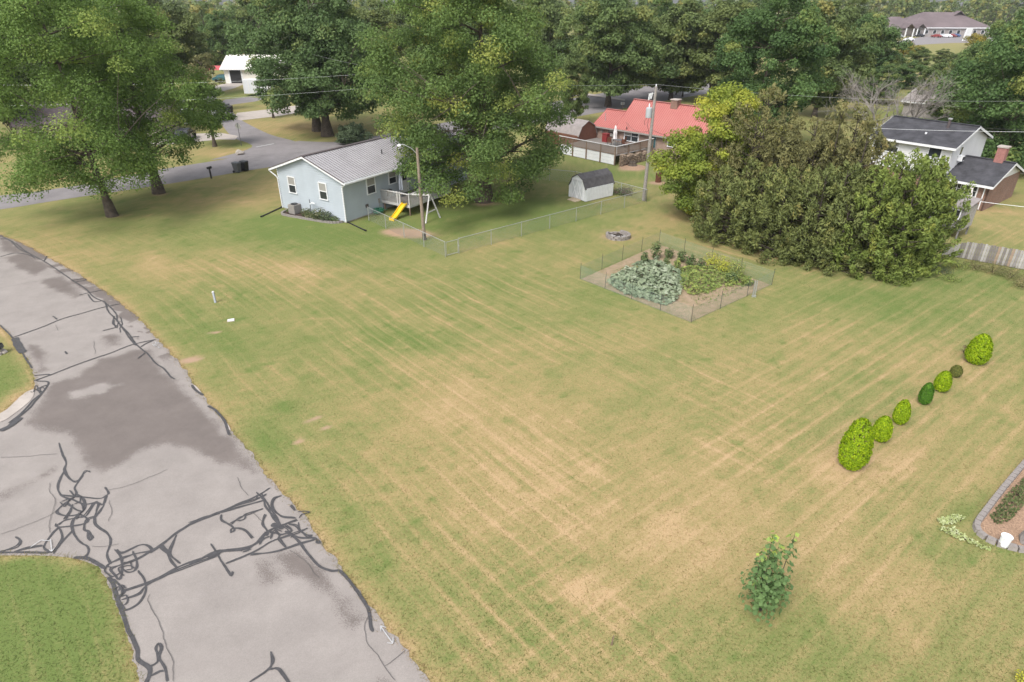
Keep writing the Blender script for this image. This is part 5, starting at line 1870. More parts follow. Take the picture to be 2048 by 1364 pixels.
def cedar(name, label, base, h, Rr, n, lm, seed, group):
    """arborvitae: several merged spires covered in upswept flame-shaped lobes of sprays"""
    rg = np.random.default_rng(seed)
    o = empty(name, (base[0], base[1], 0), 0, label, 'tree', group)
    a0 = rg.random() * 6.28
    subs = [(0, 0, 1.0, .74)] + [(.52 * Rr * math.cos(a0 + k * 1.26), .52 * Rr * math.sin(a0 + k * 1.26), rg.uniform(.74, .98), rg.uniform(.52, .68)) for k in range(5)]
    pr = ([0, .05, .2, .4, .6, .8, .93, 1], [.80, .97, 1.0, 1.0, .92, .70, .42, .10])
    nl = 430
    w = np.array([q[2] * q[3] for q in subs])
    si = rg.choice(len(subs), nl * 2, p=w / w.sum())
    t = rg.random(nl * 2) ** 1.15
    rr = np.interp(t, *pr)
    k = rg.random(nl * 2) < rr + .12
    si, t, rr = si[k][:nl], t[k][:nl], rr[k][:nl]
    nl = len(t)
    S_ = np.array(subs)[si]
    az = rg.random(nl) * 6.283
    u = rg.uniform(.62, 1.0, nl)
    rad = np.stack([np.cos(az), np.sin(az), np.zeros(nl)], 1)
    C = np.stack([S_[:, 0], S_[:, 1], t * h * S_[:, 2] * .93], 1) + rad * (Rr * S_[:, 3] * rr * u)[:, None]
    dv = norm(rad * (.75 * (1 - t))[:, None] + np.array([0, 0, .75]) + rg.normal(0, .16, (nl, 3)))
    ll = rg.uniform(.7, 1.25, nl) * Rr * .265
    lr = ll * rg.uniform(.36, .52, nl)
    li = rg.integers(0, nl, n)
    sv = rg.random(n) ** .75
    off = rg.normal(0, 1, (n, 3))
    off -= dv[li] * np.sum(off * dv[li], 1, keepdims=True)
    off = norm(off) * (rg.random(n) ** .4)[:, None]
    P = C[li] + dv[li] * ((sv - .35) * ll[li])[:, None] + off * (lr[li] * (1 - sv ** 2.6) ** .6)[:, None]
    P[:, 2] = np.maximum(P[:, 2], .06)
    D = dv[li] * .8 + off * .6 + rg.normal(0, .25, (n, 3))
    N = off + np.array([0, 0, .35]) + rg.normal(0, .45, (n, 3))
    ln = .25 * rg.uniform(.6, 1.3, n)
    ti = .35 + rg.normal(0, .10, nl)[li] + rg.normal(0, .08, n) + .16 * (sv - .5)
    link('crown', quads_mesh('crown', leaf_quads(P, N, D, ln, ln * .36, .1), {'tint': np.clip(ti, 0, 1)}), LM[lm], o)
    tb = MB()
    for q in subs:
        tb.tube([(q[0] * .4, q[1] * .4, -.05), (q[0] * .9, q[1] * .9, h * q[2] * .4), (q[0], q[1], h * q[2] * .85)], [.12, .08, .02], 6, False)
    for k in range(0, nl, 2):
        q = S_[k]
        tb.tube([(q[0], q[1], max(.1, C[k, 2] - .5)), tuple(C[k])], [.035, .012], 4, False)
    tb.build('trunk', M['bark_dark'], o)
    return o


# ---- the tall maples
OPEN = ([0, .05, .12, .22, .38, .55, .7, .85, .95, 1], [.10, .35, .70, .95, 1, .92, .76, .55, .30, .05])
tree('maple_tree', 'huge broad maple standing in the fenced yard behind the blue house', (-2.58, 57.98), 22.5, 9.6, 1.2, .62, 150000, .185, 'maple', 11, nclump=380, offset=(-1.1, 0), yellow=.22, rc=.12, nlimb=16, droop=.5,
     cut=lambda x, y, z: (z > 2.0 + np.maximum(0, -x - 1.5) * .55) & (x < 8.4) & ((x < 7.0) | (z > 3.5)) & (z > np.maximum(0, -y - 4) * .5))
tree('maple_tree', 'near left maple with drooping low branches by the cross street', (-34.24, 53.4), 19.5, 8.6, 1.8, .34, 76000, .17, 'maple_l', 12, OPEN, nclump=175, yellow=.12, rc=.135, nlimb=14, lean=(-1.2, .5), droop=.8,
     cut=lambda x, y, z: (z > 3.2) | (np.hypot(x, y) > 3.0) & (np.sin(np.arctan2(y, x) * 2.5 + 1) > .2))
tree('maple_tree', 'left maple with short thick trunk beside the black mailbox lawn', (-33.8, 60.72), 20.5, 6.9, 1.6, .42, 64000, .175, 'maple_l', 13, OPEN, nclump=170, yellow=.12, rc=.14, nlimb=12, lean=(-.2, .3), droop=.7,
     cut=lambda x, y, z: ((z > 3.0) | (x > 1.5)) & (x < 4.8))
tree('street_tree', 'small leafy tree on the corner lawn beside the stop sign', (-37.33, 82.43), 8.6, 3.1, 2.4, .22, 11000, .26, 'maple_l', 14, ROUND, 60, .08, rc=.2, offset=(-.2, 0))
d1 = tree('old_tree', 'left trunk of the two old dark trees across the street', (-27.28, 93.03), 21, 8.6, 3.2, .55, 44000, .32, 'locust', 15, nclump=150, yellow=.14, rc=.14, offset=(-1.2, 0), droop=.8, cut=lambda x, y, z: ~((x < -4.2) & (z > 4.5) & (z < 10.5)) & (x > -9.5))
tree('old_tree', 'right trunk of the two old dark trees across the street', (-24.95, 89.35), 20, 7.6, 3.0, .62, 44000, .32, 'locust', 16, nclump=150, yellow=.10, rc=.15, offset=(1.2, 0), droop=.8)
# ---- yellowing tree and cedars
yb = G(1412, 432)
tree('yellowing_tree', 'bright yellow-green tree at the left end of the cedar clump', yb, HT(yb, 160), 4.3, .4, .2, 42000, .20, 'yellow', 17, UPR, 150, .3, rc=.17, nlimb=12, droop=.1, lean=(.9, 0), offset=(-.3, -.2))
CED = ([0, .06, .2, .4, .6, .8, .93, 1], [.85, 1.0, 1.02, .95, .80, .52, .26, .04])
for i, (px, py, ty, r, n, lm, lab) in enumerate((
        (1492, 462, 170, 3.2, 32000, 'cedar_b', 'tall bronzed cedar beside the yellowing tree, tallest spire of the clump'),
        (1585, 478, 212, 3.3, 33000, 'cedar_b', 'brownish cedar in the middle back of the clump'),
        (1655, 490, 205, 3.1, 34000, 'cedar_b', 'broad tall cedar left of the white house roof'),
        (1470, 478, 320, 3.0, 26000, 'cedar', 'lower dark cedar at the left foot of the clump'),
        (1570, 505, 330, 3.3, 30000, 'cedar', 'rounded low cedar in the front middle of the clump'),
        (1652, 522, 330, 3.1, 30000, 'cedar', 'low cedar just left of the greenest cedar'),
        (1748, 538, 300, 3.0, 36000, 'cedar_g', 'greenest cedar at the front right with a forked top'),
        (1805, 533, 308, 2.6, 28000, 'cedar_g', 'rightmost cedar overhanging the grey stilt shed'))):
    b = G(px, py)
    cedar('cedar_tree', lab, b, HT(b, ty) * 1.06, r, n, lm, 30 + i, 'cedars in the clump')
# ---- right and middle distance
tree('maple_tree', 'dense dark maple behind the yellowing tree', (29.5, 80.0), 18.5, 6.6, 2.5, .35, 56000, .28, 'dark', 18, ROUND, 150, .12, rc=.16)
tree('maple_tree', 'large dark maple at the right edge behind the white house', (53.5, 71.0), 15.8, 8.2, 1.2, .4, 54000, .29, 'dark', 19, MAPLE, 170, .14, rc=.15)
PR = [tree('shade_tree', 'shade tree standing over the street bend behind the brick house', (16.5, 116.0), 21, 8.6, 3.0, .45, 34000, .45, 'wood', 20, MAPLE, 130, .12, rc=.16),
      tree('shade_tree', 'round shade tree behind the red roof chimney', (29.0, 124.0), 17, 7.0, 2.4, .35, 26000, .45, 'wood', 21, ROUND, 110, .12, rc=.18),
      tree('shade_tree', 'tall narrow shade tree right of the twin old trees', (-11, 118.0), 20, 6.4, 2.4, .35, 26000, .45, 'wood', 22, UPR, 110, .1, rc=.18)]
# (prototype, pixel column, depth, row of the top, width factor, label)
MID = [(2, 1148, 98.7, 90, .62, 'tree with a bare lower trunk on the lawn left of the red roof'),
       (0, 1330, 150, -20, 1.0, 'tree in the wood right of the street bend'), (1, 1090, 150, -30, 1.0, 'tree just right of the huge maple, beyond the street'),
       (0, 1215, 165, -40, 1.1, 'tall wood tree above the street bend'), (2, 1430, 120, -30, 1.1, 'tree rising behind the yellowing tree top'),
       (1, 1650, 105, -10, .95, 'yellow-flecked tree right of the dense dark maple'), (1, 1730, 135, 20, 1.0, 'tree behind the bare tree on the left'),
       (2, 1390, 175, 0, 1.1, 'far wood tree over the white outbuilding'), (0, 1480, 180, -40, 1.0, 'far wood tree behind the dense dark maple'), (0, 1700, 170, -20, 1.0, 'far wood tree left of the office building'),
       (1, 1375, 128, 62, .55, 'small pale tree beside the far utility pole'),
       (1, 440, 165, 14, .85, 'pale tree behind the garage'), (0, 330, 130, -40, 1.1, 'tree behind the left maples near the side street'), (1, 200, 110, -50, 1.2, 'tree above the tan house roof'),
       (0, 60, 100, -40, 1.0, 'tree at the far left beyond the tan house'), (2, -60, 85, -40, 1.0, 'tree cut off by the left edge of the photo'), (1, 520, 180, -20, .9, 'tree right of the garage roof'),
       (0, 660, 150, -40, 1.0, 'tree far behind the twin old trees'), (2, 760, 140, -8, 1.0, 'tree between the twin old trees and huge maple'), (1, 850, 160, -40, 1.0, 'tree hidden mostly behind the huge maple'), (1, 960, 150, -40, 1.1, 'tree behind the huge maple top'),
       (1, 1895, 118, 120, .8, 'low tree right of the bare tree'), (0, 1985, 105, 30, .8, 'loose tree left of the right edge maple'), (2, 1955, 150, 98, .9, 'slim tree in front of the parking lot'), (1, 2040, 125, 10, .9, 'tree at the top right edge of the photo'),
       (0, 1775, 120, 120, .8, 'leafy tree between the bare tree and the parking lot'), (1, 1830, 140, 118, .9, 'bushy tree right above the bare tree'), (2, 1925, 165, 104, 1.2, 'tree directly below the monument sign'),
       (0, 1870, 108, 150, .8, 'low spreading tree behind the pale grey roof'), (1, 1935, 98, 150, .9, 'dark tree left of the right edge maple, lower'), (1, 2000, 150, 78, .9, 'tree below the dark blue car'), (0, 1760, 150, 60, .8, 'tree left of the parking lot entrance'), (2, 1900, 190, 96, 1.3, 'far tree below the row of parked cars'),
       (1, 1800, 160, 104, .7, 'bushy tree below the parking lot entrance'), (1, 1850, 175, 92, .75, 'shrubby tree below the office row of cars')]
H0 = [21, 17, 20]
R0 = [8.6, 7.0, 6.4]
for i, (pi, px, Y, ty, wf_, lab) in enumerate(MID):
    zc = Y * math.cos(TH) + 9 * math.sin(TH)
    x = (px - 1024) / F * zc
    h = HT((x, Y), ty)
    s = h / H0[pi]
    w = max(s, .6) * wf_ if h > 9 else s * 1.5 * wf_
    copy_tree(PR[pi], 'shade_tree', lab, (x, Y), (w, w, s), i * 1.7)
for px, py, h, r, lm, lab in ((1945, 97, 5.2, 4.2, 'wood_y', 'yellow shrub in front of the monument sign'), (1815, 112, 4.0, 3.4, 'wood_y', 'orange-yellow shrub below the white parked car'), (1905, 245, 2.2, 2.4, 'wood_y', 'orange-tinted bush on the green lawn behind the white house'), (1868, 232, 1.6, 2.4, 'bush', 'grey-green bush on the bright lawn behind the white house')):
    b = G(px, py)
    tree('shrub', lab, b, h, r, .1, .08, 5000, .4 if h > 3 else .25, lm, int(px), ROUND, 40, .2, cat='shrub', rc=.25, nlimb=5)
b = G(707, 287)
tree('round_bush', 'round grey-green bush behind the blue house by the street', b, 2.6, 2.1, .1, .08, 7000, .2, 'bush', 23, ROUND, 45, .1, cat='bush', rc=.25, nlimb=5)
for px, py, h, lab in ((424, 222, 9.5, 'sparse brown-leaved tree by the side street bins'), (547, 236, 8, 'slim tree with pale trunk near the driveway')):
    b = G(px, py)
    tree('slim_tree', lab, b, h, 2.2, 2.2, .16, 2600, .3, 'weed' if px < 500 else 'locust', int(px), ROUND, 40, .1, rc=.25)


# ---- bare dead tree
def bare_tree(base, h, seed, label):
    rg = np.random.default_rng(seed)
    o = empty('bare_tree', (base[0], base[1], 0), 0, label, 'tree')
    tk, tw = MB(), MB()

    def grow(p, d, l, r, depth, mb):
        n = 4
        pts, rads = [p.copy()], [r]
        for k in range(n):
            d = norm((d + rg.normal(0, .13, 3) + np.array([0, 0, .03]))[None])[0]
            p = p + d * l / n
            pts.append(p.copy())
            rads.append(r * (1 - .3 * (k + 1) / n))
        mb.tube(pts, rads, 6 if depth < 2 else 3, False)
        if depth >= 5:
            return
        for k in range(3 if depth < 4 else 4):
            q = pts[rg.integers(2, n + 1)]
            nd = norm((d + rg.normal(0, .55, 3) + np.array([0, 0, .1]))[None])[0]
            grow(np.array(q), nd, l * rg.uniform(.55, .8), rads[-1] * .84, depth + 1, tk if depth < 2 else tw)
    for a in (0, 1.6, 2.9, 4.2, 5.3):
        grow(np.array([math.cos(a) * .15, math.sin(a) * .15, 0.0]), norm(np.array([[math.cos(a) * .45, math.sin(a) * .45, 1.0]]))[0], h * .36, .15, 0, tk)
    tk.build('trunk', M['bark_grey'], o)
    tw.build('twigs', M['bark_grey'], o)
    return o


bare_tree((41.0, 73.0), 12.5, 5, 'bare dead grey tree beside the white house roof')

# ---- distant woods: one mass
def woods():
    rg = np.random.default_rng(77)
    Ps, Ns, Ds, Ls, Ts = [], [], [], [], []
    tb = MB()
    for i in range(185):
        px = rg.uniform(-250, 2300)
        Y = rg.uniform(200, 520)
        if 1690 < px < 2120 and Y < 400:
            Y = rg.uniform(405, 520)
        zc = Y * math.cos(TH) + 9 * math.sin(TH)
        x = (px - 1024) / F * zc
        h = rg.uniform(15, 22)
        if 435 < px < 500:
            h = rg.uniform(11, 14.5)
        r = rg.uniform(4.5, 7.5)
        P, N, D, ln, ti, c = crown_leaves(rg, h, 1.0, r, ROUND, 470, 1.4, 30, .25, .24, .2)
        P[:, 0] += x
        P[:, 1] += Y
        Ps.append(P); Ns.append(N); Ds.append(D); Ls.append(ln)
        Ts.append(np.clip(ti + rg.normal(0, .16), 0, 1))
        tb.tube([(x, Y, 0), (x, Y, h * .7)], [.35, .1], 5, False)
    for i in range(150):
        px, Y = rg.uniform(-300, 2350), rg.uniform(540, 1150)
        x, h, r = (px - 1024) / F * Y * math.cos(TH), rg.uniform(14, 20), rg.uniform(8, 14)
        P, N, D, ln, ti, c = crown_leaves(rg, h, .5, r, ROUND, 110, 4.2, 20, .2, .3, .1)
        P[:, 0] += x
        P[:, 1] += Y
        Ps.append(P); Ns.append(N); Ds.append(D); Ls.append(ln)
        Ts.append(np.clip(ti + rg.normal(0, .1), 0, 1))
    P, N, D, L, T = (np.concatenate(a) for a in (Ps, Ns, Ds, Ls, Ts))
    o = empty('distant_woods', (0, 200, 0), 0, 'distant mixed woods closing the horizon', 'woods')
    o['kind'] = 'stuff'
    P[:, 1] -= 200
    a = link('crowns', quads_mesh('crowns', leaf_quads(P, N, D, L, L * .85), {'tint': T}), LM['wood'], o)
    a['kind'] = 'stuff'
    tb.v = [(v[0], v[1] - 200, v[2]) for v in tb.v]
    b = tb.build('trunks', M['bark'], o)
    b['kind'] = 'stuff'


woods()

# ---- row of small conifers on the right
TEAR = ([0, .05, .15, .3, .5, .7, .85, .95, 1], [.45, .66, .90, 1, .95, .80, .60, .36, .06])
for i, (px, py, ty, r, lm, lab) in enumerate(((1700, 933, 838, .58, 'lime', 'largest lime-green conifer, nearest of the row on the right'), (1758, 880, 833, .38, 'lime', 'small round lime conifer right behind the largest one'),
                                             (1797, 846, 800, .33, 'lime', 'small egg-shaped lime conifer third from the nearest'), (1846, 807, 766, .29, 'dkconifer', 'darkest green small conifer in the middle of the row'),
                                             (1880, 781, 743, .36, 'lime', 'small lime conifer between the darkest one and the olive stub'), (1909, 753, 731, .26, 'olive', 'smallest olive stubby conifer in the row'), (1949, 725, 669, .56, 'lime', 'tall lime conifer at the far end of the row'))):
    b = G(px, py)
    n = int(8500 * (r / .4) ** 1.4)
    conifer('dwarf_conifer', lab, b, HT(b, ty), r, n, lm, 60 + i, TEAR if lm != 'olive' else ROUND, .085, .30, 'conifer', 'dwarf conifers along the lot line', .065, 2200, .42, False, .03, shell=.17)
# rusty twig beside the far conifer
b = G(1928, 706)
tree('dead_sprig', 'rust-coloured dead sprig beside the far lime conifer', b, .35, .22, .02, .015, 260, .07, 'weed', 71, ROUND, 10, .8, cat='shrub', rc=.4, nlimb=3)

# ---- maple sapling
sp = G(1520, 1222)
rg = np.random.default_rng(88)
o = empty('maple_sapling', sp, 0, 'young leafy maple sapling with bright yellow-green tips', 'sapling')
stems = MB()
P, N, D, L, T = [], [], [], [], []
hs_ = HT(sp, 1068)
for (dx, dy, hh, nn, z0) in ((-.18, .05, hs_ * .97, 130, .1), (.10, .1, hs_ * .82, 110, .1), (.42, .02, hs_ * .99, 52, .5), (-.44, -.05, hs_ * .80, 60, .2), (.25, -.22, hs_ * .55, 120, .1), (-.15, -.25, hs_ * .6, 120, .1), (0, .25, hs_ * .66, 110, .1), (.4, -.05, hs_ * .5, 70, .2), (-.35, .1, hs_ * .55, 70, .2)):
    pts = [np.array([0, 0, .0]), np.array([dx * .8, dy * .8, hh * .4]), np.array([dx, dy, hh])]
    stems.tube(pts, [.022, .014, .006], 5, False)
    for k in range(nn):
        t = z0 + (1 - z0) * rg.random() ** .9
        q = np.array([np.interp(t, [0, .4, 1], [0, dx * .8, dx]), np.interp(t, [0, .4, 1], [0, dy * .8, dy]), hh * t])
        r_ = .26 * (1.15 - t) + .05
        of = rg.normal(0, 1, 3) * np.array([r_, r_, .07])
        P.append(q + of)
        N.append(of * 1.5 + np.array([0, 0, .5]) + rg.normal(0, .2, 3))
        D.append(of + np.array([0, 0, -.25]))
        L.append(rg.uniform(.10, .18))
        T.append(np.clip(.28 + rg.normal(0, .12) + (.5 if (t > .92 and hh > hs_ * .75) else 0), 0, 1))
stems.build('stems', M['bark_dark'], o)
link('leaves', quads_mesh('leaves', leaf_quads(np.array(P), np.array(N), np.array(D), np.array(L), np.array(L) * .95), {'tint': np.array(T)}), LM['sapling'], o)


def plant(name, label, base, h, r, n, size, lm, seed, cat='plant', tint0=.4, group=None, stem=True, flat_=False, wd=.7):
    rg = np.random.default_rng(seed)
    o = empty(name, (base[0], base[1], 0), 0, label, cat, group)
    p = rg.normal(0, 1, (n, 3))
    p = norm(p) * (rg.random(n) ** .4)[:, None]
    P = np.stack([p[:, 0] * r, p[:, 1] * r, np.maximum(h * .5 + p[:, 2] * h * .5, .03)], 1)
    N = p * .6 + np.array([0, 0, .7]) + rg.normal(0, .35, (n, 3))
    D = p + rg.normal(0, .5, (n, 3))
    L = size * rg.uniform(.6, 1.3, n)
    link('leaves', quads_mesh('leaves', leaf_quads(P, N, D, L, L * wd), {'tint': np.clip(tint0 + rg.normal(0, .18, n), 0, 1)}), LM[lm], o)
    if stem:
        mb = MB()
        for k in range(5):
            a = k * 1.26
            mb.tube([(0, 0, 0), (math.cos(a) * r * .5, math.sin(a) * r * .5, h * .8)], [.02, .006], 4, False)
        mb.build('stem', M['twig'], o)
    return o


# ================================================================== YARD THINGS
# street light on a wooden pole
b = G(849, 480)
o = empty('street_light', b, 0, 'tall wooden pole with a curved-arm lamp by the fence', 'street light')
MB().tube([(0, 0, -.1), (-.06, 0, 3.5), (-.10, 0, 6.95)], [.14, .12, .095], 9).build('pole', M['pole_wood'], o)
MB().tube([(-.15, 0, 6.55), (-.5, -.1, 6.95), (-.95, -.2, 7.2), (-1.25, -.25, 7.25)], .028, 6).build('arm', M['galv'], o)
lp = MB().lathe([(.03, .10), (.07, .07), (.14, .0), (.14, -.04), (.08, -.10), (.0, -.11)], (-1.32, -.27, 7.18), 12)
lp.build('lamp_head', M['bucket'], o)
MB().tube([(0, 0, .05), (-.01, 0, .55)], [.155, .15], 9).build('tar_base', M['bark_dark'], o)

# utility pole with transformer
b = G(1287, 401)
UP = empty('utility_pole', b, 0, 'grey utility pole with transformer can at the fence corner', 'utility pole')
MB().tube([(0, 0, -.1), (.05, 0, 5), (.12, 0, 9.85)], [.165, .14, .11], 10).build('pole', M['pole_grey'], UP)
tc_ = MB().lathe([(.0, -.02), (.24, 0), (.26, .05), (.26, .78), (.2, .86), (.0, .88)], (-.3, -.02, 7.3), 14)
to = tc_.build('transformer', M['ac'] if False else mat('grey_transformer', (.42, .45, .48), .5), UP)
MB().lathe([(.05, 0), (.07, .1), (.05, .2), (.03, .3)], (-.3, -.02, 8.18), 8).build('bushing', M['bucket'], to)
for k in range(3):
    MB().tube([(-.15 - k * .12, -.05, 9.35 - k * .05), (-.22 - k * .12, -.08, 8.85 - k * .05)], [.045, .03], 6).build('fuse_cutout', M['bucket'], UP)
MB().bar((.05, -.02, 9.3), (-.5, -.05, 9.25), .06).build('bracket', M['galv'], UP)
MB().lathe([(.04, 0), (.06, .08), (.04, .18)], (.12, 0, 9.85), 8).build('insulator', M['bucket'], UP)
for a, b_ in (((-.25, 0, 7.3), (-.1, -.1, 6.0)), ((-.4, 0, 7.35), (-.55, -.05, 6.7))):
    MB().tube([a, ((a[0] + b_[0]) / 2 - .15, -.1, (a[2] + b_[2]) / 2), b_], .018, 5).build('lead_wire', M['black'], UP)
upb = Vector(b)


def wire(p, q, sag, r, label, m='dkgrey'):
    p, q = Vector(p), Vector(q)
    o = empty('overhead_wire', p, 0, label, 'wire')
    pts = [(q - p) * t + Vector((0, 0, -sag * 4 * t * (1 - t))) for t in np.linspace(0, 1, 15)]
    MB().tube(pts, r, 5, False).build('wire', M[m], o)


top = upb + Vector((.12, 0, 10.0))
wire(top, (-24.0, 84, 10.5), 1.2, .008, 'overhead wire from the utility pole top towards the huge maple', 'galv')
wire(top, (62, 58.5, 9.3), 1.0, .008, 'overhead wire from the utility pole top towards the right edge', 'galv')
wire(upb + Vector((-.1, 0, 6.2)), bk(-4.5, 1.0, 3.3), .5, .016, 'dark service wire from the pole down to the red roof', 'black')
wire(upb + Vector((.1, 0, 6.3)), bk(6.9, .2, 2.9), .4, .016, 'dark service wire from the pole to the right end of the brick house', 'black')
wire((-70, 70, 9), (-16, 82, 8.6), .8, .008, 'pale overhead wire crossing in front of the twin old trees, upper', 'galv')
wire((-70, 66, 7.2), (-14, 80, 7.4), .8, .008, 'pale overhead wire crossing in front of the twin old trees, lower', 'galv')
wire(G(1735, 256, 7.6), G(2200, 264, 7.6), .1, .010, 'pale overhead wire crossing above the white house roof', 'bucket')
wire(G(1700, 235, 7.0), G(2100, 262, 7), .15, .010, 'dark overhead wire in front of the bare tree', 'black')
wire(G(1960, 403, 2.2), G(2200, 425, 2.2), .1, .018, 'pale clothesline running right from the brick wing', 'bucket')
b = G(1352, 190)
o = empty('utility_pole', b, 0, 'dark far utility pole beside the white outbuilding', 'utility pole')
MB().tube([(0, 0, 0), (.1, 0, 8.5)], [.17, .12], 8).build('pole', M['bark_dark'], o)
MB().bar((-1.1, 0, 8.0), (1.2, 0, 8.2), .12).build('crossarm', M['bark_dark'], o)
b = G(1243, 240)
o = empty('street_sign_post', b, 0, 'thin dark sign post behind the red roof wing', 'post')
MB().tube([(0, 0, 0), (0, 0, 2.6)], .06, 6).build('post', M['bark_dark'], o)
MB().box(-.3, .3, -.02, .02, 2.2, 2.6).build('plate', M['dkgrey'], o)


# chain link fences
def fence_run(parent, a, b, hgt=1.15, post_every=3.0, rail=True, sp=.075, wr_=.0029, end=True):
    a, b = Vector((a[0], a[1], 0)), Vector((b[0], b[1], 0))
    L = (b - a).length
    d = (b - a).normalized()
    n = max(1, round(L / post_every))
    for i in range(n + (1 if end else 0)):
        q = a + d * (L * i / n)
        MB().tube([(q.x, q.y, 0), (q.x, q.y, hgt + .04)], .028, 7).build('post', M['galv'], parent)
    if rail:
        MB().tube([a + Vector((0, 0, hgt)), b + Vector((0, 0, hgt))], .022, 7).build('top_rail', M['galv'], parent)
    mb = MB()
    nrm = Vector((-d.y, d.x, 0))
    k = -int(hgt / sp)
    w = d * wr_
    while k * sp < L:
        for sg in (1, -1):
            s0 = k * sp
            s1 = s0 + hgt
            z0, z1 = (.03, hgt - .03) if sg > 0 else (hgt - .03, .03)
            c0, c1 = max(s0, 0), min(s1, L)
            if c1 <= c0:
                continue
            za = z0 + (z1 - z0) * (c0 - s0) / hgt
            zb_ = z0 + (z1 - z0) * (c1 - s0) / hgt
            o_ = nrm * (.004 * sg)
            p, q = a + d * c0 + Vector((0, 0, za)) + o_, a + d * c1 + Vector((0, 0, zb_)) + o_
            mb.poly([p - w, p + w, q + w, q - w])
        k += 1
    o = mb.build('wire_mesh', M['wire'], parent)
    tag(o, kind='stuff')


CF = empty('chain_link_fence', G(891, 514), 0, 'galvanised chain link fence around the blue house back yard', 'fence')
org = Vector(CF.location)
def rel(px, py): return G(px, py) - org
fence_run(CF, rel(738, 441), rel(891, 514))
fence_run(CF, rel(918, 507), rel(1292, 404))
fence_run(CF, rel(1292, 404), rel(1150, 366))
fence_run(CF, rel(1150, 366), rel(1000, 352))
GT = empty('fence_gate', G(891, 514), 0, 'narrow chain link gate at the near fence corner', 'gate')
a, b = Vector((.05, 0, 0)), G(918, 507) - org
fr = MB()
for z in (.12, 1.1):
    fr.tube([a * 1 + Vector((.04, .03, z)), b * .95 + Vector((0, 0, z))], .02, 6)
fr.tube([Vector((.08, .06, .12)), Vector((.08, .06, 1.1))], .02, 6)
fr.tube([b * .94 + Vector((0, 0, .12)), b * .94 + Vector((0, 0, 1.1))], .02, 6)
fr.build('gate_frame', M['galv'], GT)
MB().tube([b * .95 + Vector((0, 0, .62)), b * .95 + Vector((.1, -.05, .62))], .03, 6).build('latch', M['galv'], GT)
mb = MB()
d = b.normalized()
for k in range(14):
    for sg in (1, -1):
        s0 = .08 + k * .078
        p, q = d * s0 + Vector((0, 0, .14 if sg > 0 else 1.08)), d * min(s0 + .6, b.length * .93) + Vector((0, 0, .14 + .94 * min(1, (b.length * .93 - s0) / .6) if sg > 0 else 1.08 - .94 * min(1, (b.length * .93 - s0) / .6)))
        mb.poly([p - d * .0021, p + d * .0021, q + d * .0021, q - d * .0021])
tag(mb.build('wire_mesh', M['wire'], GT), kind='stuff')

# flower bed at the blue gable: soil, edging blocks, plants
bed = smooth_line(np.array([bh(x, y)[:2] for x, y in ((-.15, 6.6), (-1.35, 6.35), (-1.75, 5.9), (-1.6, 4.6), (-1.45, 3.2), (-1.25, 1.6), (-1.05, .6), (-.6, .05), (-.1, .0))]), 2)
mbd = MB().poly([(x, y, .05) for x, y in bed])
ob = tag(mbd.build('flower_bed_soil', M['darksoil']), kind='structure')
if ob.data.polygons[0].normal.z < 0:
    ob.data.flip_normals()
ED = empty('bed_edging', (bed[0][0], bed[0][1], 0), 0, 'curved pale block edging of the flower bed by the blue house', 'edging')
rs = resample(bed, .26)
blk = MB().box(-.12, .12, -.08, .08, 0, .17).mesh('edging_block')
blk.materials.append(M['block'])
for i in range(len(rs) - 1):
    p, q = rs[i], rs[i + 1]
    link('block', blk, None, ED, ((p[0] + q[0]) / 2 - bed[0][0], (p[1] + q[1]) / 2 - bed[0][1], random.uniform(-.012, .012)), math.atan2(q[1] - p[1], q[0] - p[0]) + random.uniform(-.05, .05))
for i, (x, y, h, r, n, lm, lab) in enumerate(((-.75, 3.9, .75, .5, 260, 'flower', 'leggy pale flowering plant right of the air conditioner'), (-.9, 3.1, .6, .6, 300, 'flower', 'low leafy plant in the middle of the flower bed'), (-.85, 2.2, 1.1, .75, 460, 'flower', 'tall bushy flower clump against the blue gable'),
                                              (-.8, 1.4, .9, .65, 380, 'bush', 'grey-green clump right of the tall flowers'), (-.6, .7, .5, .45, 240, 'tomato', 'low dark plant at the right end of the flower bed'), (-.6, 6.1, .35, .4, 160, 'tomato', 'low dark plant at the left end of the flower bed'))):
    plant('bed_plant', lab, bh(x, y), h, r, n, .13, lm, 100 + i, tint0=.45)
o = empty('climbing_post', bh(-.6, 3.45), 0, 'dark post with white cap standing in the flower bed', 'post')
MB().tube([(0, 0, 0), (0, 0, 1.5)], .03, 6).build('post', M['dkgrey'], o)
MB().tube([(0, 0, 1.1), (.25, -.15, 1.25), (.5, -.3, 1.2)], .05, 6).build('feeder', M['bucket'], o)

# trash bins, mailbox, sign, stone
def bin_(loc, rz, m, label):
    o = empty('trash_bin', loc, rz, label, 'trash bin', 'wheeled bins at the kerb')
    MB().hexa([(-.24, -.26, .06), (.24, -.26, .06), (.24, .26, .06), (-.24, .26, .06)], [(-.3, -.34, .98), (.3, -.34, .98), (.3, .34, .98), (-.3, .34, .98)]).build('body', m, o)
    MB().hexa([(-.33, -.38, .98), (.33, -.38, .98), (.33, .40, .98), (-.33, .40, .98)], [(-.28, -.33, 1.08), (.28, -.33, 1.08), (.28, .36, 1.1), (-.28, .36, 1.1)]).build('lid', m, o)
    for x in (-.26, .26):
        MB().tube([(x - .04, .30, .13), (x + .04, .30, .13)], .13, 10).build('wheel', M['tyre'], o)
    MB().bar((-.25, .42, .95), (.25, .42, .95), .04).build('handle', m, o)


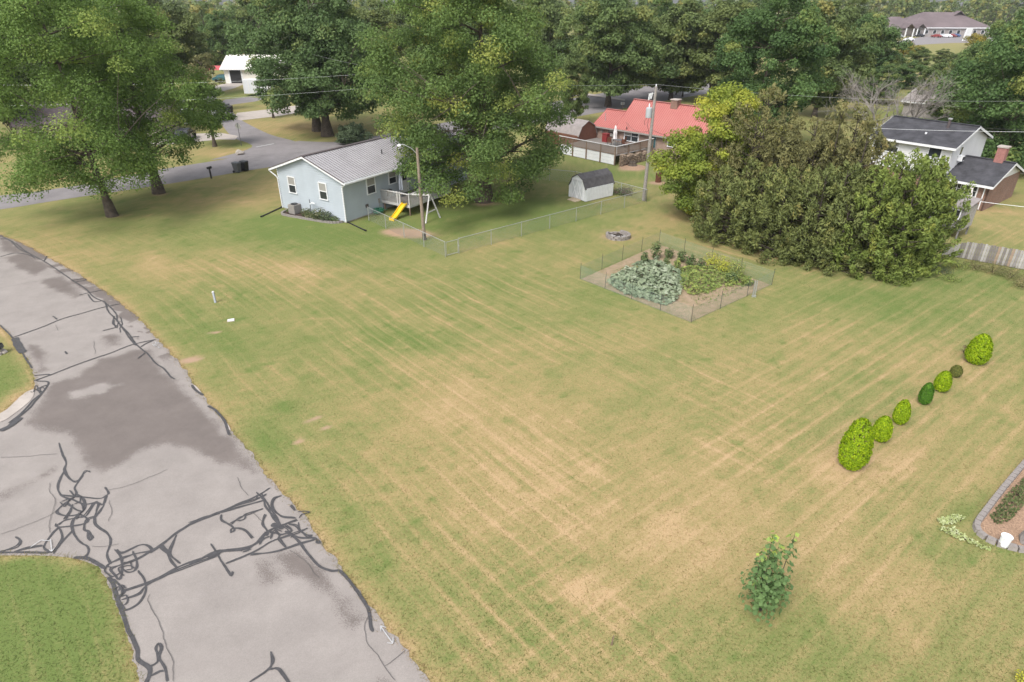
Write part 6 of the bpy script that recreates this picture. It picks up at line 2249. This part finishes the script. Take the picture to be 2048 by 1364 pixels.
bin_(G(476, 345), R(70), M['dkgrey'], 'grey wheeled bin at the street edge, left of the black one')
bin_(G(491, 342), R(65), M['black'], 'black wheeled bin at the street edge beside the grey one')
bin_(G(462, 225), R(80), M['black'], 'black wheeled bin far up the side street')
bin_(G(455.5, 221), R(80), M['dkgrey'], 'dark green-grey bin behind the black one up the side street')
b = G(423, 357)
o = empty('mailbox', b, R(70), 'black mailbox on a black post at the cross street', 'mailbox')
MB().box(-.06, .06, -.06, .06, 0, 1.0).build('post', M['black'], o)
mbx = MB()
n = 8
pr = [(-.1, 0), (.1, 0)] + [(.1 * math.cos(math.pi * k / n), .13 + .1 * math.sin(math.pi * k / n)) for k in range(n + 1)]
mbx.hexa([(-.22, p, 1.0 + z) for p, z in pr], [(.26, p, 1.0 + z) for p, z in pr])
mbx.build('box', M['black'], o)
MB().box(-.25, -.22, -.09, .09, 1.01, 1.2).build('door', M['black'], o)
b = G(483, 292)
o = empty('stop_sign', b, R(165), 'stop sign seen from behind on a thin dark post', 'sign')
MB().tube([(0, 0, 0), (0, 0, 2.8)], .035, 6).build('post', M['dkgrey'], o)
oc = [(.38 * math.cos(R(22.5 + 45 * k)), .38 * math.sin(R(22.5 + 45 * k))) for k in range(8)]
MB().hexa([(x, -.045, 2.4 + z) for x, z in oc], [(x, -.06, 2.4 + z) for x, z in oc]).build('back_plate', M['galv'], o)
MB().hexa([(x, -.064, 2.4 + z) for x, z in oc], [(x, -.07, 2.4 + z) for x, z in oc]).build('face', M['redcar'], o)


def rock(name, loc, r, label, m='stone', seed=1, sq=(1, 1, .7), cat='stone', par=None):
    rg = np.random.default_rng(seed)
    import bmesh
    bm = bmesh.new()
    bmesh.ops.create_icosphere(bm, subdivisions=2, radius=1)
    for v in bm.verts:
        k = 1 + .18 * math.sin(v.co.x * 4 + seed) + .14 * math.cos(v.co.y * 5 + seed * 2) + rg.normal(0, .05)
        v.co = Vector((v.co.x * r * sq[0] * k, v.co.y * r * sq[1] * k, (v.co.z * k + .55) * r * sq[2]))
    me = bpy.data.meshes.new(name)
    bm.to_mesh(me)
    bm.free()
    o = link(name, me, M[m], par, loc)
    if label:
        tag(o, label, cat)
    return o


rock('boulder', G(480, 309), .5, 'pale boulder on the corner lawn below the stop sign', 'stone', 3)
b = G(431, 605)
o = empty('utility_marker', b, 0, 'short white utility marker post standing in the left lawn', 'marker post')
MB().box(-.05, .05, -.05, .05, 0, .70).build('post', M['ac'] if False else M['cloth'], o)
MB().hexa([(-.06, -.06, .70), (.06, -.06, .70), (.06, .06, .70), (-.06, .06, .70)], [(-.04, -.04, .75), (.04, -.04, .75), (.04, .04, .75), (-.04, .04, .75)]).build('cap', M['cloth_w'], o)
b = G(462, 641)
o = empty('meter_cover', b, R(20), 'white square meter cover lying flat in the lawn', 'cover')
MB().box(-.16, .16, -.13, .13, 0, .05).build('lid', M['bucket'], o)
MB().box(-.2, .2, -.17, .17, 0, .03).build('collar', M['concrete'], o)
b = G(1223, 1290)
o = empty('wooden_stake', b, 0, 'small weathered stake in the grass near the bottom edge', 'stake')
MB().hexa([(-.02, -.02, 0), (.02, -.02, 0), (.02, .02, 0), (-.02, .02, 0)], [(.02, -.015, .42), (.05, -.015, .42), (.05, .015, .40), (.02, .015, .40)]).build('stake', M['post_wood'], o)

# dark object at the left edge: black mailbox on pale stones
b = G(2, 706)
o = empty('kerbside_mailbox', b, R(10), 'glossy black mailbox cut off by the left edge of the photo', 'mailbox')
mbx = MB()
pr = [(-.15, 0), (.15, 0)] + [(.15 * math.cos(math.pi * k / n), .18 + .13 * math.sin(math.pi * k / n)) for k in range(n + 1)]
mbx.hexa([(-.5, p, .28 + z) for p, z in pr], [(.17, p, .28 + z) for p, z in pr])
mbx.build('box', M['black'], o)
MB().box(-.3, -.2, -.05, .05, 0, .28).build('post', M['black'], o)
MB().box(.17, .19, -.13, .13, .30, .50).build('door', M['dkgrey'], o)
for i, (x, y) in enumerate(((.1, -.2), (.22, .02), (0, .2), (-.2, -.25))):
    rock('edging_stone', Vector(b) + Vector((x, y, 0)), .13, ('pale stone in front of the cut-off mailbox', 'pale stone right of the cut-off mailbox', 'pale stone behind the cut-off mailbox', 'pale stone left of the cut-off mailbox')[i], 'stone', 20 + i)

# fire pit ring of blocks
b = G(1236, 474)
FP = empty('fire_pit', b, 0, 'round fire pit ring of stacked blocks with pale ash', 'fire pit')
fb = MB().box(-.16, .16, -.09, .09, 0, .14).mesh('pit_block')
fb.materials.append(M['block'])
for lay in range(2):
    nb_ = 15
    for k in range(nb_):
        if lay == 1 and k in (3, 4, 5):
            continue
        t = 2 * math.pi * (k + .5 * lay) / nb_
        link('block', fb, None, FP, (.86 * math.cos(t), .86 * math.sin(t), lay * .15), t + math.pi / 2 + random.uniform(-.12, .12))
MB().lathe([(.74, .02), (.5, .09), (.2, .13), (.0, .14)], (0, 0, 0), 16).build('ash', M['ash'], FP)
for k in range(5):
    a = k * 1.3
    MB().tube([(.4 * math.cos(a), .4 * math.sin(a), .12), (.1 * math.cos(a + 2), .1 * math.sin(a + 2), .3)], .05, 6).build('charred_log', M['bark_dark'], FP)

# burn barrel, stump, brush
b = G(1316, 364)
o = empty('burn_barrel', b, 0, 'rusty burn barrel on bare ground beside the yellowing tree', 'barrel')
MB().lathe([(.0, 0), (.29, 0), (.29, .28), (.305, .3), (.29, .32), (.29, .58), (.305, .6), (.29, .62), (.29, .88), (.26, .88), (.26, .4), (.0, .4)], (0, 0, 0), 16).build('drum', M['rust'], o)
MB().lathe([(.31, .86), (.31, .90), (.27, .90)], (0, 0, 0), 16).build('rim', M['rust'], o)
b = G(1320, 345)
o = empty('long_shovel', b, R(20), 'long pale-handled tool leaning over the burn barrel', 'tool')
MB().tube([(0, 0, .05), (.55, .8, 1.45)], .025, 6).build('handle', M['bucket'], o)
MB().box(-.1, .1, -.08, .02, 0, .25).build('blade', M['dkgrey'], o)
b = G(1265, 333)
o = empty('tree_stump', b, 0, 'cut stump with wood chips in front of the firewood stack', 'stump')
MB().lathe([(.75, -.05), (.55, .12), (.42, .3), (.4, .5), (.0, .52)], (0, 0, 0), 11).build('stump', M['bark'], o)
MB().lathe([(1.5, .0), (1.0, .06), (.5, .12), (0, .13)], (0, -.3, 0), 14).build('wood_chips', M['mulch'], o)
b = G(1246, 389)
o = empty('brush_pile', b, 0, 'dark brush pile at the right end of the white shed', 'brush pile')
rg = np.random.default_rng(4)
mb = MB()
for k in range(70):
    a, e = rg.random() * 6.28, rg.normal(0, .35)
    c = rg.normal(0, .35, 2)
    l = rg.uniform(.4, 1.0)
    mb.tube([(c[0] - math.cos(a) * l / 2 * 1.3, c[1] - math.sin(a) * l / 2, abs(rg.normal(.2, .15))), (c[0] + math.cos(a) * l / 2 * 1.3, c[1] + math.sin(a) * l / 2, abs(rg.normal(.35, .2)))], .018, 4, False)
tag(mb.build('branches', M['twig'], o), kind='stuff')
n = 300
P = np.abs(rg.normal(0, 1, (n, 3))) * np.array([.45, .35, .28]) * np.where(rg.random((n, 3)) < .5, -1, 1)
P[:, 2] = np.abs(P[:, 2]) + .05
link('leaves', quads_mesh('leaves', leaf_quads(P, rg.normal(0, 1, (n, 3)) + [0, 0, .6], rg.normal(0, 1, (n, 3)), np.full(n, .16), np.full(n, .09)), {'tint': rg.random(n) * .5}), LM['tomato'], o)

# ---- vegetable garden
gp = gl([(1160, 558), (1382, 645), (1543, 570), (1318, 488)])
gc = gp.mean(0)
ins = gc + (gp - gc) * .985
ins2 = smooth_line(np.r_[ins, ins[:1]], 0)
gs = MB().poly([(x, y, .012) for x, y in ins])
so_ = tag(gs.build('garden_soil', M['soil']), kind='structure')
if so_.data.polygons[0].normal.z < 0:
    so_.data.flip_normals()
NF = empty('garden_fence', (gp[1][0], gp[1][1], 0), 0, 'green netting fence on thin steel posts around the vegetable garden', 'fence')


def gpost(x, y, h=1.15):
    MB().bar((x - gp[1][0], y - gp[1][1], 0), (x - gp[1][0] + random.uniform(-.03, .03), y - gp[1][1], h), .022).build('post', M['steelpost'], NF)


def netting(a, b, h=.95, sp=.085, w=.0042):
    a, b = Vector((*a, 0)) - Vector((*gp[1], 0)), Vector((*b, 0)) - Vector((*gp[1], 0))
    L = (b - a).length
    d = (b - a).normalized()
    nn = Vector((-d.y, d.x, 0))
    mb = MB()
    for k in range(int(L / sp) + 1):
        p = a + d * min(k * sp, L)
        mb.poly([p - d * w, p + d * w, p + d * w + Vector((0, 0, h)), p - d * w + Vector((0, 0, h))])
    for k in range(int(h / sp) + 1):
        z = k * sp + .01
        o_ = nn * .003
        mb.poly([a + o_ + Vector((0, 0, z)), b + o_ + Vector((0, 0, z)), b + o_ + Vector((0, 0, z + 2 * w)), a + o_ + Vector((0, 0, z + 2 * w))])
    tag(mb.build('netting', M['netting'], NF), kind='stuff')


for i in range(4):
    a, b = gp[i], gp[(i + 1) % 4]
    netting(a, b)
    n = 4 if i != 1 else 3
    for k in range(n):
        q = a + (b - a) * (k / n)
        gpost(q[0], q[1])
gq = G(1505, 594)
for dx in (0, .12):
    MB().bar((gq.x - gp[1][0] + dx, gq.y - gp[1][1], 0), (gq.x - gp[1][0] + dx, gq.y - gp[1][1], 1.1), .06).build('gate_post', M['galv'], NF)
MB().box(gq.x - gp[1][0] - .06, gq.x - gp[1][0] + .2, gq.y - gp[1][1] - .05, gq.y - gp[1][1] + .05, 0, .12).build('gate_foot', M['galv'], NF)


def patch(name, label, pxpoly, n, size, hgt, lm, seed, wd=.95, tint0=.45, cat='plants'):
    rg = np.random.default_rng(seed)
    pl = gl(pxpoly)
    x = rg.uniform(pl[:, 0].min(), pl[:, 0].max(), n * 4)
    y = rg.uniform(pl[:, 1].min(), pl[:, 1].max(), n * 4)
    k = inside(x, y, pl)
    x, y = x[k][:n], y[k][:n]
    n = len(x)
    hz = fbm(x * 1.3, y * 1.3, 3)
    ed = np.clip(seg_dist(x, y, np.r_[pl, pl[:1]]) / .5, .25, 1)
    z = (.05 + hgt * hz * ed) * rg.uniform(.6, 1.1, n)
    N = rg.normal(0, .38, (n, 3)) + np.array([0, -.1, 1])
    D = rg.normal(0, 1, (n, 3))
    L = size * rg.uniform(.6, 1.3, n)
    c = pl.mean(0)
    o = empty(name, (c[0], c[1], 0), 0, label, cat)
    P = np.stack([x - c[0], y - c[1], z], 1)
    N = norm(N)
    D = norm(D - N * np.sum(D * N, 1, keepdims=True))
    B = np.cross(N, D)
    # seven-sided lobed leaves
    V = []
    for a, r_ in ((0, .55), (50, .42), (105, .52), (155, .40), (180, .12), (205, .40), (255, .52), (310, .42)):
        V.append(P + (D * math.cos(R(a)) + B * math.sin(R(a)) * wd) * (L * r_)[:, None] + N * (L * (.06 if a in (50, 310, 155, 205) else -.04))[:, None])
    me = quads_mesh('leaves', np.stack(V, 1), {'tint': np.clip(tint0 + rg.normal(0, .15, n) + (hz - .5) * .4, 0, 1)}, nv=8)
    f = link('leaves', me, LM[lm], o)
    f['kind'] = 'stuff'
    mb = MB()
    for i in range(0, n, 9):
        mb.tube([(P[i, 0] * .97, P[i, 1] * .97, 0), tuple(P[i])], [.012, .008], 3, False)
    q = mb.build('stalks', M['twig'], o)
    q['kind'] = 'stuff'
    return o


patch('squash_patch', 'sprawling pale blue-green squash plants filling the garden front', [(1212, 566), (1228, 550), (1275, 540), (1330, 545), (1352, 560), (1365, 580), (1352, 603), (1330, 612), (1290, 600), (1250, 590)], 1900, .25, .8, 'squash', 201)
patch('squash_patch', 'greener squash vines at the back of the squash patch', [(1262, 530), (1290, 522), (1330, 530), (1365, 545), (1372, 575), (1350, 558), (1310, 545)], 420, .24, .5, 'squash', 202, tint0=.3)
patch('bean_patch', 'yellow-green bean plants right of the squash', [(1352, 540), (1375, 534), (1420, 536), (1470, 544), (1500, 558), (1492, 570), (1440, 576), (1415, 588), (1380, 592), (1364, 578)], 2300, .16, .6, 'bean', 203, .7)
patch('ground_weeds', 'low sparse weeds on the bare garden soil', [(1230, 540), (1300, 520), (1480, 560), (1500, 575), (1400, 615), (1385, 600), (1370, 585)], 900, .12, .16, 'bean', 204, .6, .3)
for i, (px, py, h, r, lm, n, lab) in enumerate(((1288, 528, .95, .28, 'tomato', 200, 'dark upright plant, leftmost of the garden stakes'), (1311, 517, 1.35, .42, 'tomato', 300, 'tall leafy plant at the far garden corner'), (1312, 534, .85, .22, 'squash', 150, 'narrow green plant right of the leftmost dark one'),
                                                (1332, 536, .8, .25, 'tomato', 180, 'staked green plant in the second garden row, left'), (1337, 516, .8, .38, 'tomato', 240, 'bushy plant in the far garden row'), (1353, 539, .85, .25, 'bean', 170, 'yellow-green staked plant mid row'), (1362, 524, .9, .35, 'tomato', 240, 'thin green plant in the far garden row centre'),
                                                (1380, 532, .9, .4, 'tomato', 260, 'dull green plant right of centre in the garden'), (1400, 538, .8, .35, 'tomato', 220, 'low tomato plant before the yellow dill'), (1465, 562, .7, .5, 'tomato', 300, 'dark leafy plant at the right garden edge'), (1495, 570, .6, .4, 'bean', 240, 'green mound nearest the garden gate post'))):
    plant('garden_plant', lab, G(px, py), h, r, n, .15, lm, 300 + i, tint0=.4)
for i, (px, py, lab) in enumerate(((1422, 536, 'tall yellow flowering dill, left clump'), (1445, 545, 'tall yellow flowering dill, middle clump'), (1470, 552, 'tall yellow-green dill, right clump'))):
    plant('dill_plant', lab, G(px, py), 1.25, .62, 420, .11, 'dill' if i < 2 else 'bean', 330 + i, tint0=.5)

# ---- right-hand wooden fence, plank by plank
WF = empty('plank_fence', G(1885, 511), 0, 'weathered grey and brown plank fence at the right edge', 'fence')
f0 = G(1885, 511)
f1 = G(1912, 515)
f2 = G(2110, 552)
grey = [mat('fence_grey_%d' % k, c, .9, noise=(4, .3, None)) for k, c in enumerate(((.30, .28, .28), (.40, .38, .37), (.23, .21, .20), (.36, .27, .21), (.48, .46, .45)))]
pts = resample(np.array([f0[:2], f1[:2], f2[:2]]), .155)
pmesh = []
for m_ in grey:
    p_ = MB().box(-.068, .068, -.012, .012, .04, 1.0).mesh('plank')
    p_.materials.append(m_)
    pmesh.append(p_)
for i in range(len(pts) - 1):
    p, q = pts[i], pts[i + 1]
    t = i / len(pts)
    hh = 1.30
    if i < 8:
        hh = .55 + .75 * i / 8
    ki = random.choice((0, 1, 2, 4, 1, 0)) if t < .42 else (random.choice((3, 3, 1, 2)) if t < .6 else random.choice((1, 4, 0)))
    o = link('plank', pmesh[ki], None, WF, (p[0] - f0.x, p[1] - f0.y, 0), math.atan2(q[1] - p[1], q[0] - p[0]))
    o.scale = (1, 1, hh * random.uniform(.97, 1.03))
mb = MB()
for z in (.3, .95):
    mb.bar((f1.x - f0.x + .02, f1.y - f0.y + .06, z), (f2.x - f0.x, f2.y - f0.y + .06, z), .05, .09)
mb.build('rail', M['shed_wood'], WF)
for i, (px, py, h, r, lm, n, lab) in enumerate(((1915, 535, .7, .8, 'bean', 420, 'green weeds at the left foot of the plank fence'), (1950, 537, .7, .8, 'weed', 420, 'tawny weeds in front of the grey planks'), (1985, 545, .9, .9, 'weed', 520, 'dry reddish weeds in front of the brown planks'),
                                                (2020, 556, 1.0, .9, 'weed', 520, 'tall dry weed clump near the right edge'), (2045, 575, 1.0, .8, 'weed', 420, 'tawny weed clump cut by the right edge'), (1880, 545, .6, .8, 'bush', 360, 'grey-green weeds between the cedar and the plank fence'), (1900, 560, .4, .7, 'bean', 300, 'low weeds on the lawn before the plank fence'))):
    plant('weed_clump', lab, G(px, py), h * .8, r, int(n * 1.3), .13, lm, 350 + i, tint0=.42, cat='weeds', wd=.25)

# ---- landscape bed at the right edge
LBp = smooth_line(gl([(2150, 820), (2048, 928), (2000, 985), (1962, 1035), (1950, 1052), (1955, 1068), (1985, 1088), (2048, 1103), (2160, 1125)]), 1)
mul = MB().poly([(x, y, .06) for x, y in np.r_[LBp, gl([(2400, 1000)])]])
mo = tag(mul.build('mulch_bed', M['mulch']), kind='structure')
if mo.data.polygons[0].normal.z < 0:
    mo.data.flip_normals()
RW = empty('block_edging', (LBp[4][0], LBp[4][1], 0), 0, 'low wall of grey concrete blocks curving round the mulch bed', 'edging')
rs = resample(LBp, .30)
rb = MB().hexa([(-.135, -.12, 0), (.135, -.12, 0), (.14, .12, 0), (-.14, .12, 0)], [(-.125, -.09, .17), (.125, -.09, .17), (.13, .09, .17), (-.13, .09, .17)]).mesh('wall_block')
rb.materials.append(M['block'])
for i in range(len(rs) - 1):
    p, q = rs[i], rs[i + 1]
    link('block', rb, None, RW, ((p[0] + q[0]) / 2 - LBp[4][0], (p[1] + q[1]) / 2 - LBp[4][1], random.uniform(-.02, .01)), math.atan2(q[1] - p[1], q[0] - p[0]) + random.uniform(-.05, .05))
patch('juniper_mat', 'spreading juniper ground cover inside the block edging', [(2150, 840), (2060, 945), (2010, 995), (1978, 1035), (1988, 1052), (2015, 1048), (2042, 1018), (2065, 1000), (2150, 940)], 6500, .10, .75, 'juniper', 205, .5, .45)
o = empty('white_bucket', G(2005, 1092), R(0), 'white plastic bucket standing at the mulch bed edge', 'bucket')
MB().lathe([(.0, .06), (.14, .06), (.165, .44), (.175, .44), (.175, .46), (.15, .46), (.145, .12), (.0, .12)], (0, 0, 0), 18).build('pail', M['bucket'], o)
MB().tube([(.17 * math.cos(t), .17 * math.sin(t) * .3 - .12, .44 - .17 * math.sin(t)) for t in np.linspace(0, math.pi, 9)], .006, 4).build('handle', M['galv'], o)
rock('boulder', G(2062, 1090), .42, 'grey boulder cut by the right edge inside the mulch bed', 'block', 9)
for i, (pxp, lab) in enumerate((([(1872, 1042), (1905, 1030), (1932, 1036), (1915, 1048), (1885, 1052)], 'pale variegated weed sprawling left of the block edging, upper'), ([(1876, 1060), (1905, 1055), (1935, 1078), (1980, 1098), (1975, 1106), (1945, 1092), (1905, 1076)], 'pale variegated weed sprawling along the block edging foot'))):
    patch('sprawling_weed', lab, pxp, 230, .12, .28, 'varieg', 210 + i, .4, .55, 'weed')

plant('yellow_flower_clump', 'yellow flowering clump cut by the bottom right corner', G(2046, 1372), .5, .3, 220, .07, 'dill', 401, tint0=.7)

# ---- the air: light summer haze
hz = MB().box(-1600, 1600, -230, 1700, -1.0, 25.5).build('haze', None)
hz['kind'] = 'stuff'
hm = bpy.data.materials.new('haze_air')
hm.use_nodes = True
ht_ = hm.node_tree
ht_.nodes.clear()
ho = ht_.nodes.new('ShaderNodeOutputMaterial')
hv = ht_.nodes.new('ShaderNodeVolumePrincipled')
hv.inputs['Color'].default_value = (.90, .94, 1.0, 1)
hv.inputs['Density'].default_value = .00013
ht_.links.new(hv.outputs[0], ho.inputs['Volume'])
hz.data.materials.append(hm)
